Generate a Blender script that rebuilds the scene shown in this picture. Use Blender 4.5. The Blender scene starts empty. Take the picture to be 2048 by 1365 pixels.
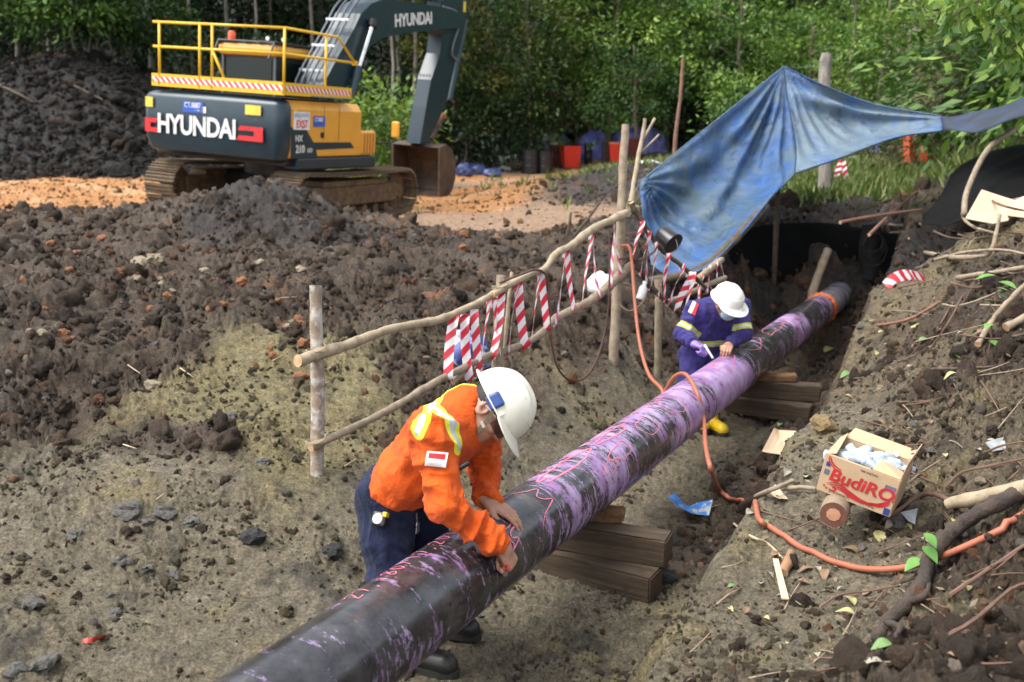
import bpy, bmesh, math, random
import numpy as np
from mathutils import Vector, Matrix, Quaternion, Euler

# ---------------------------------------------------------------- camera, sky, sun, exposure
scn = bpy.context.scene
COL = scn.collection
FPX = 2000.0                      # focal length in pixels of a 2048 px wide picture
CAM_H = 2.16                      # camera height above the trench floor
TH = math.atan((682.5 - 235.0) / FPX)
CT, ST = math.cos(TH), math.sin(TH)

cam_data = bpy.data.cameras.new('camera')
cam = bpy.data.objects.new('camera', cam_data)
COL.objects.link(cam)
cam.location = (0, 0, CAM_H)
cam.rotation_euler = (math.pi / 2 - TH, 0, 0)
cam_data.sensor_width = 36.0
cam_data.lens = 36.0 * FPX / 2048.0
cam_data.clip_start = 0.05
cam_data.clip_end = 500
cam_data.dof.use_dof = True
cam_data.dof.focus_distance = 4.7
cam_data.dof.aperture_fstop = 2.8
scn.camera = cam

SUN_EL, SUN_AZ = math.radians(60), math.radians(-105)     # azimuth from +Y towards +X
world = bpy.data.worlds.new('World'); scn.world = world
world.use_nodes = True
wn = world.node_tree; wn.nodes.clear()
w_out = wn.nodes.new('ShaderNodeOutputWorld'); w_bg = wn.nodes.new('ShaderNodeBackground')
w_sky = wn.nodes.new('ShaderNodeTexSky'); w_sky.sky_type = 'NISHITA'; w_sky.sun_disc = False
w_sky.sun_elevation = SUN_EL; w_sky.sun_rotation = SUN_AZ
w_sky.air_density = 1.0; w_sky.dust_density = 3.0; w_sky.ozone_density = 1.0
w_hs = wn.nodes.new('ShaderNodeHueSaturation'); w_hs.inputs['Saturation'].default_value = 0.32
wn.links.new(w_sky.outputs[0], w_hs.inputs['Color'])
wn.links.new(w_hs.outputs[0], w_bg.inputs[0]); w_bg.inputs[1].default_value = 0.15
wn.links.new(w_bg.outputs[0], w_out.inputs[0])
sun_data = bpy.data.lights.new('sun', 'SUN'); sun_data.energy = 1.15; sun_data.angle = math.radians(40)
sun_data.color = (1.0, 0.975, 0.94)
sun = bpy.data.objects.new('sun', sun_data); COL.objects.link(sun)
sdir = Vector((math.sin(SUN_AZ) * math.cos(SUN_EL), math.cos(SUN_AZ) * math.cos(SUN_EL), math.sin(SUN_EL)))
sun.rotation_euler = (-sdir).to_track_quat('-Z', 'Y').to_euler()
sun.location = sdir * 30
vs = scn.view_settings
vs.view_transform = 'Standard'; vs.look = 'None'; vs.gamma = 1.0; vs.use_curve_mapping = False
vs.exposure = 1.48
scn.render.engine = 'CYCLES'
scn.cycles.max_bounces = 6; scn.cycles.diffuse_bounces = 3; scn.cycles.glossy_bounces = 3
scn.cycles.transparent_max_bounces = 8; scn.cycles.transmission_bounces = 4
scn.cycles.use_denoising = True

rng = np.random.default_rng(7)
R = math.radians
V = Vector

# ---------------------------------------------------------------- geometry of the place
def P(x, y, d):
    """world point of a spot seen at picture position x, y, d metres in front of the lens"""
    u = (x - 1024) / FPX; v = (682.5 - y) / FPX
    return Vector((u * d, d * (CT + v * ST), CAM_H + d * (v * CT - ST)))

PIPE_A = Vector((-0.381, 3.3, CAM_H - 1.745)); PIPE_D = Vector((0.489, 1.0, -0.052)).normalized()
PIPE_R = 0.168
PD2 = np.array([PIPE_D.x, PIPE_D.y]); PD2 /= np.linalg.norm(PD2)
PN2 = np.array([PD2[1], -PD2[0]])
def TQ(t, q, z=0.0):
    """point t metres along the pipe and q metres to its right"""
    p = np.array([PIPE_A.x, PIPE_A.y]) + PD2 * t + PN2 * q
    return Vector((p[0], p[1], z))
def pipe_axis(t):
    return PIPE_A + PIPE_D * t
def floor_z(t):
    return -0.07 - 0.045 * np.clip(t, 0, 9)

# ---------------------------------------------------------------- noise
def _h2(ix, iy, seed):
    n = (ix.astype(np.int64) * 374761393 + iy.astype(np.int64) * 668265263 + seed * 974711) & 0xffffffff
    n = ((n ^ (n >> 13)) * 1274126177) & 0xffffffff
    return (n ^ (n >> 16)) & 0xffffffff
_ang = np.arange(256) * (2 * np.pi / 256)
_GX, _GY = np.cos(_ang).astype(np.float32), np.sin(_ang).astype(np.float32)
def perlin(x, y, seed=0):
    x = np.asarray(x, np.float64); y = np.asarray(y, np.float64)
    ix = np.floor(x); iy = np.floor(y)
    fx = (x - ix).astype(np.float32); fy = (y - iy).astype(np.float32)
    u = fx * fx * fx * (fx * (fx * 6 - 15) + 10); v = fy * fy * fy * (fy * (fy * 6 - 15) + 10)
    def g(dx, dy):
        k = _h2(ix + dx, iy + dy, seed) & 255
        return _GX[k] * (fx - dx) + _GY[k] * (fy - dy)
    a = g(0, 0); b = g(1, 0); c = g(0, 1); d = g(1, 1)
    return ((a + u * (b - a)) * (1 - v) + (c + u * (d - c)) * v) * 1.5
def fbm(x, y, oct=4, seed=0, gain=.5):
    s = 0; a = 1.0
    for i in range(oct):
        s = s + a * perlin(x * 2 ** i + 17.3 * i, y * 2 ** i - 9.1 * i, seed + i); a *= gain
    return s
def noise3(p, seed=0):
    p = np.asarray(p, np.float64)
    i = np.floor(p).astype(np.int64); f = p - i; f = f * f * (3 - 2 * f)
    def hv(dx, dy, dz):
        return (_h2(i[..., 0] + dx + (i[..., 2] + dz) * 7919, i[..., 1] + dy + (i[..., 2] + dz) * 104729, seed) / 4294967295.0) * 2 - 1
    x, y, z = f[..., 0], f[..., 1], f[..., 2]
    def lx(dy, dz):
        a = hv(0, dy, dz); return a + x * (hv(1, dy, dz) - a)
    a0 = lx(0, 0); a0 = a0 + y * (lx(1, 0) - a0)
    a1 = lx(0, 1); a1 = a1 + y * (lx(1, 1) - a1)
    return a0 + z * (a1 - a0)
def sstep(a, b, x):
    t = np.clip((x - a) / (b - a), 0, 1); return t * t * (3 - 2 * t)

# ---------------------------------------------------------------- materials
MATS = {}
def nodes_of(m):
    return m.node_tree.nodes, m.node_tree.links
def new_mat(name):
    m = bpy.data.materials.new(name); m.use_nodes = True
    return m, m.node_tree.nodes['Principled BSDF']
def mixrgb(m, a, b, fac, blend='MIX'):
    n, l = nodes_of(m)
    x = n.new('ShaderNodeMix'); x.data_type = 'RGBA'; x.blend_type = blend
    for sock, val in ((x.inputs[6], a), (x.inputs[7], b), (x.inputs[0], fac)):
        if isinstance(val, bpy.types.NodeSocket): l.new(val, sock)
        elif isinstance(val, (int, float)): sock.default_value = val
        else: sock.default_value = (*val, 1)
    return x.outputs[2]
def ramp(m, src, stops, interp='LINEAR'):
    n, l = nodes_of(m)
    r = n.new('ShaderNodeValToRGB'); r.color_ramp.interpolation = interp
    e = r.color_ramp.elements
    while len(e) > 1: e.remove(e[-1])
    for i, (p, c) in enumerate(stops):
        k = e[0] if i == 0 else e.new(p)
        k.position = p
        k.color = (c, c, c, 1) if isinstance(c, (int, float)) else (*c, 1)
    l.new(src, r.inputs[0]); return r.outputs[0]
def tex_noise(m, scale, detail=4, rough=.55, coord='Object', stretch=None, dist=0.0):
    n, l = nodes_of(m)
    t = n.new('ShaderNodeTexNoise'); t.inputs['Scale'].default_value = scale
    t.inputs['Detail'].default_value = detail; t.inputs['Roughness'].default_value = rough
    t.inputs['Distortion'].default_value = dist
    c = n.new('ShaderNodeTexCoord'); out = c.outputs[coord]
    if stretch:
        mp = n.new('ShaderNodeMapping'); mp.inputs['Scale'].default_value = stretch
        l.new(out, mp.inputs[0]); out = mp.outputs[0]
    l.new(out, t.inputs[0]); return t.outputs[0]
def math_node(m, op, a, b=None):
    n, l = nodes_of(m)
    x = n.new('ShaderNodeMath'); x.operation = op
    for i, v in enumerate((a, b)):
        if v is None: continue
        if isinstance(v, bpy.types.NodeSocket): l.new(v, x.inputs[i])
        else: x.inputs[i].default_value = v
    return x.outputs[0]
def attr(m, name, out='Fac'):
    n, l = nodes_of(m); a = n.new('ShaderNodeAttribute'); a.attribute_name = name
    return a.outputs[out]
def bump(m, h, strength=.3, dist=.01):
    n, l = nodes_of(m)
    b = n.new('ShaderNodeBump'); b.inputs['Strength'].default_value = strength; b.inputs['Distance'].default_value = dist
    l.new(h, b.inputs['Height']); l.new(b.outputs[0], m.node_tree.nodes['Principled BSDF'].inputs['Normal'])
def mat(name, col, rough=.6, metal=0.0, col2=None, scale=12, lo=.4, hi=.65, bmp=0.0, bscale=60, bdist=.004, dirt=None, dirt_amt=.5, dirt_scale=5, spec=.5, stretch=None):
    """plain procedural surface: base colour broken by a second colour and by dirt, noise relief"""
    if name in MATS: return MATS[name]
    m, b = new_mat(name); n, l = nodes_of(m)
    c2 = col2 if col2 else tuple(x * .72 for x in col)
    f = ramp(m, tex_noise(m, scale, 6, .6, stretch=stretch), ((lo, 0.0), (hi, 1.0)))
    out = mixrgb(m, col, c2, f)
    if dirt:
        fd = ramp(m, tex_noise(m, dirt_scale, 8, .7), ((.62 - dirt_amt * .35, 0.0), (.78 - dirt_amt * .2, 1.0)))
        out = mixrgb(m, out, dirt, fd)
        rr = n.new('ShaderNodeMapRange'); l.new(fd, rr.inputs[0]); rr.inputs[3].default_value = rough; rr.inputs[4].default_value = .9
        l.new(rr.outputs[0], b.inputs['Roughness'])
    else: b.inputs['Roughness'].default_value = rough
    l.new(out, b.inputs['Base Color'])
    b.inputs['Metallic'].default_value = metal
    b.inputs['Specular IOR Level'].default_value = spec
    if bmp: bump(m, tex_noise(m, bscale, 5, .6, stretch=stretch), bmp, bdist)
    MATS[name] = m; return m

# ---------------------------------------------------------------- mesh building
class MB:
    """collects shapes in world (or thing-local) coordinates and links them as one mesh object"""
    def __init__(s): s.v = []; s.f = []; s.mi = []; s.uv = {}
    def add(s, vs, fs, mi=0):
        o = len(s.v); s.v.extend([tuple(x) for x in vs])
        for f in fs: s.f.append(tuple(i + o for i in f)); s.mi.append(mi)
        return o
    def box(s, c, size, rot=None, mi=0, bev=0.0):
        bm = bmesh.new(); bmesh.ops.create_cube(bm, size=1.0)
        for v in bm.verts: v.co = Vector((v.co.x * size[0], v.co.y * size[1], v.co.z * size[2]))
        if bev: bmesh.ops.bevel(bm, geom=bm.edges[:], offset=bev, segments=2, affect='EDGES', profile=.5)
        M = Matrix.Translation(Vector(c))
        if rot is not None: M = M @ (rot.to_4x4() if isinstance(rot, Matrix) else Euler(rot).to_matrix().to_4x4())
        bm.verts.index_update()
        s.add([M @ v.co for v in bm.verts], [[v.index for v in f.verts] for f in bm.faces], mi); bm.free()
    def bm(s, bm, mi=0, M=None):
        bm.verts.index_update(); M = M or Matrix()
        s.add([M @ v.co for v in bm.verts], [[v.index for v in f.verts] for f in bm.faces], mi)
    def tube(s, pts, rad, n=8, mi=0, cap=True, wob=0.0):
        pts = [Vector(p) for p in pts]
        if not hasattr(rad, '__len__'): rad = [rad] * len(pts)
        up = None; rings = []
        for i, p in enumerate(pts):
            d = (pts[min(i + 1, len(pts) - 1)] - pts[max(i - 1, 0)])
            if d.length < 1e-9: d = Vector((0, 0, 1))
            d.normalize()
            if up is None:
                up = Vector((0, 0, 1)) if abs(d.z) < .9 else Vector((1, 0, 0))
            a = d.cross(up);
            if a.length < 1e-6: a = d.orthogonal()
            a.normalize(); up = a.cross(d).normalized()
            rings.append([p + (a * math.cos(2 * math.pi * k / n) + up * math.sin(2 * math.pi * k / n)) * rad[i] * (1 + (rng.uniform(-wob, wob) if wob else 0)) for k in range(n)])
        vs = [v for r in rings for v in r]
        fs = [(i * n + k, i * n + (k + 1) % n, (i + 1) * n + (k + 1) % n, (i + 1) * n + k) for i in range(len(pts) - 1) for k in range(n)]
        if cap: fs += [tuple(range(n - 1, -1, -1)), tuple((len(pts) - 1) * n + k for k in range(n))]
        s.add(vs, fs, mi)
    def lathe(s, prof, c, axis=(0, 0, 1), n=20, mi=0, xdir=None):
        ax = Vector(axis).normalized(); a = (Vector(xdir) if xdir else ax.orthogonal()).normalized(); b = ax.cross(a)
        vs = [Vector(c) + ax * h + (a * math.cos(2 * math.pi * k / n) + b * math.sin(2 * math.pi * k / n)) * r for r, h in prof for k in range(n)]
        fs = [(i * n + k, i * n + (k + 1) % n, (i + 1) * n + (k + 1) % n, (i + 1) * n + k) for i in range(len(prof) - 1) for k in range(n)]
        if prof[0][0] > 1e-4: fs.append(tuple(range(n - 1, -1, -1)))
        if prof[-1][0] > 1e-4: fs.append(tuple((len(prof) - 1) * n + k for k in range(n)))
        s.add(vs, fs, mi)
    def prism(s, poly, origin, ax, ay, az, depth, mi=0):
        """flat outline poly (x, y) in the plane ax, ay, pushed depth along az"""
        o, ax, ay, az = Vector(origin), Vector(ax), Vector(ay), Vector(az)
        n = len(poly)
        vs = [o + ax * x + ay * y for x, y in poly] + [o + ax * x + ay * y + az * depth for x, y in poly]
        s.add(vs, [tuple(range(n - 1, -1, -1)), tuple(range(n, 2 * n))] + [(i, (i + 1) % n, n + (i + 1) % n, n + i) for i in range(n)], mi)
    def build(s, name, mats, parent=None, smooth=False, local=False, fix=True, auto=None):
        me = bpy.data.meshes.new(name)
        vs = np.array(s.v, dtype=np.float64).reshape(-1, 3)
        o = bpy.data.objects.new(name, me); COL.objects.link(o)
        if parent is not None:
            o.parent = parent
            if not local: vs = vs - np.array(root_loc(parent))
        elif not local:
            base = np.array([(vs[:, 0].min() + vs[:, 0].max()) / 2, (vs[:, 1].min() + vs[:, 1].max()) / 2, vs[:, 2].min()])
            vs = vs - base; o.location = base
        me.from_pydata(vs.tolist(), [], s.f)
        mats = mats if isinstance(mats, (list, tuple)) else [mats]
        for m in mats: me.materials.append(m)
        if len(mats) > 1: me.polygons.foreach_set('material_index', np.array(s.mi, np.int32))
        if fix:
            b = bmesh.new(); b.from_mesh(me); bmesh.ops.recalc_face_normals(b, faces=b.faces[:]); b.to_mesh(me); b.free()
        if smooth: me.polygons.foreach_set('use_smooth', np.ones(len(me.polygons), bool))
        if auto is not None:
            me.set_sharp_from_angle(angle=R(auto)); 
        me.update(); return o
def root_loc(o):
    while o.parent is not None: o = o.parent
    return o.location
def np_mesh(name, verts, faces, mats, parent=None, smooth=True, attrs=None, colors=None, mi=None, rebase=True):
    """large mesh from arrays; faces (n,3) or (n,4)"""
    me = bpy.data.meshes.new(name); verts = np.asarray(verts, np.float32); faces = np.asarray(faces, np.int32)
    o = bpy.data.objects.new(name, me); COL.objects.link(o)
    if parent is not None:
        o.parent = parent; verts = verts - np.array(root_loc(parent), np.float32)
    elif rebase:
        base = np.array([(verts[:, 0].min() + verts[:, 0].max()) / 2, (verts[:, 1].min() + verts[:, 1].max()) / 2, verts[:, 2].min()], np.float32)
        verts = verts - base; o.location = base.tolist()
    k = faces.shape[1]
    me.vertices.add(len(verts)); me.vertices.foreach_set('co', verts.ravel())
    me.loops.add(faces.size); me.loops.foreach_set('vertex_index', faces.ravel())
    me.polygons.add(len(faces)); me.polygons.foreach_set('loop_start', np.arange(0, faces.size, k, dtype=np.int32))
    for m in (mats if isinstance(mats, (list, tuple)) else [mats]): me.materials.append(m)
    if mi is not None: me.polygons.foreach_set('material_index', np.asarray(mi, np.int32))
    me.update(calc_edges=True)
    me.polygons.foreach_set('use_smooth', np.full(len(faces), smooth, bool))
    for nm, val in (attrs or {}).items():
        a = me.attributes.new(nm, 'FLOAT', 'POINT'); a.data.foreach_set('value', np.asarray(val, np.float32).ravel())
    for nm, val in (colors or {}).items():
        a = me.attributes.new(nm, 'FLOAT_COLOR', 'POINT'); val = np.asarray(val, np.float32)
        a.data.foreach_set('color', np.concatenate([val, np.ones((len(val), 1), np.float32)], 1).ravel())
    return o
def tag(o, label, cat, group=None):
    o['label'] = label; o['category'] = cat
    if group: o['group'] = group
    return o
def thing(name, loc, label, cat, group=None):
    o = bpy.data.objects.new(name, None); COL.objects.link(o); o.location = loc; o.empty_display_size = .1
    return tag(o, label, cat, group)
def arc_pts(pts, n):
    """smooth path through points (Catmull-Rom), n samples per span"""
    p = [Vector(x) for x in pts]; p = [p[0] * 2 - p[1]] + p + [p[-1] * 2 - p[-2]]
    out = []
    for i in range(1, len(p) - 2):
        for k in range(n):
            t = k / n
            out.append(.5 * ((2 * p[i]) + (p[i + 1] - p[i - 1]) * t + (2 * p[i - 1] - 5 * p[i] + 4 * p[i + 1] - p[i + 2]) * t * t + (3 * p[i] - p[i - 1] - 3 * p[i + 1] + p[i + 2]) * t ** 3))
    out.append(p[-2]); return out

# ---------------------------------------------------------------- the ground
# classes of soil: 0 trodden olive clay, 1 dark spoil, 2 ochre clay, 3 pinkish mud, 4 black mound, 5 brown bank, 6 black humus hill, 7 forest floor, 8 yellow crumbs
EXC_O = Vector((-3.93, 18.965, 0.44)); EXC_YAW = 22.0
def exc_ground(dx, dy):
    c, s = math.cos(R(EXC_YAW)), math.sin(R(EXC_YAW))
    p = EXC_O + Vector((dx * c + dy * s, -dx * s + dy * c, 0))
    return Vector((p.x, p.y, 0.44 - dx * math.tan(R(4.0)) - dy * math.tan(R(1.1))))
CPL, CPR = [], []                                   # left / right side control points (x, y, z, class)
for t in np.arange(-6, 10.1, 1.2):
    for q in (-.38, 0, .5, 1.1):
        p = TQ(t, q); CPL.append((p.x, p.y, floor_z(t), 1 if (t > 5.5 or (t > 1.6 and q > .3)) else 0))  # dark class on the floor paints in shade along with wet soil
for t, q, z, c in ((-4, -1.3, .05, 0), (-4, -3, .25, 0), (-2, -1.1, .0, 0), (-2, -2.4, .18, 0), (0, -.9, -.02, 0), (0, -1.7, .1, 0), (0, -2.8, .25, 0), (1.4, -1.0, .06, 0), (1.4, -1.46, .22, 8),
                   (1.2, -2.4, .3, 8), (3, -.8, -.1, 0), (3, -1.25, .2, 1), (3, -1.9, .45, 1), (4.7, -.62, -.15, 0), (4.7, -.95, .34, 1), (4.7, -1.6, .55, 1), (6, -.7, -.1, 1), (6, -1.2, .45, 1),
                   (7.5, -.8, -.1, 4), (7.5, -1.4, .5, 4), (9.5, -.9, .1, 4), (9.5, -1.6, .7, 4)):
    p = TQ(t, q); CPL.append((p.x, p.y, z, c))
for x, y, d, c in ((0, 1250, 4.0, 0), (200, 1000, 4.9, 0), (0, 1000, 5.0, 0), (0, 830, 6.0, 1), (250, 900, 5.4, 1), (420, 760, 6.5, 8), (520, 800, 6.2, 8), (560, 880, 5.75, 8), (430, 850, 5.95, 8), (330, 820, 6.15, 8), (700, 780, 6.5, 8), (760, 730, 7.0, 8), (250, 740, 6.5, 1), (150, 620, 7.4, 1), (500, 620, 7.6, 1), (380, 560, 8.4, 1), (60, 520, 9.2, 1), (720, 600, 8.4, 1), (870, 560, 9.3, 1),
                   (250, 470, 11.2, 1), (20, 450, 12, 1), (390, 440, 11.5, 4), (480, 366, 12.2, 4), (570, 385, 12.4, 4), (640, 420, 12.4, 4), (330, 420, 12.6, 1), (760, 455, 12.2, 4), (1000, 520, 10.6, 1), (1130, 495, 12, 1), (1180, 440, 14.5, 3), (840, 470, 13, 1),
                   (950, 440, 15.8, 3), (860, 425, 17, 3), (1100, 425, 17, 3), (1230, 345, 20, 4), (1190, 400, 17.5, 4), (1000, 375, 25, 2), (1150, 350, 34, 2), (930, 350, 34, 2), (1010, 345, 36, 3), (1080, 360, 30, 3), (1200, 335, 36, 3), (1120, 335, 38, 3), (800, 330, 36, 7),
                   (100, 400, 19.6, 2), (-100, 420, 18, 2), (220, 362, 24, 2), (20, 365, 24.5, 2), (-200, 300, 27, 6), (30, 335, 27.5, 6), (130, 333, 27.5, 6), (230, 328, 27.8, 6), (320, 322, 28.5, 6), (30, 260, 29, 6), (100, 128, 31, 6), (190, 150, 31, 6), (290, 240, 30, 6), (-50, 140, 31, 6), (-300, 200, 32, 6),
                   (1400, 330, 26, 7), (1300, 310, 36, 7), (-400, 430, 13, 1), (-400, 700, 7, 1), (-400, 1100, 4.6, 0)):
    p = P(x, y, d); CPL.append((p.x, p.y, p.z, c))
for dx, dy in ((-1.2, -2), (1.2, -2), (-1.2, 2.2), (1.2, 2.2), (0, 0), (-1.2, 0), (1.2, 0), (0, 5.5), (2.2, 0)):
    p = exc_ground(dx, dy); CPL.append((p.x, p.y, p.z, 2))
FAR = [(-30, 38, 1.0, 7), (-16, 44, 1.2, 7), (0, 46, .9, 7), (12, 46, .6, 7), (25, 42, 1.5, 7), (-30, 62, 9, 7), (0, 64, 9, 7), (30, 62, 9, 7), (-45, 40, 3, 7), (45, 45, 6, 7), (50, 62, 12, 7), (-50, 62, 12, 7), (60, 20, 5, 7), (-50, 15, 2, 6)]
for t, q, z, c in ((11.3, -1.2, .8, 4), (11.3, 0, .78, 4), (11.3, 1, .75, 4), (13, 0, .9, 4), (13, -2, .9, 4), (16, 0, 1.0, 7)):
    p = TQ(t, q); CPL.append((p.x, p.y, z, c))
CPL += FAR
CPR += FAR
for x, y, d, c in ((2040, 980, 4.1, 5), (2048, 1300, 2.75, 1), (1850, 1300, 3.0, 1), (1640, 1365, 3.1, 5), (1450, 1365, 3.25, 5), (1300, 1365, 3.4, 0), (1950, 1130, 3.75, 1), (1850, 1000, 4.6, 5), (1950, 820, 5.3, 5), (2040, 700, 5.6, 1), (1850, 720, 6.5, 5), (1970, 600, 7.2, 1), (1990, 440, 9.0, 5), (2100, 430, 8.6, 5), (1800, 560, 9.0, 5), (1850, 430, 12, 5), (1750, 480, 11.5, 4),
                   (1715, 560, 10.5, 4), (2040, 330, 14, 7), (1900, 340, 15, 7), (1620, 430, 14, 4), (1520, 430, 13.5, 4), (1700, 360, 18, 7), (1850, 320, 21, 7), (1600, 350, 22, 7), (1560, 330, 30, 7), (1800, 290, 32, 7)):
    p = P(x, y, d); CPR.append((p.x, p.y, p.z, c))
for t, q, z, c in ((-3, .8, .2, 5), (-1.5, .75, .22, 5), (0, .75, .24, 0), (1.2, .75, .24, 0), (1.9, 1.3, .33, 0), (2.2, .8, .24, 0), (3.07, .97, .33, 0), (4, .8, .2, 0), (4.6, 1.3, .36, 5), (6, .8, .2, 5), (8, .85, .3, 4), (10, 1.2, .5, 4), (-3, 2, .9, 5), (-1, 3, 1.2, 5), (1, 4, 1.5, 5), (4, 5, 1.6, 5), (-5, .8, .3, 5), (1.2, 1.5, .3, 0), (.4, 1.4, .3, 0)):
    p = TQ(t, q); CPR.append((p.x, p.y, z, c))
CPL = np.array(CPL); CPR = np.array(CPR)
def tps_fit(cp, lam=2e-3):
    n = len(cp); xy = cp[:, :2]
    d2 = ((xy[:, None] - xy[None]) ** 2).sum(-1)
    K = .5 * d2 * np.log(d2 + 1e-9) + lam * n * np.eye(n)
    Q = np.c_[np.ones(n), xy]
    A = np.block([[K, Q], [Q.T, np.zeros((3, 3))]])
    return np.linalg.solve(A, np.r_[cp[:, 2], 0, 0, 0])
def tps_eval(cp, w, x, y):
    out = w[-3] + w[-2] * x + w[-1] * y
    for i in range(len(cp)):
        d2 = (x - cp[i, 0]) ** 2 + (y - cp[i, 1]) ** 2
        out = out + w[i] * .5 * d2 * np.log(d2 + 1e-9)
    return out
WL, WR = tps_fit(CPL), tps_fit(CPR)
def side_weight(x, y):
    """0 on the trench and everything left of it, 1 on the right bank"""
    rx, ry = x - PIPE_A.x, y - PIPE_A.y
    t = rx * PD2[0] + ry * PD2[1]; q = rx * PN2[0] + ry * PN2[1]
    wob = .10 * perlin(t * 1.1, t * 0 + 3.3, 5) + .05 * perlin(t * 3.7, t * 0 + 1.3, 6)
    wid = .20 + 2.2 * sstep(11, 20, t)
    edge = .60 + wob - .5 * sstep(9, 20, t)
    return sstep(edge - .02, edge + wid, q), t, q
def base_h(x, y):
    w, t, q = side_weight(x, y)
    return tps_eval(CPL, WL, x, y) * (1 - w) + tps_eval(CPR, WR, x, y) * w
CLS = np.concatenate([CPL, CPR]); NCL = 9
def class_w(x, y):
    w, t, q = side_weight(x, y)
    r = np.sqrt(x * x + (y + 1) ** 2) + .5
    wx = x + r * .035 * fbm(x * 6 / r, y * 6 / r, 3, 40); wy = y + r * .05 * fbm(x * 6 / r, y * 6 / r, 3, 50)
    acc = np.zeros((NCL,) + x.shape, np.float32)
    nl = len(CPL)
    for i, (cx, cy, cz, c) in enumerate(CLS):
        d2 = ((wx - cx) ** 2 + (wy - cy) ** 2) / (r * r) + 1e-4
        acc[int(c)] += (d2 ** -2.5 * ((1 - w) if i < nl else w)).astype(np.float32)
    return acc / acc.sum(0)
#            olive  spoil  ochre pink  black bank  humus forest crumbs
AMP = np.array([.34, 1.2, .6, .35, 1.35, .85, 1.4, 1.0, .6])
def relief(x, y, amp):
    """clods: rounded lumps with sharp creases, from half a metre down to a few centimetres"""
    wx = x + .06 * fbm(x * 4, y * 4, 2, 70); wy = y + .06 * fbm(x * 4, y * 4, 2, 80)
    def bil(k, seed): return np.abs(perlin(wx * k, wy * k, seed)) - .25
    h = .10 * fbm(wx * .9, wy * .9, 2, 11) + .085 * bil(2.6, 21) + .062 * bil(5.7, 22)
    r_ = np.sqrt(x * x + y * y)
    g = .054 * bil(12.1, 23) + .042 * bil(24.3, 24) * sstep(22, 9, r_) + (.026 * bil(47, 26) + .012 * perlin(wx * 80, wy * 80, 25)) * sstep(10, 5, r_)
    patchy = .55 + .9 * sstep(-.3, .5, fbm(x * 1.4, y * 1.4, 3, 27))
    return h * amp + g * np.maximum(amp, .42) * patchy
def ground_full(x, y):
    x = np.asarray(x, float); y = np.asarray(y, float)
    cw = class_w(x, y); amp = np.tensordot(AMP, cw, (0, 0))
    w, t, q = side_weight(x, y)
    amp = amp * (1 - .45 * np.exp(-((q + .1) / .45) ** 2) * (t < 9))      # trodden floor by the pipe
    ex = np.exp(-(((x - EXC_O.x) / 2.6) ** 2 + ((y - EXC_O.y) / 3.2) ** 2))
    amp = amp * (1 - .8 * ex)
    return base_h(x, y) + relief(x, y, amp), cw
def gz(x, y):
    return float(ground_full(np.array([float(x)]), np.array([float(y)]))[0][0])
def on_ground(x, y, d0=None, lift=0.0):
    """march a view ray to the ground: where a thing seen at picture position x, y stands"""
    o = Vector((0, 0, CAM_H)); ds = np.geomspace(1.8, 60, 500)
    pts = np.array([P(x, y, d) for d in ds]); g = ground_full(pts[:, 0], pts[:, 1])[0] + lift
    below = np.nonzero(pts[:, 2] < g)[0]
    k = below[0] if len(below) else len(ds) - 1
    a = max(k - 1, 0); ea = pts[a, 2] - g[a]; eb = pts[k, 2] - g[k]
    s = ea / (ea - eb) if ea != eb else 0
    return Vector(pts[a] * (1 - s) + pts[k] * s)

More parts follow.
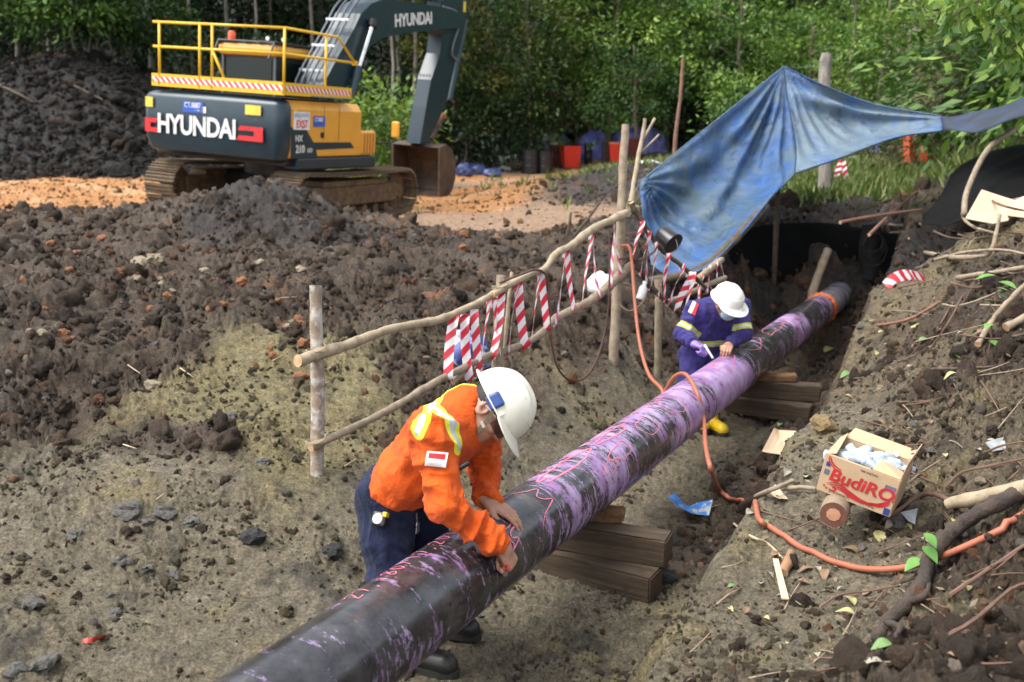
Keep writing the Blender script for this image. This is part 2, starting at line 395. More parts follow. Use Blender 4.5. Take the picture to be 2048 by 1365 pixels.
def build_ground():
    ay = -1.5                                             # the fan of rows starts behind the camera
    r = [1.6]
    while r[-1] < 90:
        k = .0036 if r[-1] < 15 else (.006 if r[-1] < 22 else .012)
        r.append(r[-1] * (1 + k) if r[-1] > 3.4 else r[-1] + .025)
    r = np.array(r); a = np.tan(np.linspace(-.72, .72, 1000))
    rr, aa = np.meshgrid(r, a, indexing='ij')
    x = rr * aa; y = rr + ay
    z = np.empty_like(x); cls = np.empty((NCL,) + x.shape, np.float32)
    for i in range(0, len(r), 100):
        sl = slice(i, i + 100); z[sl], cls[:, sl] = ground_full(x[sl], y[sl])
    pal = np.array([(.185, .155, .100), (.076, .053, .034), (.42, .195, .068), (.30, .195, .12), (.036, .030, .025), (.145, .112, .068), (.011, .009, .0075), (.018, .018, .008), (.215, .178, .085)])
    cls2 = cls ** 1.5; cls2 /= cls2.sum(0)
    col = np.tensordot(cls2, pal, (0, 0))
    def patch(sc, seed, lo, hi): return sstep(lo, hi, fbm(x * sc, y * sc, 4, seed, .6))[..., None]
    spoil = (cls[1] + cls[4] * .6)[..., None]
    col = col + (np.array((.20, .085, .035)) - col) * patch(.9, 101, .35, .8) * patch(5, 102, -.1, .6) * spoil * .8      # rusty clay in the spoil
    col = col + (np.array((.13, .105, .085)) - col) * patch(1.3, 103, .2, .7) * patch(7, 107, -.3, .4) * spoil * .6       # dried grey brown crust
    col = col + (np.array((.25, .20, .085)) - col) * patch(1.1, 104, .2, .8) * (cls[0] + cls[5])[..., None] * .6
    col = col + (np.array((.05, .045, .036)) - col) * patch(1.7, 105, .1, .7) * patch(6, 108, -.3, .4) * (cls[0] + cls[5] + .6 * cls[8])[..., None] * .75
    col = col + (np.array((.21, .18, .13)) - col) * patch(3, 106, .2, .9) * (cls[0] + .5 * cls[5])[..., None] * .4
    col = col + (np.array((.55, .36, .19)) - col) * patch(.8, 109, .1, .7) * (cls[2])[..., None] * .6
    nr, nc = x.shape
    idx = np.arange(nr * nc).reshape(nr, nc)
    f = np.stack([idx[:-1, :-1], idx[:-1, 1:], idx[1:, 1:], idx[1:, :-1]], -1).reshape(-1, 4)
    wet = np.clip(cls[0] * .5 + cls[3] + cls[1] * .3, 0, 1)
    m, b = new_mat('soil'); n, l = nodes_of(m)
    base = attr(m, 'soil_colour', 'Color')
    c = mixrgb(m, base, ramp(m, tex_noise(m, 17, 9, .75), ((.30, .30), (.46, .85), (.58, 1.15), (.74, 1.9))), 1.0, 'MULTIPLY')
    c = mixrgb(m, c, ramp(m, tex_noise(m, 70, 6, .7), ((.32, .45), (.5, 1.0), (.70, 1.7))), 1.0, 'MULTIPLY')
    sp = ramp(m, tex_noise(m, 120, 3, .6), ((.68, 0.0), (.74, 1.0)))
    c = mixrgb(m, c, (.34, .31, .25), math_node(m, 'MULTIPLY', sp, .35))
    l.new(c, b.inputs['Base Color'])
    rr_ = ramp(m, tex_noise(m, 5, 5, .6), ((.35, .55), (.65, .92)))
    l.new(rr_, b.inputs['Roughness']); b.inputs['Specular IOR Level'].default_value = .35
    bump(m, tex_noise(m, 38, 10, .78), 1.0, .035)
    o = np_mesh('ground', np.stack([x, y, z], -1).reshape(-1, 3), f, m, smooth=True, colors={'soil_colour': col.reshape(-1, 3)}, rebase=False)
    o['kind'] = 'structure'
    return o
build_ground()

# ---------------------------------------------------------------- the pipe
def build_pipe():
    m, b = new_mat('pipe_coating'); n, l = nodes_of(m)
    tt = attr(m, 't_along'); 
    # object coordinates: z runs along the pipe; paint was smeared round the pipe, so the noise is squeezed along it
    big = tex_noise(m, 1.0, 5, .6, stretch=(3.2, 3.2, 2.6), dist=.4)
    smear = tex_noise(m, 1.0, 10, .76, stretch=(4.5, 4.5, 19), dist=.3)
    speck = tex_noise(m, 48, 6, .75)
    cover = ramp(m, math_node(m, 'DIVIDE', math_node(m, 'ADD', tt, 2.0), 14.0),
                 ((0.0, .40), (.10, .42), (.155, .47), (.185, .42), (.235, .48), (.27, .54), (.31, .50), (.345, .55), (.40, .62), (.47, .60), (.50, .42), (.56, .40), (.60, .48), (.64, .62), (.68, .40), (.74, .5), (1.0, .4)))
    s = math_node(m, 'ADD', math_node(m, 'MULTIPLY', big, .55), math_node(m, 'MULTIPLY', math_node(m, 'ADD', math_node(m, 'MULTIPLY', math_node(m, 'SUBTRACT', smear, .5), 1.5), .5), .6))
    s = math_node(m, 'ADD', s, math_node(m, 'MULTIPLY', math_node(m, 'SUBTRACT', speck, .5), .30))
    s = math_node(m, 'ADD', s, math_node(m, 'SUBTRACT', cover, .5))
    lil = ramp(m, s, ((.56, 0.0), (.60, .55), (.68, 1.0)))
    blackc = mixrgb(m, (.014, .0145, .016), (.07, .068, .072), ramp(m, tex_noise(m, 7, 8, .7), ((.4, 0.0), (.7, 1.0))))
    tan = ramp(m, tex_noise(m, 2.2, 6, .65, stretch=(1, 1, 2)), ((.60, 0.0), (.70, 1.0)))
    blackc = mixrgb(m, blackc, (.20, .14, .085), math_node(m, 'MULTIPLY', tan, .55))
    red = ramp(m, tex_noise(m, 3.1, 6, .7, stretch=(1, 1, 3)), ((.62, 0.0), (.72, 1.0)))
    blackc = mixrgb(m, blackc, (.16, .045, .05), math_node(m, 'MULTIPLY', red, .6))
    paint = mixrgb(m, (.32, .165, .39), (.46, .34, .54), ramp(m, tex_noise(m, 9, 4), ((.4, 0.0), (.6, 1.0))))
    paint = mixrgb(m, paint, (.34, .09, .30), ramp(m, tex_noise(m, 3.6, 5, .6), ((.60, 0.0), (.74, 1.0))))
    c = mixrgb(m, blackc, paint, math_node(m, 'MULTIPLY', lil, .9))
    scr = ramp(m, tex_noise(m, 1.0, 10, .8, stretch=(60, 60, 6)), ((.64, 0.0), (.70, 1.0)))
    c = mixrgb(m, c, (.20, .18, .19), math_node(m, 'MULTIPLY', scr, .5))
    # chips of black tar over the paint
    chip = ramp(m, tex_noise(m, 16, 6, .7, stretch=(1, 1, .5)), ((.66, 0.0), (.69, 1.0)))
    c = mixrgb(m, c, (.006, .006, .007), chip)
    # bare grey far end past the collar
    farm = ramp(m, math_node(m, 'DIVIDE', tt, 12.0), ((.755, 0.0), (.765, 1.0)))
    grey = mixrgb(m, (.30, .31, .36), (.22, .12, .06), ramp(m, tex_noise(m, 4, 6, .65, stretch=(.6, .6, 2)), ((.5, 0.0), (.66, 1.0))))
    grey = mixrgb(m, grey, (.06, .05, .05), ramp(m, tex_noise(m, 3, 6, .7, stretch=(.5, .5, 3)), ((.54, 0.0), (.66, 1.0))))
    c = mixrgb(m, c, grey, farm)
    mud = ramp(m, tex_noise(m, 4.5, 8, .72), ((.60, 0.0), (.72, 1.0)))
    c = mixrgb(m, c, (.12, .095, .06), math_node(m, 'MULTIPLY', mud, .45))
    l.new(c, b.inputs['Base Color'])
    rgh = mixrgb(m, (.18,) * 3, (.42,) * 3, lil); rgh = mixrgb(m, rgh, (.85,) * 3, mud)
    l.new(rgh, b.inputs['Roughness'])
    bump(m, tex_noise(m, 26, 8, .7), .22, .0045)
    root = thing('pipeline', pipe_axis(-1), 'long black pipe smeared with lilac paint running through the open trench', 'pipe')
    t0, t1, nt, na = -4.6, 12.6, 340, 96
    ts = np.linspace(t0, t1, nt); an = np.arange(na) * 2 * np.pi / na
    ax = Vector((0, 0, 1)).cross(PIPE_D).normalized(); up = PIPE_D.cross(ax)      # ax points left of the run
    pts = np.zeros((nt, na, 3)); 
    rad = PIPE_R * (1 + .006 * perlin(ts[:, None] * 3 + 0 * an, np.cos(an)[None] * 1.5, 3) + .004 * perlin(ts[:, None] * 20 + np.cos(an)[None] * 3, np.sin(an)[None] * 4, 4))
    ctr = np.array([pipe_axis(t) for t in ts])
    pts = ctr[:, None] + rad[..., None] * (np.cos(an)[None, :, None] * np.array(ax)[None, None] + np.sin(an)[None, :, None] * np.array(up)[None, None])
    idx = np.arange(nt * na).reshape(nt, na); nx = np.roll(idx, -1, 1)
    f = np.stack([idx[:-1], nx[:-1], nx[1:], idx[1:]], -1).reshape(-1, 4)
    # the mesh keeps its own frame so that the paint follows the pipe
    Mw = Matrix((( *ax, 0), (*up, 0), (*PIPE_D, 0), (0, 0, 0, 1))).to_4x4().transposed() if False else None
    me_pts = np.stack([(pts - np.array(root.location)) @ np.array(ax), (pts - np.array(root.location)) @ np.array(up), (pts - np.array(root.location)) @ np.array(PIPE_D)], -1).reshape(-1, 3)
    root.rotation_euler = Matrix((ax, up, PIPE_D)).transposed().to_euler()
    o = np_mesh('pipe_body', me_pts + np.array(root.location), f, m, parent=root, attrs={'t_along': np.repeat(ts, na)})
    def surf(t, a, h=.0015):
        """point on the pipe in its own frame; angle a in degrees from the crown, positive to the right bank"""
        r = PIPE_R * 1.004 + h
        return Vector((-math.sin(R(a)) * r, math.cos(R(a)) * r, t + 1))
    # marker strokes: thin ribbons of pink paint lying on the coating
    pink = mat('pink_marker', (.80, .16, .22), .5, col2=(.62, .20, .28), scale=60)
    def stroke(pts, w, name):
        mb = MB(); pp = arc_pts([(t, a, 0) for t, a in pts], 6)
        L, Rr = [], []
        for i, p in enumerate(pp):
            d = pp[min(i + 1, len(pp) - 1)] - pp[max(i - 1, 0)]
            dt, da = d.x, d.y * math.pi / 180 * PIPE_R
            k = math.hypot(dt, da) or 1; nx_, ny_ = -da / k, dt / k
            ww = w * (1 + .35 * rng.uniform(-1, 1)) / 2
            L.append(surf(p.x + nx_ * ww, p.y + math.degrees(ny_ * ww / PIPE_R))); Rr.append(surf(p.x - nx_ * ww, p.y - math.degrees(ny_ * ww / PIPE_R)))
        k = len(pp); mb.add(L + Rr, [(i, i + 1, k + i + 1, k + i) for i in range(k - 1)])
        return mb.build(name, pink, root, local=True)
    def loop(t, a, rt, ra, w=.0048, k=13, wob=.32):
        pts = [(t + rt * math.cos(2 * math.pi * i / k) * (1 + rng.uniform(-wob, wob)), a + ra * math.sin(2 * math.pi * i / k) * (1 + rng.uniform(-wob, wob))) for i in range(k)]
        stroke(pts + [pts[0], pts[1]], w, 'marker_outline')
    loop(.62, 22, .075, 13, wob=.06); loop(.50, 57, .07, 12); loop(1.45, 2, .30, 12, .009); loop(1.95, 40, .14, 16); loop(2.45, 30, .12, 20); loop(3.0, 22, .17, 30); loop(1.72, 52, .1, 9)
    loop(4.4, 10, .3, 20); loop(5.3, 8, .3, 25); loop(6.2, 5, .35, 22); loop(2.1, 0, .2, 10, .008); loop(6.9, 20, .2, 20)
    stroke([(.93, -14), (.98, 2), (1.05, 12), (.98, 22), (1.0, 32), (1.05, 40), (.93, 50), (.86, 62)], .0055, 'marker_line')
    stroke([(.72, 37), (.62, 42), (.60, 50), (.64, 56), (.55, 66)], .007, 'marker_line')
    stroke([(.52, 30), (.545, 36)], .0055, 'marker_line')
    # handwriting along the crown: rows of short strokes that read as numbers from the bank
    def glyphs(text, t, a, step, hgt, w=.0045):
        shapes = {'7': [(0, 1), (.6, 1), (.2, 0)], '2': [(0, .8), (.3, 1), (.6, .75), (0, 0), (.65, 0)], '1': [(.3, 1), (.3, 0)], '/': [(0, 0), (.5, 1)], '0': [(.3, 1), (0, .5), (.3, 0), (.6, .5), (.3, 1)], '8': [(.3, .5), (0, .8), (.3, 1), (.6, .8), (0, .2), (.3, 0), (.6, .2), (.3, .5)],
                  '5': [(.6, 1), (0, 1), (0, .55), (.5, .5), (.55, .1), (0, 0)], '3': [(0, 1), (.6, .85), (.2, .5), (.6, .2), (0, 0)], '9': [(.55, .7), (.2, 1), (0, .7), (.5, .6), (.5, 0)], 'm': [(0, 0), (0, .6), (.3, .5), (.3, 0), (.3, .5), (.7, .6), (.7, 0)], 'a': [(.5, .6), (0, .3), (.3, 0), (.5, .5), (.55, 0)], 'p': [(0, -.3), (0, .6), (.5, .5), (.4, .1), (0, .1)], 'u': [(0, .6), (.1, 0), (.5, .1), (.5, .6), (.55, 0)], 'w': [(0, .6), (.15, 0), (.3, .5), (.5, 0), (.65, .6)], ',': [(.1, 0), (0, -.2)], ' ': None}
        for ch in text:
            s_ = shapes.get(ch)
            if s_: stroke([(t + x * step * .9, a - (y - .5) * hgt) for x, y in s_], w, 'marker_letter')
            t += step
    glyphs('27,180/17,201', -.28, -16, .055, 22, .0045)
    glyphs('172 am 0 71', 1.20, -12, .055, 18, .004)
    glyphs('maupw 9 m 85', 1.85, -20, .075, 16)
    glyphs('um 210 7u', 2.75, -14, .07, 18)
    glyphs('27 180 m', 3.9, -5, .08, 22); glyphs('8 571 9u', 4.8, -8, .09, 22)
    # orange wrap at the weld
    orange = mat('orange_wrap', (.75, .20, .03), .6, col2=(.35, .03, .04), scale=30, lo=.45, hi=.6, bmp=.4, bscale=90)
    mb = MB(); prof = []
    k = 40
    vs, fs = [], []
    for j, (dt, h) in enumerate(((-.07, 0), (-.05, .012), (0, .022), (.05, .012), (.07, 0))):
        for i in range(k):
            a = 2 * math.pi * i / k; r = PIPE_R * 1.0 + h * (1 + .5 * math.sin(i * 2.3 + j)) + .001
            vs.append(Vector((-math.sin(a) * r, math.cos(a) * r, 9.0 + 1 + dt + .02 * math.sin(i * 1.7))))
    for j in range(4):
        for i in range(k): fs.append((j * k + i, j * k + (i + 1) % k, (j + 1) * k + (i + 1) % k, (j + 1) * k + i))
    mb.add(vs, fs); mb.build('weld_wrap', orange, root, smooth=True, local=True)
    return root
pipe_root = build_pipe()

# ---------------------------------------------------------------- people: bodies grown as smooth solids
def surface_nets(fn, lo, hi, h):
    lo = np.array(lo, float); n = np.ceil((np.array(hi) - lo) / h).astype(int) + 1
    ax = [lo[i] + h * np.arange(n[i]) for i in range(3)]
    g = np.stack(np.meshgrid(*ax, indexing='ij'), -1)
    v = fn(g.reshape(-1, 3)).reshape(n).astype(np.float32)
    ins = v < 0
    c = n - 1
    acc = np.zeros((*c, 3), np.float32); cnt = np.zeros(tuple(c), np.float32)
    corners = [(i, j, k) for i in (0, 1) for j in (0, 1) for k in (0, 1)]
    def sl(o): return tuple(slice(o[i], o[i] + c[i]) for i in range(3))
    for a in corners:
        for axi in range(3):
            if a[axi]: continue
            b = list(a); b[axi] = 1; b = tuple(b)
            va, vb = v[sl(a)], v[sl(b)]
            m = (va < 0) != (vb < 0)
            t = np.where(m, va / np.where(m, va - vb, 1), 0)
            for i in range(3):
                acc[..., i] += np.where(m, a[i] + (t if i == axi else 0), 0)
            cnt += m
    act = cnt > 0
    idx = -np.ones(tuple(c), np.int64); idx[act] = np.arange(act.sum())
    cell = np.argwhere(act)
    verts = lo + h * (cell + acc[act] / cnt[act][:, None])
    quads = []
    for axi in range(3):
        o1, o2 = (axi + 1) % 3, (axi + 2) % 3
        s0 = [slice(None)] * 3; s1 = [slice(None)] * 3
        s0[axi] = slice(0, n[axi] - 1); s1[axi] = slice(1, n[axi])
        a, b = ins[tuple(s0)], ins[tuple(s1)]
        e = np.argwhere(a != b)
        e = e[(e[:, o1] > 0) & (e[:, o2] > 0) & (e[:, o1] < c[o1]) & (e[:, o2] < c[o2])]
        flip = b[tuple(e.T)]
        q = []
        for d1, d2 in ((-1, -1), (0, -1), (0, 0), (-1, 0)):
            k = e.copy(); k[:, o1] += d1; k[:, o2] += d2; q.append(idx[tuple(k.T)])
        q = np.stack(q, -1); q[flip] = q[flip][:, ::-1]
        quads.append(q)
    return verts, np.concatenate(quads)
def cap(p, a, b, r1, r2=None):
    a = np.array(a, float); b = np.array(b, float); r2 = r1 if r2 is None else r2
    ba = b - a; h = np.clip(((p - a) @ ba) / (ba @ ba + 1e-12), 0, 1)
    return np.linalg.norm(p - a - h[:, None] * ba, axis=1) - (r1 + (r2 - r1) * h)
def ell(p, c, r, M=None):
    q = p - np.array(c, float)
    if M is not None: q = q @ M
    r = np.array(r, float); k = np.linalg.norm(q / r, axis=1)
    return (k - 1) * r.min() * (.55 + .45 * np.minimum(k, 1.5))
def smin(a, b, k):
    h = np.clip(.5 + .5 * (b - a) / k, 0, 1); return b + (a - b) * h - k * h * (1 - h)
def normals_of(v, f):
    n = np.zeros_like(v); a = np.cross(v[f[:, 2]] - v[f[:, 0]], v[f[:, 3]] - v[f[:, 1]])
    for i in range(4): np.add.at(n, f[:, i], a)
    return n / (np.linalg.norm(n, axis=1)[:, None] + 1e-12)
def smooth_mesh(v, f, it=2, k=.5):
    for _ in range(it):
        s = np.zeros_like(v); c = np.zeros(len(v))
        for i in range(4):
            for j in (1, 3):
                np.add.at(s, f[:, i], v[f[:, (i + j) % 4]]); np.add.at(c, f[:, i], 1)
        v = v + k * (s / c[:, None] - v)
    return v
def project(v):
    y = v[:, 1]; z = v[:, 2] - CAM_H
    d = y * CT - z * ST
    return np.stack([1024 + FPX * v[:, 0] / d, 682.5 - FPX * (y * ST + z * CT) / d, d], -1)
def surf_point(v, nrm, px, py, off=.004, rad=6):
    """front-most spot of a garment on the line of sight through a picture position"""
    pr = project(v); toward = np.array([0, 0, CAM_H]) - v
    face = (toward * nrm).sum(1) > 0
    d2 = (pr[:, 0] - px) ** 2 + (pr[:, 1] - py) ** 2
    d2 = np.where(face, d2, 1e9); k = np.argsort(d2)[:12]; k = k[d2[k] < max(d2[k[0]] * 6, rad * rad)]
    i = k[np.argmin(pr[k, 2])]; near = k[np.abs(pr[k, 2] - pr[i, 2]) < .04]
    n_ = nrm[near].mean(0); n_ /= np.linalg.norm(n_)
    p = np.array(P(px, py, pr[near, 2].mean()))
    return p + n_ * off, n_
def box_around(pts, pad):
    a = np.array(pts); return a.min(0) - pad, a.max(0) + pad

def hand_sdf(wrist, a, b, c, curl, thumb, s=1.0, spread=0.0):
    """palm and five fingers; a runs to the fingers, b out of the palm, c to the thumb side"""
    wrist = np.array(wrist); a = np.array(Vector(a).normalized()); b = np.array(b, float); b = b - a * (a @ b); b /= np.linalg.norm(b)
    c = np.array(c, float); c = c - a * (a @ c) - b * (b @ c); c /= np.linalg.norm(c)
    segs = []
    W = lambda u, v, w: wrist + (a * u + b * v + c * w) * s
    offs = (.031, .0105, -.0105, -.030); lens = (.040, .044, .041, .032)
    for i, (o, L) in enumerate(zip(offs, lens)):
        mcp = W(.088 - .004 * abs(i - 1), -.002, o)
        segs.append((W(.012, 0, o * .62), mcp, .0150 * s, .0125 * s, 0))
        ang = 0; p = mcp
        cu = curl[i] if hasattr(curl[0], '__len__') else curl
        sp = spread * (1.5 - i) * .10
        for j, (ln, r) in enumerate(((L, .0098), (L * .62, .0088), (L * .50, .0078))):
            ang += R(cu[j])
            q = p + (a * math.cos(ang) + b * math.sin(ang) + c * sp * math.cos(ang)) * ln * s
            segs.append((p, q, r * s, (r - .0008) * s, 1)); p = q
    t = [W(*x) for x in thumb]
    segs.append((W(.015, .004, .018), t[0], .016 * s, .0135 * s, 0))
    segs.append((t[0], t[1], .0125 * s, .0105 * s, 1)); segs.append((t[1], t[2], .0105 * s, .0088 * s, 1))
    def fn(p):
        d = None
        for (x, y, r1, r2, kind) in segs:
            e = cap(p, x, y, r1, r2)
            d = e if d is None else smin(d, e, (.012 if kind == 0 else .005) * s)
        return smin(d, cap(p, wrist - a * .022 * s, W(.02, 0, 0), .025 * s, .027 * s), .02 * s)
    pts = [x for sg in segs for x in (sg[0], sg[1])] + [wrist - a * .03]
    lo, hi = box_around(pts, .03)
    v, f = surface_nets(fn, lo, hi, .0036)
    tips = [segs[4 * i + 3][1] for i in range(4)] + [t[2]]
    return smooth_mesh(v, f, 1, .4), f, tips

def head_axes(up, face):
    u = Vector(up).normalized(); fc = Vector(face); fc = (fc - u * fc.dot(u)).normalized(); lf = u.cross(fc)
    return np.array([lf, fc, u]).T               # columns: left, face, up
def head_sdf(c, M, neck):
    c = np.array(c)
    def L(l, f, u): return c + M @ np.array([l, f, u])
    def fn(p):
        d = ell(p, L(0, -.012, .035), (.077, .097, .098), M)
        d = smin(d, ell(p, L(0, .028, -.045), (.060, .070, .075), M), .035)
        d = smin(d, ell(p, L(0, .058, -.088), (.034, .034, .026), M), .03)          # chin
        for s in (-1, 1):
            d = smin(d, ell(p, L(s * .040, .072, -.018), (.022, .02, .018), M), .02)   # cheek
            d = smin(d, cap(p, L(s * .012, .092, .030), L(s * .05, .075, .028), .010), .012)   # brow
            e = ell(p, L(s * .079, -.008, -.008), (.010, .024, .033), M)
            e = np.maximum(e, -ell(p, L(s * .090, -.003, -.004), (.012, .013, .018), M))
            d = smin(d, e, .006)
            d = smin(d, cap(p, L(s * .088, -.022, .012), L(s * .086, -.024, -.012), .006), .005)   # rim of the ear
        d = smin(d, cap(p, L(0, .094, .022), L(0, .112, -.018), .008, .013), .012)       # nose
        for s in (-1, 1): d = smin(d, ell(p, L(s * .011, .102, -.022), (.009, .011, .009), M), .006)
        d = smin(d, cap(p, L(-.018, .088, -.054), L(.018, .088, -.054), .0075), .006)    # lips
        d = smin(d, cap(p, L(-.015, .086, -.066), L(.015, .086, -.066), .0080), .006)
        for s in (-1, 1): d = np.maximum(d, -ell(p, L(s * .031, .094, .008), (.015, .012, .009), M))   # eye sockets
        d = smin(d, cap(p, L(0, -.030, -.03), neck, .057, .062), .03)
        return d
    lo, hi = box_around([c, np.array(neck)], .16)
    v, f = surface_nets(fn, lo, hi, .0045)
    return smooth_mesh(v, f, 1, .35), f, L
def helmet(parent, c, M, shell, extra=None, s=1.0, brim_f=.058):
    """hard hat: ribbed shell with a front peak and a short rain gutter"""
    c = np.array(c); L = lambda l, f, u: c + M @ (np.array([l, f, u]) * s)
    na, ne = 72, 22; vs = []
    def rad(phi): return 1 / math.sqrt((math.cos(phi) / .137) ** 2 + (math.sin(phi) / .115) ** 2)
    prof = []
    for e in range(ne): prof.append(('dome', e / (ne - 1)))
    prof += [('gut', .25), ('gut', .6), ('gut', 1.0), ('lip', 1.0), ('in', .9), ('in', .5), ('in', .1)]
    rows = []
    for kind, t in prof:
        row = []
        for k in range(na):
            phi = 2 * math.pi * k / na; r0 = rad(phi); cf = math.cos(phi)
            pk = max(0, (cf - .35) / .65) ** .7 if cf > .35 else 0
            br = .012 + brim_f * pk + .006 * max(0, -cf)
            drop = .018 * pk
            if kind == 'dome':
                a = t * math.pi / 2; r = r0 * math.sin(a) ** .92; u = .03 + .128 * math.cos(a) ** .9
                lx = r * math.sin(phi); fy = r * math.cos(phi)
                rib = .007 * math.exp(-(lx / .022) ** 2) * math.exp(-((fy + .01) / .10) ** 6) * (1 if t < .93 else 0)
                rib += .0045 * sum(math.exp(-((abs(lx) - .052) / .010) ** 2) for _ in (0,)) * math.exp(-((fy) / .075) ** 6)
                u += rib
                if t > .75:      # slot ear at the sides
                    u += 0
                row.append(L(lx, fy, u))
            elif kind == 'gut':
                r = r0 + br * t; row.append(L(r * math.sin(phi), r * math.cos(phi), .03 - .006 * t - drop * t))
            elif kind == 'lip':
                r = r0 + br; row.append(L(r * math.sin(phi), r * math.cos(phi), .03 - .010 - drop))
            else:
                if t > .8: r = r0 - .003; row.append(L(r * math.sin(phi), r * math.cos(phi), .026))
                else:
                    r = r0 * .96 * math.sin(math.acos(1 - t)) if False else r0 * .96 * (t ** .5 if t < .5 else .93); row.append(L(r * math.sin(phi), r * math.cos(phi), .03 + .12 * (1 - t) ** .8))
        rows.append(row)
    mb = MB(); flat = [x for r_ in rows for x in r_]
    fs = [(i * na + k, i * na + (k + 1) % na, (i + 1) * na + (k + 1) % na, (i + 1) * na + k) for i in range(len(rows) - 1) for k in range(na)]
    mb.add(flat, fs); h = mb.build('hard_hat', shell, parent, smooth=True, auto=42)
    for sgn in (-1, 1):      # accessory slots moulded on the sides
        mb = MB(); axs = Matrix(M.tolist()).to_3x3()
        mb.prism([(-.018, 0), (.018, 0), (.011, .052), (-.011, .052)], L(sgn * .104, .035, .022), M[:, 1] * s, (M[:, 2] - sgn * M[:, 0] * .38) * s, M[:, 0] * sgn * s, .013)
        mb.build('accessory_slot', shell, h)
    mb = MB(); mb.add([L(-.012 + .024 * (k % 2), -.142 - .012 * math.sin(math.pi * (k // 2) / 4), .035 + .012 * (k // 2)) for k in range(10)], [(2 * i, 2 * i + 1, 2 * i + 3, 2 * i + 2) for i in range(4)])
    # adjusting knob behind
    kb = MB(); kb.lathe([(.0, -.002), (.017, 0), (.019, .006), (.015, .014), (0, .016)], L(0, -.118, .0), -M[:, 1], 14); kb.build('ratchet_knob', mat('helmet_knob', (.02, .02, .022), .5), h, smooth=True)
    return h, L
def cloth(fn, lo, hi, h, limbs, amp=.008, seed=1, it=1):
    """garment surface with folds running across each limb and gathering at its joints"""
    v, f = surface_nets(fn, lo, hi, h); v = smooth_mesh(v, f, it, .5)
    n = normals_of(v, f)
    disp = np.zeros(len(v)); wsum = np.zeros(len(v)) + 1e-6
    for k, (a, b, r, fr, am) in enumerate(limbs):
        a = np.array(a, float); b = np.array(b, float); L_ = np.linalg.norm(b - a); d = (b - a) / L_
        s = (v - a) @ d; rel = v - a - s[:, None] * d
        dist = np.linalg.norm(v - a - np.clip(s, 0, L_)[:, None] * d, axis=1)
        w = np.exp(-(np.maximum(dist - r, 0) / .05) ** 2)
        o = np.array(Vector(d).orthogonal()); o2 = np.cross(d, o)
        q = np.stack([s * fr + 3.2 * (rel @ o) + 7 * k, rel @ o * 7, rel @ o2 * 7], -1)
        nz = 1.3 * (1 - 2.6 * np.abs(noise3(q, seed + k)) ** .8); nz += .7 * (1 - 2.4 * np.abs(noise3(q * 2.3 + 5, seed + 50 + k)) ** .8)
        disp += w * nz * am; wsum += w
    v0 = v.copy(); v = v + n * (disp / wsum * amp / .008)[:, None]
    return v, f, v0
def fabric(name, col, extra=None, rough=.85, weave=420, col2=None):
    m, b = new_mat(name); n, l = nodes_of(m)
    base = mixrgb(m, col, col2 or tuple(x * .78 for x in col), ramp(m, tex_noise(m, 9, 5, .6), ((.42, 0.0), (.66, 1.0))))
    if extra: base = extra(m, base)
    l.new(base, b.inputs['Base Color']); b.inputs['Roughness'].default_value = rough
    b.inputs['Specular IOR Level'].default_value = .25
    try: b.inputs['Sheen Weight'].default_value = .06
    except Exception: pass
    cr = ramp(m, tex_noise(m, 11, 7, .62, dist=1.8), ((.30, 0.0), (.47, .75), (.53, 1.0), (.60, .7), (.75, .1)))
    hgt = math_node(m, 'ADD', cr, math_node(m, 'MULTIPLY', tex_noise(m, weave, 2, .5), .10))
    bump(m, hgt, .55, .010)
    return m
def hi_vis(m, base, name='band', silver=.012, edge=.029, yc=(.80, .78, .05)):
    n, l = nodes_of(m); d = attr(m, name)
    yel = math_node(m, 'LESS_THAN', d, edge); sil = math_node(m, 'LESS_THAN', d, silver)
    c = mixrgb(m, base, yc, yel); return mixrgb(m, c, (.52, .56, .58), sil)
skin_mat = mat('skin', (.46, .25, .165), .55, col2=(.36, .175, .115), scale=22, bmp=.12, bscale=260, bdist=.001)
def patch(parent, v, n, quad, name, mats, nx=8, ny=6, split=None, off=.0035):
    """sewn-on patch that follows the cloth; quad lists its corners by picture position"""
    mb = MB(); pts = []
    for j in range(ny + 1):
        for i in range(nx + 1):
            a, b = i / nx, j / ny
            x = (quad[0][0] * (1 - a) + quad[1][0] * a) * (1 - b) + (quad[3][0] * (1 - a) + quad[2][0] * a) * b
            y = (quad[0][1] * (1 - a) + quad[1][1] * a) * (1 - b) + (quad[3][1] * (1 - a) + quad[2][1] * a) * b
            pts.append(surf_point(v, n, x, y, off, 3)[0])
    pts = np.array(pts).reshape(ny + 1, nx + 1, 3)
    for _ in range(6):
        q = pts.copy(); q[1:-1, 1:-1] = (pts[:-2, 1:-1] + pts[2:, 1:-1] + pts[1:-1, :-2] + pts[1:-1, 2:]) / 4
        q[0, 1:-1] = (pts[0, :-2] + pts[0, 2:]) / 2; q[-1, 1:-1] = (pts[-1, :-2] + pts[-1, 2:]) / 2; q[1:-1, 0] = (pts[:-2, 0] + pts[2:, 0]) / 2; q[1:-1, -1] = (pts[:-2, -1] + pts[2:, -1]) / 2
        pts = q
    for j in range(ny):
        for i in range(nx):
            mi = split(i, j, nx, ny) if split else 0
            mb.add([pts[j, i], pts[j, i + 1], pts[j + 1, i + 1], pts[j + 1, i]], [(0, 1, 2, 3)], mi)
    return mb.build(name, mats, parent, fix=False)
def flag_split(i, j, nx, ny):
    if i == 0 or j == 0 or i == nx - 1 or j == ny - 1: return 1
    return 0 if j < ny / 2 else 1
flag_mats = [mat('flag_red', (.60, .02, .03), .8), mat('flag_white', (.80, .78, .76), .8)]
